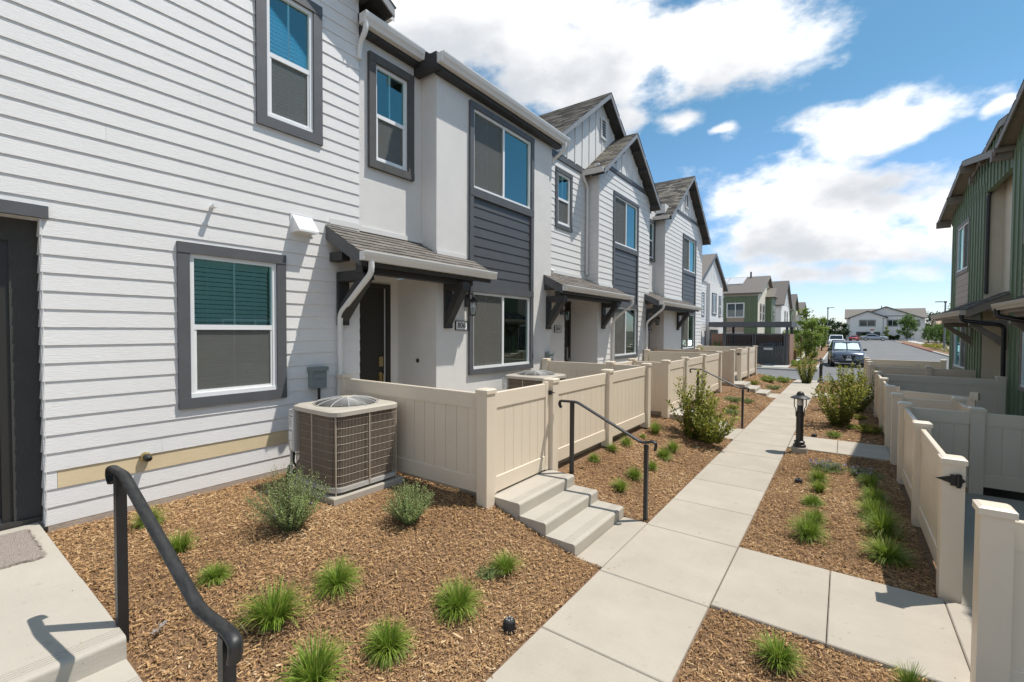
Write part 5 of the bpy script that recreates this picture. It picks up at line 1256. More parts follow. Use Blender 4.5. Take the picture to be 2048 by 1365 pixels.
# row of houses beyond it
t = simple_house('row_house', 'green and beige house with grey solar panels beyond the bin enclosure', -15.5, -7.1, 52, 64, -.4, 6.0, 'beige_stucco', 'shingle', axis='x', pitch=.36, trim='taupe_trim')
F5 = FYm(52); mb = MB(); F5.box(mb, -15.5, -7.1, -.4, 5.7, 0, .12); mb.build('front_panel', 'green_panel', t)
F5b = F5.at(.12); battens(t, F5b, -15.5, -7.1, -.4, 5.7, [(-10.4, -7.9, 1.0, 4.9)], 0, 'green_batten', sp=.45)
fwin(t, F5b, -9.95, -8.35, 3.55, 5.0, trim=.05, tm='white_vinyl', tint='far_glass'); fwin(t, F5b, -9.95, -8.35, .4, 1.9, trim=.05, tm='white_vinyl', tint='far_glass')
lap(t, F5b, -9.95, -8.35, 1.95, 3.5, e=.22, m='brown_siding', joined=True)
mb = MB(); mb.box(-7.1, 57.5, -.4, -6.5, 61, 5.9); mb.build('bay_wall', 'green_panel', t)
mb = MB(); mb.prism([(-7.2, 57.2, 5.9), (-7.2, 61.3, 5.9), (-7.2, 59.2, 7.0)], [(-6.2, 57.2, 5.9), (-6.2, 61.3, 5.9), (-6.2, 59.2, 7.0)]); mb.build('roof', 'shingle', t)
F7 = FXn(-7.1); fwin(t, F7, 53.5, 54.3, 3.2, 4.9, 'hung', tm='taupe_trim'); fwin(t, F7, 55.4, 56.4, 3.2, 4.9, 'hung', tm='taupe_trim'); fwin(t, F7, 53.5, 54.3, .2, 1.8, 'hung', tm='taupe_trim'); fwin(t, FXn(-6.5), 58.7, 59.8, 3.2, 4.9, 'hung', tm='taupe_trim')
for i in range(3):
    xa = -14.1+i*1.72
    mb = MB(); mb.hexa([(xa, 54.9, 7.23), (xa+1.66, 54.9, 7.23), (xa+1.66, 57.5, 8.165), (xa, 57.5, 8.165), (xa, 54.9, 7.30), (xa+1.66, 54.9, 7.30), (xa+1.66, 57.5, 8.235), (xa, 57.5, 8.235)]); mb.build('solar_panel', 'panel_blue', t)
mb = MB(); mb.tube([(-8.6, 57.5, 8.0), (-8.6, 57.5, 8.8)], .09, 8); mb.build('vent_stack', 'black_pipe', t)
t = simple_house('row_house', 'white gabled house between the two green houses', -15, -7.0, 72, 84, -.4, 5.8, 'white_stucco', 'shingle_field', axis='x', pitch=.6)
F5 = FXn(-7.0); fwin(t, F5, 79.6, 80.6, 3.2, 5.0, 'hung'); fwin(t, F5, 76.5, 77.5, 3.2, 5.0, 'hung'); fwin(t, F5, 79, 80.6, .2, 1.8); tri_bb(t, F5.at(.02), 78, 4.6, 9.1, .6, 5.9, 0, sp=.7)
mb = MB(); mb.hexa([(-12, 73.2, 7.05), (-8.6, 73.2, 7.05), (-8.6, 75.6, 8.5), (-12, 75.6, 8.5), (-12, 73.2, 7.12), (-8.6, 73.2, 7.12), (-8.6, 75.6, 8.57), (-12, 75.6, 8.57)]); mb.build('solar_panel', 'panel_blue', t)
t = simple_house('row_house', 'second green house further down the row', -15, -7.4, 92, 104, -.4, 5.8, 'green_panel', 'shingle', axis='x', pitch=.5, trim='taupe_trim')
F5 = FXn(-7.4); fwin(t, F5, 94, 95.2, 3.2, 5.0, 'hung', tm='taupe_trim'); mb = MB(); F5.box(mb, 96, 99, -.4, 5.8, 0, .4); mb.build('bay_wall', 'beige_stucco', t); fwin(t, F5.at(.4), 97, 98, 3.2, 5, 'hung')
t = simple_house('row_house', 'farthest pale house at the end of the left row', -15, -7.2, 112, 122, -.4, 5.8, 'white_stucco', 'shingle', axis='x', pitch=.5)
F5 = FXn(-7.2); fwin(t, F5, 115, 116.2, 3.2, 5.0, 'hung'); fwin(t, F5, 118.5, 119.6, 3.2, 5.0, 'hung')
# wide white block closing the road
t = thing('apartment_block', 'wide white block closing the end of the road', 'house', (9, 186, -.4))
x0, x1, y0 = .6, 19.5, 182; ze, zr = 6.6, 9.3
mb = MB(); mb.prism([(x0, y0, -.5), (x0, y0+11, -.5), (x0, y0+11, ze), (x0, y0+5.5, zr-.2), (x0, y0, ze)], [(x1, y0, -.5), (x1, y0+11, -.5), (x1, y0+11, ze), (x1, y0+5.5, zr-.2), (x1, y0, ze)]); mb.build('wall', 'white_stucco', t)
for s_ in (0, 11):
    mb = MB(); mb.hexa([(x0-.5, y0+s_+(-.6 if s_ == 0 else .6), ze-.3), (x1+.5, y0+s_+(-.6 if s_ == 0 else .6), ze-.3), (x1+.5, y0+5.5, zr), (x0-.5, y0+5.5, zr), (x0-.5, y0+s_+(-.6 if s_ == 0 else .6), ze-.1), (x1+.5, y0+s_+(-.6 if s_ == 0 else .6), ze-.1), (x1+.5, y0+5.5, zr+.2), (x0-.5, y0+5.5, zr+.2)]); mb.build('roof', 'shingle', t)
def cross_gable(xc, half, yf, ze2, zp, m='white_stucco', depth=6):
    mb = MB(); mb.prism([(xc-half, yf, -.5), (xc+half, yf, -.5), (xc+half, yf, ze2), (xc, yf, zp), (xc-half, yf, ze2)], [(xc-half, yf+depth, -.5), (xc+half, yf+depth, -.5), (xc+half, yf+depth, ze2), (xc, yf+depth, zp), (xc-half, yf+depth, ze2)]); mb.build('wall', m, t)
    for s_ in (-1, 1):
        xe = xc+s_*(half+.5); zz = zp-(zp-ze2)*(half+.5)/half; mb = MB()
        mb.hexa([(xe, yf-.5, zz), (xc, yf-.5, zp), (xc, yf+depth, zp), (xe, yf+depth, zz), (xe, yf-.5, zz+.3), (xc, yf-.5, zp+.3), (xc, yf+depth, zp+.3), (xe, yf+depth, zz+.3)]); mb.build('roof', 'slate_trim', t)
cross_gable(10.3, 8.2, 181.2, 6.3, 9.7); cross_gable(5.9, 4.4, 180.0, 6.5, 8.4)
mb = MB(); mb.box(6.0, 181.1, 6.9, 16, 181.19, 7.1); mb.build('belt_board', 'slate_trim', t)
Fa = FYm(180.0); Fc = FYm(181.2)
fwin(t, Fa, 3.9, 7.7, 3.9, 5.7, 'slide', .15); fwin(t, Fc, 10.8, 13.1, 3.9, 5.7, 'slide', .15); fwin(t, Fc, 14.6, 15.7, 3.9, 5.7, 'hung', .15); fwin(t, Fc, 17.0, 18.1, 3.9, 5.7, 'hung', .15); fwin(t, Fc, 15.0, 16.2, .2, 2, 'hung', .12)
mb = MB(); Fa.box(mb, 3.1, 7.0, -.4, 2.1, 0, .06); mb.build('garage_door', 'slate_stucco', t); mb = MB(); Fa.box(mb, 7.5, 9.0, -.4, 2.1, 0, .06); mb.build('garage_door', 'slate_stucco', t)
mb = MB(); mb.tube([(9.4, 184, 9), (9.4, 184, 10.3)], .12, 6); mb.build('vent_stack', 'black_pipe', t)
# right side beyond the road
t = simple_house('gabled_house', 'grey gabled house with solar panels behind the right lamp post', 15.3, 23, 97, 108, -.3, 5.0, 'white_stucco', 'shingle', axis='x', pitch=.62, trim='taupe_trim')
Fx = FXw(15.3); fwin(t, Fx, 99, 100.2, 2.8, 4.4, 'hung', tm='taupe_trim'); fwin(t, Fx, 103, 104.4, 2.8, 4.4, 'hung', tm='taupe_trim'); fwin(t, Fx, 101, 102, -.2, 1.9, '', tm='taupe_trim')
F9 = FYm(97); fwin(t, F9, 17.2, 18.4, 2.6, 4.2, 'hung', tm='taupe_trim'); fwin(t, F9, 16.4, 17.3, -.2, 1.9, '', tm='taupe_trim')
mb = MB(); mb.prism([(15.3, 99.2, 4.9), (15.3, 103.0, 4.9), (15.3, 101.1, 6.6)], [(14.5, 99.2, 4.9), (14.5, 103, 4.9), (14.5, 101.1, 6.6)]); mb.build('porch_gable', 'green_panel', t)
for i in range(3):
    xa = 17.0+i*1.7
    mb = MB(); mb.hexa([(xa, 98.2, 6.05), (xa+1.6, 98.2, 6.05), (xa+1.6, 101.6, 8.15), (xa, 101.6, 8.15), (xa, 98.2, 6.13), (xa+1.6, 98.2, 6.13), (xa+1.6, 101.6, 8.23), (xa, 101.6, 8.23)]); mb.build('solar_panel', 'panel_blue', t)
simple_house('tiled_house', 'tan tiled roofs of a far house seen between the white block and the grey gable', 24, 33, 196, 208, -.3, 4.6, 'brown_siding', 'tile_tan', axis='x', pitch=.42, trim='taupe_trim')

# ------------------------------------------------------------------ bin enclosure
t = thing('bin_enclosure', 'dark metal bin enclosure with barred gates and a flat roof', 'enclosure', (-5, 38, -.35))
ye, zg = 36.4, -.33
def rect(name, x0, y0, z0, x1, y1, z1, m, p=None):
    mb = MB(); mb.box(x0, y0, z0, x1, y1, z1); return mb.build(name, m, p or t)
roofp = rect('roof', -8.15, 36.0, 2.42, -2.86, 40.4, 2.78, 'slate_trim')
for x in (-7.25, -3.25):
    for y in (36.45, 39.9): rect('post', x, y, zg, x+.16, y+.16, 2.419, 'slate_trim')
rect('brick_wall', -8.1, 36.7, zg, -7.3, 36.95, 1.92, 'brick_wall'); rect('brick_wall', -8.1, 40.0, zg, -3.1, 40.25, 1.92, 'brick_wall'); rect('brick_wall', -3.25, 36.7, zg, -3.02, 39.85, 1.92, 'brick_wall')
for gx0, gx1 in ((-7.08, -5.22), (-5.14, -3.28)):
    gt = MB(); gt.box(gx0, ye, 1.86, gx1, ye+.05, 1.96); gt.box(gx0, ye, zg+.12, gx1, ye+.05, zg+.22); gt.box(gx0, ye, zg+.22, gx0+.07, ye+.05, 1.86); gt.box(gx1-.07, ye, zg+.22, gx1, ye+.05, 1.86)
    gg = gt.build('gate', 'slate_trim', t); x = gx0+.16
    while x < gx1-.1:
        rect('bar', x-.012, ye+.012, zg+.22, x+.012, ye+.036, 1.86, 'slate_trim', gg); x += .115
    mm = MB(); mm.box(gx0+.07, ye+.045, zg+.22, gx1-.07, ye+.048, 1.1); mm.build('mesh_panel', 'insect_screen', gg)
sg = rect('sign', -4.55, ye-.012, .82, -4.0, ye-.002, .96, 'sign_white')
mb = MB()
for i in range(9): mb.box(-4.50+i*.055, ye-.0135, .86, -4.47+i*.055, ye-.0122, .92)
mb.build('print', 'ink', sg)
bush_defer = (-7.75, 36.55)
b = thing('rubbish_bin', 'dark blue rubbish skip with its black lid propped open behind the gates', 'bin', (-6.2, 38.2, zg))
mb = MB(); mb.hexa([(-7.0, 37.6, zg), (-5.5, 37.6, zg), (-5.5, 38.8, zg), (-7.0, 38.8, zg), (-7.1, 37.4, 1.0), (-5.4, 37.4, .9), (-5.4, 38.9, .9), (-7.1, 38.9, 1.0)]); mb.build('body', 'blue_bin', b)
mb = MB(); mb.hexa([(-7.1, 37.4, 1.18), (-5.5, 37.4, 1.5), (-5.5, 38.9, 1.5), (-7.1, 38.9, 1.18), (-7.1, 37.4, 1.23), (-5.5, 37.4, 1.6), (-5.5, 38.9, 1.6), (-7.1, 38.9, 1.23)]); mb.build('lid', 'hose_black', b)
b = thing('rubbish_bin', 'rubbish skip heaped with pale blue bags behind the right gate', 'bin', (-4.2, 38.2, zg))
mb = MB(); mb.box(-4.95, 37.6, zg, -3.5, 38.8, .95); mb.build('body', 'blue_bin', b)
mb = MB()
for i in range(9):
    c = (-4.8+.14*i+random.uniform(-.05, .05), 38+random.uniform(-.3, .3), 1.0+random.uniform(0, .2)); mb.lathe([(0, -.2), (.18, -.12), (.22, 0), (.15, .14), (0, .2)], c, 8)
mb.build('bag', 'rubbish_bag', b, smooth=True)

# ------------------------------------------------------------------ street lamps, signs, posts
def street_lamp(x, y, z, hgt, label, side=1, first=None):
    t = thing('street_lamp', label, 'street lamp', (x, y, z), 'grey street lamps along the road')
    mb = MB(); mb.tube([(x, y, z), (x, y, z+.5), (x, y, z+hgt)], [.13, .11, .085], 10); mb.build('pole', 'box_grey', t)
    mb = MB(); mb.box(x-.14, y-.14, z, x+.14, y+.14, z+.25); mb.build('base', 'concrete_patio', t)
    mb = MB(); mb.box(x-.14, y-.1, z+hgt-.16, x+.14, y+.1, z+hgt+.04); mb.box(min(x, x+side*.25), y-.03, z+hgt-.06, max(x, x+side*.25), y+.03, z+hgt); mb.build('arm', 'bronze_metal', t)
    mb = MB(); mb.box(min(x+side*.25, x+side*1.0), y-.16, z+hgt-.07, max(x+side*.25, x+side*1.0), y+.16, z+hgt+.02); mb.build('lamp_head', 'bronze_metal', t)
    return t
street_lamp(-2.52, 104, -.3, 6.9, 'grey street lamp rising behind the young trees', 1)
street_lamp(8.6, 160, -.3, 6.2, 'grey street lamp in front of the white block', 1)
street_lamp(10.7, 82, -.25, 6.4, 'nearest grey street lamp standing by the right green house', -1)
t = thing('road_sign', 'small white and red road sign on a post before the white block', 'sign', (6.9, 176, -.3))
mb = MB(); mb.tube([(6.9, 176, -.3), (6.9, 176, 2.3)], .06, 6); mb.build('post', 'steel', t); mb = MB(); mb.box(6.45, 175.9, 1.75, 7.35, 175.94, 2.75); mb.build('plate', 'sign_white', t); mb = MB(); mb.box(6.45, 175.86, 2.5, 7.35, 175.899, 2.85); mb.build('red_band', 'car_red', t)
t = thing('marker_post', 'brown post standing in the planting by the bin enclosure', 'post', (-2.73, 37.4, -.3))
mb = MB(); mb.chamber(-2.81, 37.33, -.3, -2.67, 37.47, .78, .02); mb.build('post', 'wood_stake', t)
mb = MB(); mb.box(-2.80, 37.34, .78, -2.68, 37.46, .80); mb.build('cap', 'wood_stake', t)

# ------------------------------------------------------------------ cars
def car(label, loc, rz, paint, L=4.9, W=1.92, Hh=1.72, hood=1.08, belt=1.05, kind='suv', shade=False, cat='car', front=True):
    t = thing('parked_car', label, cat, (0, 0, 0), 'cars parked along the road'); w = W/2
    # stations from the front (y=0) back: y, half width at sill, half width at belt, top of the lower body
    st = [(0.0, .74*w, .70*w, hood*.70), (.10, .90*w, .84*w, hood*.84), (.35, .97*w, .92*w, hood*.93), (1.25, w, .95*w, hood), (1.5, w, .95*w, belt), (L-.55, w, .95*w, belt+.02), (L-.12, .96*w, .90*w, belt), (L, .86*w, .80*w, belt*.8)]
    mb = MB(); rings = []
    for y, ws, wb, zt in st:
        zb = .32 if .05 < y < L-.05 else .42
        rings.append([(-ws*.92, y, zb), (-ws, y, zb+.15), (-ws*1.0, y, zt*.66), (-wb, y, zt-.05), (-wb*.9, y, zt), (0, y, zt+.045), (wb*.9, y, zt), (wb, y, zt-.05), (ws, y, zt*.66), (ws, y, zb+.15), (ws*.92, y, zb)])
    k = 11; vs = [v for r in rings for v in r]
    mb.add(vs, [(i*k+j, i*k+(j+1) % k, (i+1)*k+(j+1) % k, (i+1)*k+j) for i in range(len(st)-1) for j in range(k)]+[tuple(range(k)), tuple(range((len(st)-1)*k, len(st)*k))[::-1]])
    body = mb.build('body', paint, t, smooth=True)
    if kind == 'suv': cb = [(1.30, .90, belt), (2.05, .80, Hh-.06), (2.5, .80, Hh), (L-1.0, .78, Hh-.03), (L-.25, .86, belt)]
    else: cb = [(1.35, .90, belt), (2.25, .72, Hh-.03), (2.8, .72, Hh), (3.4, .71, Hh-.04), (L-.75, .86, belt)]
    mb = MB(); g = [[(-a*w, y, z), (0, y, z+.03), (a*w, y, z)] for y, a, z in cb]
    base = [[(-.93*w, y, belt-.03), (.93*w, y, belt-.03)] for y, a, z in cb]
    vs = []; 
    for gg, bb in zip(g, base): vs += [bb[0], gg[0], gg[1], gg[2], bb[1]]
    fs = [(i*5+j, i*5+j+1, (i+1)*5+j+1, (i+1)*5+j) for i in range(len(cb)-1) for j in range(4)]+[(0, 1, 2, 3, 4)]+[tuple(range((len(cb)-1)*5, len(cb)*5))]
    mb.add(vs, fs); mb.build('roof', paint, t, smooth=True)
    def pane(name, pts, m, off): 
        q = MB(); n = (Vector(pts[1])-Vector(pts[0])).cross(Vector(pts[2])-Vector(pts[0])).normalized()
        if n.dot(Vector(off)) < 0: n = -n
        q.prism([Vector(p)-n*.012 for p in pts], [Vector(p)+n*.012 for p in pts]); return q.build(name, m, t)
    y0, a0, z0 = cb[0]; y1, a1, z1 = cb[1]
    def mid(tt, ss): return (ss*((a0+(a1-a0)*tt)*w*.90), y0+(y1-y0)*tt, z0+(z1-z0)*tt+.02)
    ws = pane('windscreen', [mid(.08, -1), mid(.08, 1), mid(.93, 1), mid(.93, -1)], 'car_glass', (0, -1, 1))
    if shade:
        for s_ in (-1, 1):
            p = [mid(.14, s_*.05), mid(.14, s_*.95), mid(.84, s_*.92), mid(.88, s_*.5), mid(.80, s_*.05)]
            q = MB(); n = Vector((0, -(z1-z0), (y1-y0))).normalized(); q.prism([Vector(v)+n*.013 for v in p], [Vector(v)+n*.020 for v in p]); q.build('sunshade', 'sunshade', ws)
    for s_ in (-1, 1):
        yb, ye_ = cb[1][0], cb[-2][0]
        pts = [(s_*.925*w, y0+.42, belt+.03), (s_*.925*w, cb[-1][0]-.25, belt+.03), (s_*.82*w, ye_, Hh-.14), (s_*.82*w, yb+.06, Hh-.14)]
        pane('side_window', pts, 'car_glass', (s_, 0, 0))
        mb = MB(); mb.chamber(s_*w*.95 if s_ > 0 else s_*w*.95-.20, 1.52, belt+.02, s_*w*.95+.20 if s_ > 0 else s_*w*.95, 1.66, belt+.18, .03); mb.build('door_mirror', 'hose_black', t)
        mb = MB(); mb.hexa([(s_*.60*w, .03, hood*.66), (s_*.93*w, .22, hood*.70), (s_*.95*w, .42, hood*.86), (s_*.62*w, .10, hood*.79), (s_*.60*w, .00, hood*.66), (s_*.94*w, .18, hood*.70), (s_*.96*w, .40, hood*.88), (s_*.62*w, .06, hood*.80)]); mb.build('headlight', 'headlight', t)
        for yw in (.92, L-.98):
            mb = MB(); mb.tube([(s_*(w-.22), yw, .36), (s_*(w+.012), yw, .36)], .36, 20); wl = mb.build('wheel', 'rubber', t, smooth=True)
            mb = MB(); mb.tube([(s_*(w+.005), yw, .36), (s_*(w+.022), yw, .36)], .24, 12); mb.build('rim', 'steel', wl)
        mb = MB(); mb.box(s_*.55*w, L-.01, belt*.72, s_*.85*w, L+.02, belt*.95); mb.build('tail_light', 'car_red', t)
    mb = MB(); mb.prism([(-.42*w, -.012, hood*.76), (.42*w, -.012, hood*.76), (.30*w, -.03, hood*.52), (-.30*w, -.03, hood*.52)], [(-.42*w, .05, hood*.76), (.42*w, .05, hood*.76), (.30*w, .05, hood*.52), (-.30*w, .05, hood*.52)]); gr = mb.build('grille', 'hose_black', t)
    mb = MB(); mb.prism([(-.60*w, -.015, .46), (.60*w, -.015, .46), (.52*w, -.02, .30), (-.52*w, -.02, .30)], [(-.60*w, .05, .46), (.60*w, .05, .46), (.52*w, .05, .30), (-.52*w, .05, .30)]); mb.build('lower_grille', 'hose_black', t)
    if shade:
        mb = MB(); mb.tube([(.10*math.cos(R_(a)), -.04, hood*.66+.10*math.sin(R_(a))) for a in range(0, 361, 20)], .014, 6, cap=False); mb.box(-.13, -.05, hood*.66-.018, .13, -.035, hood*.66+.018); mb.build('emblem', 'chrome', gr)
        mb = MB(); mb.prism([(-.46*w, -.02, hood*.77), (-.42*w, -.02, hood*.77), (-.28*w, -.04, hood*.5), (-.32*w, -.04, hood*.5)], [(-.46*w, -.0, hood*.77), (-.42*w, -.0, hood*.77), (-.28*w, -.01, hood*.5), (-.32*w, -.01, hood*.5)])
        mb.prism([(.46*w, -.02, hood*.77), (.42*w, -.02, hood*.77), (.28*w, -.04, hood*.5), (.32*w, -.04, hood*.5)], [(.46*w, -.0, hood*.77), (.42*w, -.0, hood*.77), (.28*w, -.01, hood*.5), (.32*w, -.01, hood*.5)]); mb.build('grille_bar', 'chrome', gr)
    mb = MB(); mb.box(-.16, -.035, .50, .16, -.022, .62); mb.build('number_plate', 'sign_white', t)
    t.location = loc; t.rotation_euler = (0, 0, rz); return t
car('dark slate blue car with a silver sunshade parked nearest on the road', (.30, 38.8, -.35), R_(4), 'car_slate', 5.0, 1.96, 1.76, 1.12, 1.10, shade=True)
car('white saloon parked directly behind the dark car', (-.55, 66, -.35), 0, 'car_white', 4.7, 1.84, 1.48, .98, .95, kind='saloon')
car('tall white car at the back of the parked line', (-.95, 84, -.35), 0, 'car_white', 5.1, 2.0, 1.95, 1.25, 1.25)
car('red car parked by the far garage door', (1.9, 150, -.35), R_(-8), 'car_red', 4.4, 1.8, 1.45, .98, .95, kind='saloon')
car('silver saloon seen side on under the tree before the white block', (9.6, 158, -.30), R_(90), 'car_silver', 4.8, 1.84, 1.45, .98, .95, kind='saloon')
sil = [o for o in COL.objects if o.get('label', '').startswith('silver saloon')][0]; sil.scale = (1.25, 1.25, 1.25)

# ------------------------------------------------------------------ plants
def np_mesh(name, V, Fq, tone, m):
    """V (n,3), Fq (k,4) or (k,3), one tone per face"""
    me = bpy.data.meshes.new(name); n = len(V); k, c = Fq.shape
    me.vertices.add(n); me.vertices.foreach_set('co', np.asarray(V, np.float32).ravel())
    me.loops.add(k*c); me.loops.foreach_set('vertex_index', Fq.astype(np.int32).ravel())
    me.polygons.add(k); me.polygons.foreach_set('loop_start', np.arange(0, k*c, c, dtype=np.int32)); me.polygons.foreach_set('loop_total', np.full(k, c, np.int32))
    at = me.attributes.new('tone', 'FLOAT', 'FACE'); at.data.foreach_set('value', np.asarray(tone, np.float32))
    me.materials.append(M[m]); me.update(calc_edges=True); return me
def blades(n, r, hgt, seed, droop=1., wid=.0035):
    """arching grass blades from one crown"""
    g = np.random.default_rng(seed); V = []; Fc = []; T = []
    for i in range(n):
        a = g.uniform(0, 2*np.pi); l = hgt*g.uniform(.55, 1.15); lean = g.beta(1.6, 1.5)*1.25*droop; r0 = r*.20*np.sqrt(g.random()); a2 = a+g.normal(0, .5)
        bx, by = r0*np.cos(a2), r0*np.sin(a2); tn = np.clip(g.normal(.48, .22), 0, .95)
        if g.random() < .12: tn = g.uniform(.85, 1.)
        segs = 4; px = []; th = lean*.35; x = z = 0.; pts = []
        for s in range(segs+1):
            pts.append((bx+x*np.cos(a), by+x*np.sin(a), z)); d = l/segs; x += np.sin(th)*d; z += np.cos(th)*d; th += lean*.36
        w0 = wid*g.uniform(.7, 1.3); sx, sy = -np.sin(a+g.normal(0, .4)), np.cos(a)
        b = len(V)
        for s, p in enumerate(pts):
            w = w0*(1-.82*s/segs)
            V += [(p[0]-sx*w, p[1]-sy*w, p[2]), (p[0]+sx*w, p[1]+sy*w, p[2])]
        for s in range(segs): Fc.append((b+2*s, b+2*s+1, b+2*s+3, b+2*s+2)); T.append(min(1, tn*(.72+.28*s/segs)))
    return np.array(V), np.array(Fc), np.array(T)
GR_M = []
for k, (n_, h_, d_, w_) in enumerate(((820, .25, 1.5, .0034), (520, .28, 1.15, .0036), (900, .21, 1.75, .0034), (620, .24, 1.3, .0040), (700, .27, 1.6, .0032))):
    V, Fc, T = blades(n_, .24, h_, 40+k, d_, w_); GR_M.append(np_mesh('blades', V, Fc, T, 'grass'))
DRY_M = np_mesh('blades', *blades(420, .18, .24, 90, 1.1), 'grass')
def tuft(i, x, y, z, r, label, group, m=None):
    o = put('grass_tuft', m or GR_M[i % 5], None, (x, y, z-.01), (random.uniform(-.16, .16), random.uniform(-.16, .16), random.uniform(0, 6.28)), (r/.235*random.uniform(.85, 1.15), r/.235*random.uniform(.85, 1.15), r/.22*random.uniform(.75, 1.1)))
    tag(o, label, 'grass', group); return o
gA = 'green grass tufts in the near left bed'
for i, (x, y, r, lab) in enumerate([
    (-5.09, 1.36, .17, 'small grass tuft against the white wall behind the near handrail'), (-4.28, 1.35, .14, 'small grass tuft second out from the white wall in the near bed'),
    (-3.60, 1.35, .17, 'grass tuft between the near handrail post and the rosemary bush'), (-2.86, 1.39, .24, 'large grass tuft just right of the near handrail bend'),
    (-2.91, 1.88, .19, 'grass tuft straight in front of the rosemary bush'), (-2.24, 2.42, .24, 'largest bright grass tuft left of the black drain cap'),
    (-2.26, 3.03, .17, 'grass tuft growing nearest below the first concrete steps'), (-2.29, 1.83, .19, 'pale grass tuft left of the drain cap near the bottom of the picture'), (-2.37, 1.38, .23, 'grass tuft cut by the bottom edge of the picture')]): tuft(i, x, y, gz(x, y), r, lab, gA)
gB = 'green grass tufts in the bed behind the first handrail'
for i, (x, y, r, lab) in enumerate([
    (-2.86, 5.91, .14, 'grass tuft by the fence foot just right of the first handrail post'), (-2.86, 6.56, .16, 'grass tuft against the middle post of the first front fence'), (-2.84, 7.07, .13, 'small grass tuft right of the middle fence post'),
    (-2.82, 7.77, .08, 'tiniest grass tuft at the fence foot'), (-2.76, 8.25, .20, 'grass tuft at the end post of the first front fence'), (-2.28, 7.28, .20, 'broad grass tuft in the middle of the bed left of the glossy shrub'),
    (-2.28, 7.73, .18, 'grass tuft closest to the glossy shrub, touching the broad one'), (-2.24, 6.58, .14, 'grass tuft behind the lower handrail post'), (-2.29, 6.01, .15, 'grass tuft left of the lower handrail post'), (-2.26, 5.46, .15, 'grass tuft nearest to the first steps in the second bed')]): tuft(i+2, x, y, gz(x, y), r, lab, gB)
gC = 'row of grass tufts beside the path on the right'
for i, (x, y, r) in enumerate([(-.26, 7.82, .18), (-.23, 7.29, .18), (-.28, 6.73, .17), (-.22, 6.08, .19), (-.27, 5.59, .22)]):
    tuft(i, x, y, -.02, r, ['farthest grass tuft of the row beside the path, next to the lilac flowers', 'second farthest grass tuft of the row beside the path', 'middle grass tuft of the row beside the path', 'second nearest grass tuft of the row beside the path', 'nearest grass tuft of the row beside the path'][i], gC)
gD = 'row of grass tufts at the foot of the right fence'
for i, (x, y, r) in enumerate([(.34, 7.89, .20), (.35, 7.29, .22), (.30, 6.68, .24), (.36, 6.14, .25), (.36, 5.50, .24)]):
    tuft(i+1, x, y, -.02, r, ['farthest grass tuft at the foot of the right fence, half in shade', 'second farthest grass tuft at the foot of the right fence', 'middle grass tuft at the foot of the right fence', 'second nearest grass tuft at the foot of the right fence', 'nearest grass tuft at the foot of the right fence, beside the hinge post'][i], gD)
tuft(3, -.30, 3.33, -.02, .20, 'grass tuft in the near right bed beside the walkway edge', 'grass tufts in the near right bed')
tuft(4, .35, 3.52, -.02, .16, 'yellowish grass tuft cut by the bottom edge at the right fence', 'grass tufts in the near right bed', DRY_M)

def leafy(n_stem, hgt, spread, leaf, lw, per, seed, m, upright=.6, fold=.3, tonemu=.5, base=.15, stemr=.006, whorl=False, top=.0, crown=None):
    """stems fanning from the base, each set with leaves; returns leaf mesh and stem mesh"""
    g = np.random.default_rng(seed); V = []; Fc = []; T = []; st = MB()
    for i in range(n_stem):
        a = g.uniform(0, 2*np.pi); rr = spread*np.sqrt(g.random()); l = hgt*g.uniform(.6, 1.05)*(1-.35*(rr/spread)**2)
        b0 = np.array([spread*base*np.cos(a)*g.random(), spread*base*np.sin(a)*g.random(), 0]); tip = np.array([rr*np.cos(a), rr*np.sin(a), l])
        midp = b0*.4+tip*.6; midp[2] = l*(.5-.1*upright); midp[:2] *= (1-.25*upright)
        def at(t): return b0*(1-t)**2+midp*2*t*(1-t)+tip*t*t
        st.tube([tuple(at(t)) for t in (0, .33, .66, 1)], [stemr, stemr*.8, stemr*.6, stemr*.3], 4, cap=False)
        t = top
        for k in range(per):
            t = top+(1-top)*(k+g.random())/per; p = at(t); d = at(min(1, t+.02))-at(t-.02); d /= np.linalg.norm(d)+1e-9
            az = k*2.4+g.normal(0, .4); e1 = np.cross(d, [0, 0, 1.]); e1 = e1/(np.linalg.norm(e1)+1e-6) if np.linalg.norm(e1) > .05 else np.array([1., 0, 0]); e2 = np.cross(d, e1)
            out = (e1*np.cos(az)+e2*np.sin(az)); ld = out*g.uniform(.6, 1.)+d*g.uniform(.25, .9)+np.array([0, 0, .15]); ld /= np.linalg.norm(ld)
            sd_ = np.cross(ld, d); sd_ /= np.linalg.norm(sd_)+1e-6; nn = np.cross(ld, sd_)
            ll = leaf*g.uniform(.7, 1.2); w = lw*g.uniform(.8, 1.2); b = len(V); q = p+ld*leaf*.1
            V += [tuple(q), tuple(q+ld*ll*.5+sd_*w+nn*w*fold), tuple(q+ld*ll), tuple(q+ld*ll*.5-sd_*w+nn*w*fold)]
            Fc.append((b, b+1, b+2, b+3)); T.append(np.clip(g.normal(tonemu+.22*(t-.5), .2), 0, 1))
    return np_mesh('leaves', np.array(V), np.array(Fc), np.array(T), m), st
def shrub(name, label, cat, x, y, z, lm, st, group=None, leafname='leaves', stems='twig', sc=1., rz=0):
    t = thing(name, label, cat, (0, 0, 0), group); put(leafname, lm, t); sm = st.mesh('stems', stems, fix=False); put('stems', sm, t)
    t.location = (x, y, z); t.scale = (sc,)*3; t.rotation_euler = (0, 0, rz); return t
lm, st_ = leafy(210, .60, .36, .021, .0042, 48, 5, 'sage', upright=.8, tonemu=.5, stemr=.0025)
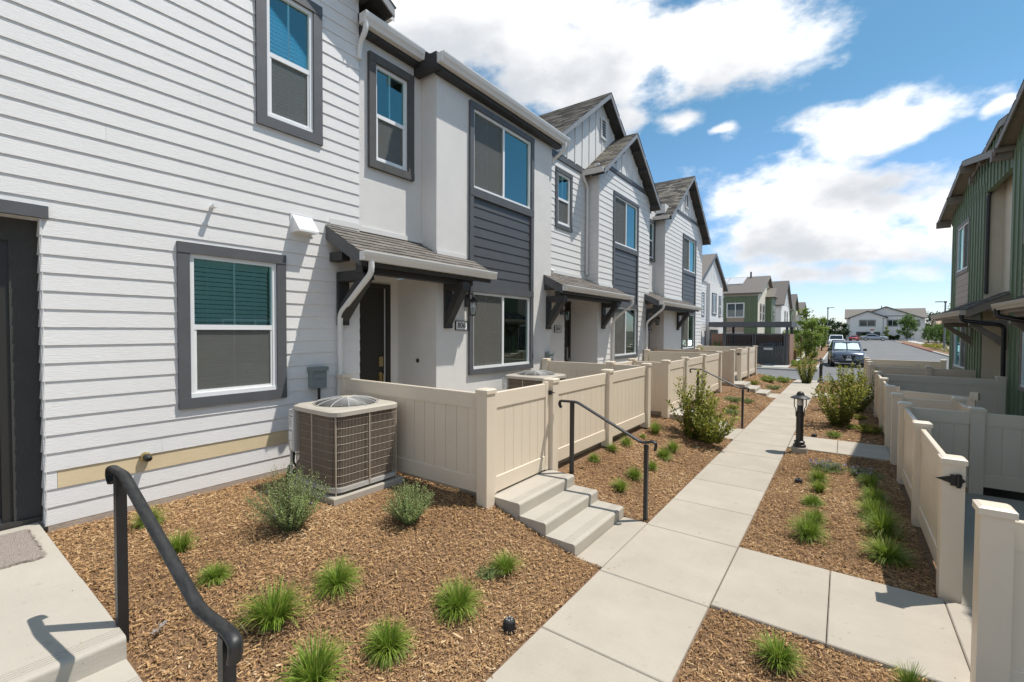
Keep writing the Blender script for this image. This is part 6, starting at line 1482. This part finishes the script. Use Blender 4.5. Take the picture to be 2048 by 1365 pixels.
rose = shrub('rosemary_bush', 'tall feathery rosemary bush beside the brown air conditioner', 'shrub', -3.97, 2.09, .32, lm, st_, 'rosemary bushes in the near left bed')
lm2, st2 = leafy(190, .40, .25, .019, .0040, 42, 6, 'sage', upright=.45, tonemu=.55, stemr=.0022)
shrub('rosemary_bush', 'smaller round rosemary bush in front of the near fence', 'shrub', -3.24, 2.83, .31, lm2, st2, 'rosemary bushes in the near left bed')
def flowers(t, n, r, h, seed, s=.008):
    g = np.random.default_rng(seed); V = []; Fc = []
    for i in range(n):
        a = g.uniform(0, 6.28); q = r*np.sqrt(g.random()); c = np.array([q*np.cos(a), q*np.sin(a), h*g.uniform(.55, 1.05)])
        for k in range(3):
            d = g.normal(0, 1, 3); d /= np.linalg.norm(d); e = np.cross(d, g.normal(0, 1, 3)); e /= np.linalg.norm(e); b = len(V)
            V += [tuple(c-d*s-e*s), tuple(c+d*s-e*s), tuple(c+d*s+e*s), tuple(c-d*s+e*s)]; Fc.append((b, b+1, b+2, b+3))
    put('flowers', np_mesh('flowers', np.array(V), np.array(Fc), g.random(len(Fc)), 'lilac_flower'), t)['kind'] = 'stuff'
flowers(rose, 30, .26, .35, 3, .005)
# ground covers
lmc, stc = leafy(90, .13, .26, .026, .006, 18, 8, 'sage', upright=.1, tonemu=.45, base=.5, stemr=.002)
lmg, stg = leafy(80, .16, .24, .030, .008, 18, 9, 'glossy_leaf', upright=.3, tonemu=.5, base=.5, stemr=.002)
lmy, sty = leafy(80, .17, .20, .032, .010, 16, 19, 'bright_leaf', upright=.3, tonemu=.5, base=.4, stemr=.002)
gE = 'low spreading plants in the mulch'
def low(label, x, y, r, k=0, fl=0):
    m_, s_ = [(lmc, stc), (lmg, stg), (lmy, sty)][k]
    t = shrub('ground_cover', label, 'plant', x, y, gz(x, y)-.005, m_, s_, gE, sc=r/.26, rz=random.uniform(0, 6))
    if fl: flowers(t, fl, .24, .13, int(x*100) % 97+5)
    return t
low('low dark creeping plant beside the grass tuft below the steps', -2.32, 2.88, .13, 0)
low('low plant covered in lilac flowers behind the path-side grass tufts', -.18, 8.52, .27, 0, 70); low('sparse lilac-flowered plant near the right fence', .27, 8.42, .25, 0, 40)
low('small bright green plant at the near edge of the bed behind the walkway', -.13, 11.25, .2, 2); low('dark creeping plant in the shade of the right fence', .47, 12.25, .3, 1); low('bright leafy plant tucked beside the dark creeping plant', .18, 12.5, .16, 2); low('small dark plant at the right fence behind the round shrub', .34, 14.0, .2, 1)
for x, y, r, k, lab in ((-2.48, 13.89, .30, 0, 'grey-green spreading plant below the second handrail, highest of three'), (-2.22, 14.5, .24, 0, 'grey-green spreading plant behind the lower post of the second handrail'), (-2.23, 12.29, .24, 0, 'grey-green spreading plant nearest to the glossy shrub'), (-2.3, 12.9, .20, 1, 'dark spreading plant between the grey-green ones below the second handrail'),
                     (-2.62, 18.3, .28, 1, 'spreading plant just past the farthest steps'), (-2.40, 20.41, .40, 2, 'bright spreading plant by the last left fence panel'), (-2.04, 18.9, .30, 0, 'grey-green spreading plant beside the path near the farthest steps'), (-2.9, 22.7, .55, 0, 'wide spreading plant at the corner of the last left fence'), (-2.0, 21.6, .4, 2, 'bright clump by the path just before the alley')): low(lab, x, y, r, k)
# glossy upright shrubs
lmA, stA = leafy(26, 1.36, .46, .085, .020, 62, 11, 'glossy_leaf', upright=1., tonemu=.52, stemr=.006, base=.3)
lmB, stB = leafy(44, .88, .50, .078, .020, 42, 12, 'glossy_leaf', upright=.6, tonemu=.52, stemr=.005, base=.3)
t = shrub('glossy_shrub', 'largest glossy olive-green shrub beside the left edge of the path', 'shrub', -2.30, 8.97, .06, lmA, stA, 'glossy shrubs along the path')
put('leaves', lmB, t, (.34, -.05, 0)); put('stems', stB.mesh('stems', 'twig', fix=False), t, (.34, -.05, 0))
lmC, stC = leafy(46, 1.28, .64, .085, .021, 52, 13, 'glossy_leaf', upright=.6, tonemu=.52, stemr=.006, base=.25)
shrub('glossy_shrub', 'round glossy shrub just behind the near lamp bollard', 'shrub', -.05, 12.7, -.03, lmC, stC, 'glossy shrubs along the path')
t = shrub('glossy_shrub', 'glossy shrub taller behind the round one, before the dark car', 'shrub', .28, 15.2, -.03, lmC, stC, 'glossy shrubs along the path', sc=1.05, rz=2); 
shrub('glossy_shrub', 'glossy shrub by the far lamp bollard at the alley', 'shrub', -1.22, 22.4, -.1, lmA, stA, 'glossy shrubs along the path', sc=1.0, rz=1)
lmE, stE = leafy(26, .45, .16, .05, .012, 30, 14, 'glossy_leaf', upright=.8, tonemu=.55, stemr=.004)
shrub('potted_shrub', 'leafy shrub tops showing over the far left fences', 'shrub', -4.3, 17.6, 1.15, lmE, stE, sc=1.0)
t = [o for o in COL.objects if o.get('label') == 'leafy shrub tops showing over the far left fences'][0]
pm = MB(); pm.lathe([(0, -.76), (.17, -.76), (.22, -.15), (.23, -.1), (.19, -.1), (.18, .05), (0, .05)], (0, 0, 0), 16); put('pot', pm.mesh('pot', 'box_grey', smooth=True), t)
# trees and hedges of the distance
def tree_parts(seed, hgt, cr, m, n=2600, leaf=.16, trunk_h=.38, lean=0., crown_sc=(1, 1, 1)):
    g = np.random.default_rng(seed); tm = MB(); tm.tube([(0, 0, 0), (.02*hgt*lean, .01, hgt*.35), (.03*lean*hgt, 0, hgt*.7), (.02, 0, hgt*.9)], [hgt*.014+.02, hgt*.011+.015, .03, .012], 7)
    cl = []
    for i in range(26):
        a = g.uniform(0, 6.28); z = hgt*g.uniform(trunk_h, .97); f = np.sin(np.pi*np.clip((z/hgt-trunk_h)/(1.02-trunk_h)*.85+.12, 0, 1)); r = cr*f*g.uniform(.35, .95)
        c = np.array([r*np.cos(a)*crown_sc[0], r*np.sin(a)*crown_sc[1], z]); cl.append((c, cr*g.uniform(.25, .62)))
        tm.tube([(.02*lean*hgt, 0, z*.72), tuple(c*.55+np.array([0, 0, z*.38])), tuple(c)], [.028, .018, .007], 5, cap=False)
    V = []; Fc = []; T = []
    for i in range(n):
        c, s = cl[g.integers(len(cl))]; d = g.normal(0, 1, 3); d /= np.linalg.norm(d); p = c+d*s*abs(g.normal(.45, .4))
        u = g.normal(0, 1, 3); u /= np.linalg.norm(u); w = np.cross(u, g.normal(0, 1, 3)); w /= np.linalg.norm(w); l = leaf*g.uniform(.6, 1.3); b = len(V)
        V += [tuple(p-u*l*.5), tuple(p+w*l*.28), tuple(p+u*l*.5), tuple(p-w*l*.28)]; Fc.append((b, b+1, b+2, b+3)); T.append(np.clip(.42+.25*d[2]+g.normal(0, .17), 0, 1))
    return np_mesh('crown', np.array(V), np.array(Fc), np.array(T), m), tm
TP = {}
def tree(key, label, x, y, z, sc, rz=0, name='young_tree', group=None, args=None):
    if key not in TP: lm_, tm_ = tree_parts(*args[0], **args[1]); TP[key] = (lm_, tm_.mesh('trunk', 'bark', smooth=True, fix=False))
    t = thing(name, label, 'tree', (0, 0, 0), group); put('crown', TP[key][0], t); put('trunk', TP[key][1], t)
    t.location = (x, y, z); t.scale = sc if isinstance(sc, tuple) else (sc,)*3; t.rotation_euler = (0, 0, rz); return t
gT = 'young street trees on the left of the road'
aA = ((21, 3.6, .85, 'bright_leaf'), dict(n=3600, leaf=.15, trunk_h=.24)); aB = ((22, 3.2, .62, 'bright_leaf'), dict(n=3200, leaf=.14, trunk_h=.14)); aC = ((23, 6., 2.1, 'tree_leaf'), dict(n=4200, leaf=.32, trunk_h=.22)); aD = ((24, 5., 2.2, 'dark_leaf'), dict(n=4200, leaf=.42, trunk_h=.02))
tree('A', 'tallest bright young tree, with staked trunk beside the pavement', -2.6, 46.5, -.25, 1.22, 0, group=gT, args=aA)
tree('B', 'bright young tree beside the dark parked car', -1.95, 40.8, -.25, (1.0, 1.0, .98), 1, group=gT, args=aB)
tree('A', 'second bright young tree behind the staked one', -2.5, 57, -.25, 1.05, 2, group=gT)
tree('B', 'slim young tree farther along the parked cars', -2.2, 68, -.25, 1.25, 3, group=gT)
t = thing('tree_stake', 'brown stake beside the tallest bright young tree', 'stake', (-2.95, 46, -.25)); mb = MB(); mb.tube([(-2.95, 46, -.25), (-2.95, 46, 1.9)], .04, 6); mb.build('pole', 'wood_stake', t); mb = MB(); mb.box(-2.97, 45.97, 1.5, -2.6, 46.03, 1.54); mb.build('tie', 'hose_black', t)
gU = 'trees around the white block and the far right houses'
tree('C', 'rounded green tree in front of the white block behind the silver car', 13.6, 160, -.3, 1.12, 0, 'street_tree', gU, aC)
for x, y, s_, lab in ((14.2, 127, .58, 'leftmost of three small trees left of the grey gabled house'), (14.1, 116, .62, 'middle of three small trees left of the grey gabled house'), (13.9, 106, .66, 'rightmost of three small trees, closest to the grey gabled house')): tree('C', lab, x, y, -.25, s_, x*3, 'street_tree', gU)
tree('B', 'thin bright tree right in front of the grey gabled house', 12.0, 86, -.25, 1.9, 2, 'street_tree', gU)
tree('B', 'short bright sapling below the thin tree by the right lamp post', 11.3, 80, -.25, .85, 4, 'street_tree', gU)
tree('B', 'bare-looking little tree before the white wall of the block', 10.3, 178, -.3, 1.2, 4, 'street_tree', gU)
tree('D', 'dark leafy tree left of the white block behind the white cars', -3.6, 150, -.3, 1.15, 0, 'dark_tree', gU, aD)
tree('D', 'second dark leafy tree joining the white block', -.9, 156, -.3, 1.02, 2, 'dark_tree', gU); tree('D', 'dark tree farthest left behind the street lamp', -6.2, 146, -.3, 1.05, 4, 'dark_tree', gU)
tree('D', 'distant dark tree above the tan tiled roofs', 29, 240, -.3, 2.0, 1, 'dark_tree', gU)
def hedge(label, x0, x1, y0, y1, z, hh, m, n, leaf, name='hedge'):
    g = np.random.default_rng(int(abs(x0*7+y0))+1); V = []; Fc = []
    P_ = g.random((n, 3)); c = np.stack([x0+(x1-x0)*P_[:, 0], y0+(y1-y0)*P_[:, 1], z+hh*P_[:, 2]**.6*(.85+.15*np.sin(P_[:, 0]*9))], 1)
    for p in c:
        u = g.normal(0, 1, 3); u /= np.linalg.norm(u); w = np.cross(u, g.normal(0, 1, 3)); w /= np.linalg.norm(w); l = leaf*g.uniform(.6, 1.3); b = len(V)
        V += [tuple(p-u*l*.5), tuple(p+w*l*.3), tuple(p+u*l*.5), tuple(p-w*l*.3)]; Fc.append((b, b+1, b+2, b+3))
    o = put(name, np_mesh('leaves', np.array(V), np.array(Fc), np.clip(g.normal(.5, .2, n), 0, 1), m), None); tag(o, label, None if name == 'ground_plant' else 'shrub', kind='stuff' if name == 'ground_plant' else None); return o
hedge('low bright hedge in front of the white block', 3.9, 9.6, 174, 176, -.3, 1.2, 'bright_leaf', 1800, .4); hedge('dark clipped hedge under the white block windows', 4.5, 8.0, 178.5, 179.5, -.3, 2.0, 'dark_leaf', 900, .4); hedge('dark clipped hedge by the right windows of the white block', 10.6, 13.6, 179.5, 180.5, -.3, 1.5, 'dark_leaf', 700, .4)
hedge('straw-coloured grasses along the kerb before the white block', 3.4, 6.4, 172.5, 174, -.3, .7, 'dry_grass', 700, .35)
hedge('yellow-green low planting behind the red kerb', 10.3, 11.9, 88, 100, -.25, .55, 'yellow_leaf', 1200, .22); hedge('thin dry planting near the right lamp post', 9.6, 11.2, 70, 84, -.25, .25, 'dry_grass', 700, .2)
hedge('dark shrubs at the foot of the grey gabled house', 14.2, 15.1, 98, 110, -.25, 1.0, 'dark_leaf', 900, .25)
hedge('yellow flowering bush beside the bin enclosure', -3.9, -2.95, 45, 49.5, -.3, .95, 'yellow_leaf', 1600, .12); hedge('pale dry grasses behind the yellow bush', -4.4, -3.3, 52, 55, -.3, 1.7, 'dry_grass', 1400, .18); hedge('grey-green shrub in front of the green house', -5.6, -3.6, 58, 63, -.3, 2.6, 'sage', 2600, .2)
hedge('clipped green bush in front of the brick wall of the bin enclosure', -7.85, -7.45, 36.25, 36.6, -.33, 1.7, 'tree_leaf', 900, .10); hedge('small green bush at the right foot of the bin enclosure', -2.85, -2.3, 35.6, 37.0, -.3, .5, 'bright_leaf', 900, .09)
hedge('scrappy green plants in the island beside the dark car', -2.5, -1.6, 38, 44, -.28, .22, 'tree_leaf', 500, .1, 'ground_plant')

# ------------------------------------------------------------------ bark mulch: loose chips lying on the beds
def chips(name, label, spots, seed, zf=None):
    g = np.random.default_rng(seed); Vs = []; Ts = []; Fs = []; nb = 0
    base = np.array([[-.5, -.5, 0], [.5, -.4, 0], [.5, .5, 0], [-.5, .4, 0], [-.42, -.30, 1], [.44, -.25, 1], [.42, .32, 1], [-.45, .25, 1]], float)
    fq = np.array([(4, 5, 6, 7), (0, 1, 5, 4), (1, 2, 6, 5), (2, 3, 7, 6), (3, 0, 4, 7)])
    for (x0, x1, y0, y1, dens, sc, skip) in spots:
        n = int((x1-x0)*(y1-y0)*dens); x = g.uniform(x0, x1, n); y = g.uniform(y0, y1, n); keep = np.ones(n, bool)
        for (a, b, c, d) in skip: keep &= ~((x > a) & (x < b) & (y > c) & (y < d))
        x, y = x[keep], y[keep]; n = len(x)
        l = sc*np.exp(g.normal(np.log(.0175), .48, n)); w = np.clip(l*g.uniform(.13, .36, n), .0025*sc, .013*sc); h = w*g.uniform(.25, .7, n)
        yaw_ = g.uniform(0, 2*np.pi, n); pt = g.normal(0, .26, n); rl = g.normal(0, .5, n)
        z = (zf(x, y) if zf else np.array([gz(a, b) for a, b in zip(x, y)])+g.uniform(-.010, .012, n))
        P_ = base[None]*np.stack([l, w, h], 1)[:, None, :]
        c, s = np.cos(rl), np.sin(rl); Y = P_[..., 1]*c[:, None]-P_[..., 2]*s[:, None]; Z = P_[..., 1]*s[:, None]+P_[..., 2]*c[:, None]; X = P_[..., 0]
        c, s = np.cos(pt), np.sin(pt); X2 = X*c[:, None]+Z*s[:, None]; Z2 = -X*s[:, None]+Z*c[:, None]
        c, s = np.cos(yaw_), np.sin(yaw_); X3 = X2*c[:, None]-Y*s[:, None]; Y3 = X2*s[:, None]+Y*c[:, None]
        V = np.stack([X3+x[:, None], Y3+y[:, None], Z2+z[:, None]], 2).reshape(-1, 3)
        F_ = (fq[None]+(np.arange(n)*8)[:, None, None]+nb).reshape(-1, 4); pat = np.sin(x*2.3+1.7*np.sin(y*1.9))+np.sin(y*2.9+1.3*np.sin(x*3.1)+1); t = np.clip(g.beta(2.4, 2.2, n)+.075*pat+np.where(g.random(n) < .08, -.35, 0), 0, 1)
        Vs.append(V); Fs.append(F_); Ts.append(np.repeat(t, 5)); nb += len(V)
    o = put(name, np_mesh(name, np.concatenate(Vs), np.concatenate(Fs), np.concatenate(Ts), 'mulch_chip'), None)
    tag(o, label, None, kind='stuff'); return o
chips('bark_chips', 'loose brown bark chips covering the left beds', [(-5.58, -1.73, .78, 3.74, 8200, .85, [(-5.1, -4.1, 2.6, 3.6)]), (-2.93, -1.73, 4.92, 7.2, 5200, .95, []), (-2.93, -1.73, 7.2, 9.7, 2400, 1.15, []), (-3.7, -2.9, 8.5, 9.52, 900, 1.3, []), (-2.93, -1.73, 10.9, 16.6, 900, 1.6, []), (-2.93, -1.73, 17.9, 24, 500, 2., []), (-5.4, -2.9, 21.6, 24.5, 300, 2., [])], 1)
chips('bark_chips', 'loose brown bark chips covering the right beds', [(-.79, .64, 1.0, 3.72, 8200, .85, []), (-.79, .66, 4.92, 9.72, 4800, .95, []), (-.79, .66, 10.92, 17.9, 1000, 1.5, []), (.7, 1.4, 8.55, 9.55, 600, 1.4, []), (-.79, .66, 19.1, 24.5, 500, 2., [])], 2)
chips('bark_crumbs', 'stray bark crumbs scattered over the pale concrete path', [(-1.70, -.82, .3, 12, 3.2, .55, []), (-1.70, -1.58, .8, 12, 26, .6, []), (-.92, -.82, .8, 3.7, 26, .6, []), (-.92, -.82, 4.95, 9.7, 24, .6, []), (-.78, .6, 3.76, 4.86, 2.5, .5, []), (-.78, .6, 4.78, 4.88, 22, .6, []), (-.78, .6, 3.75, 3.84, 22, .6, [])], 3, lambda x, y: np.full(len(x), .001))
chips('bark_crumbs', 'stray bark crumbs on the steps and the near landing', [(-4.9, -3.3, .0, .74, 4, .5, []), (-4.9, -3.3, .66, .74, 20, .5, [])], 4, lambda x, y: np.full(len(x), .401))
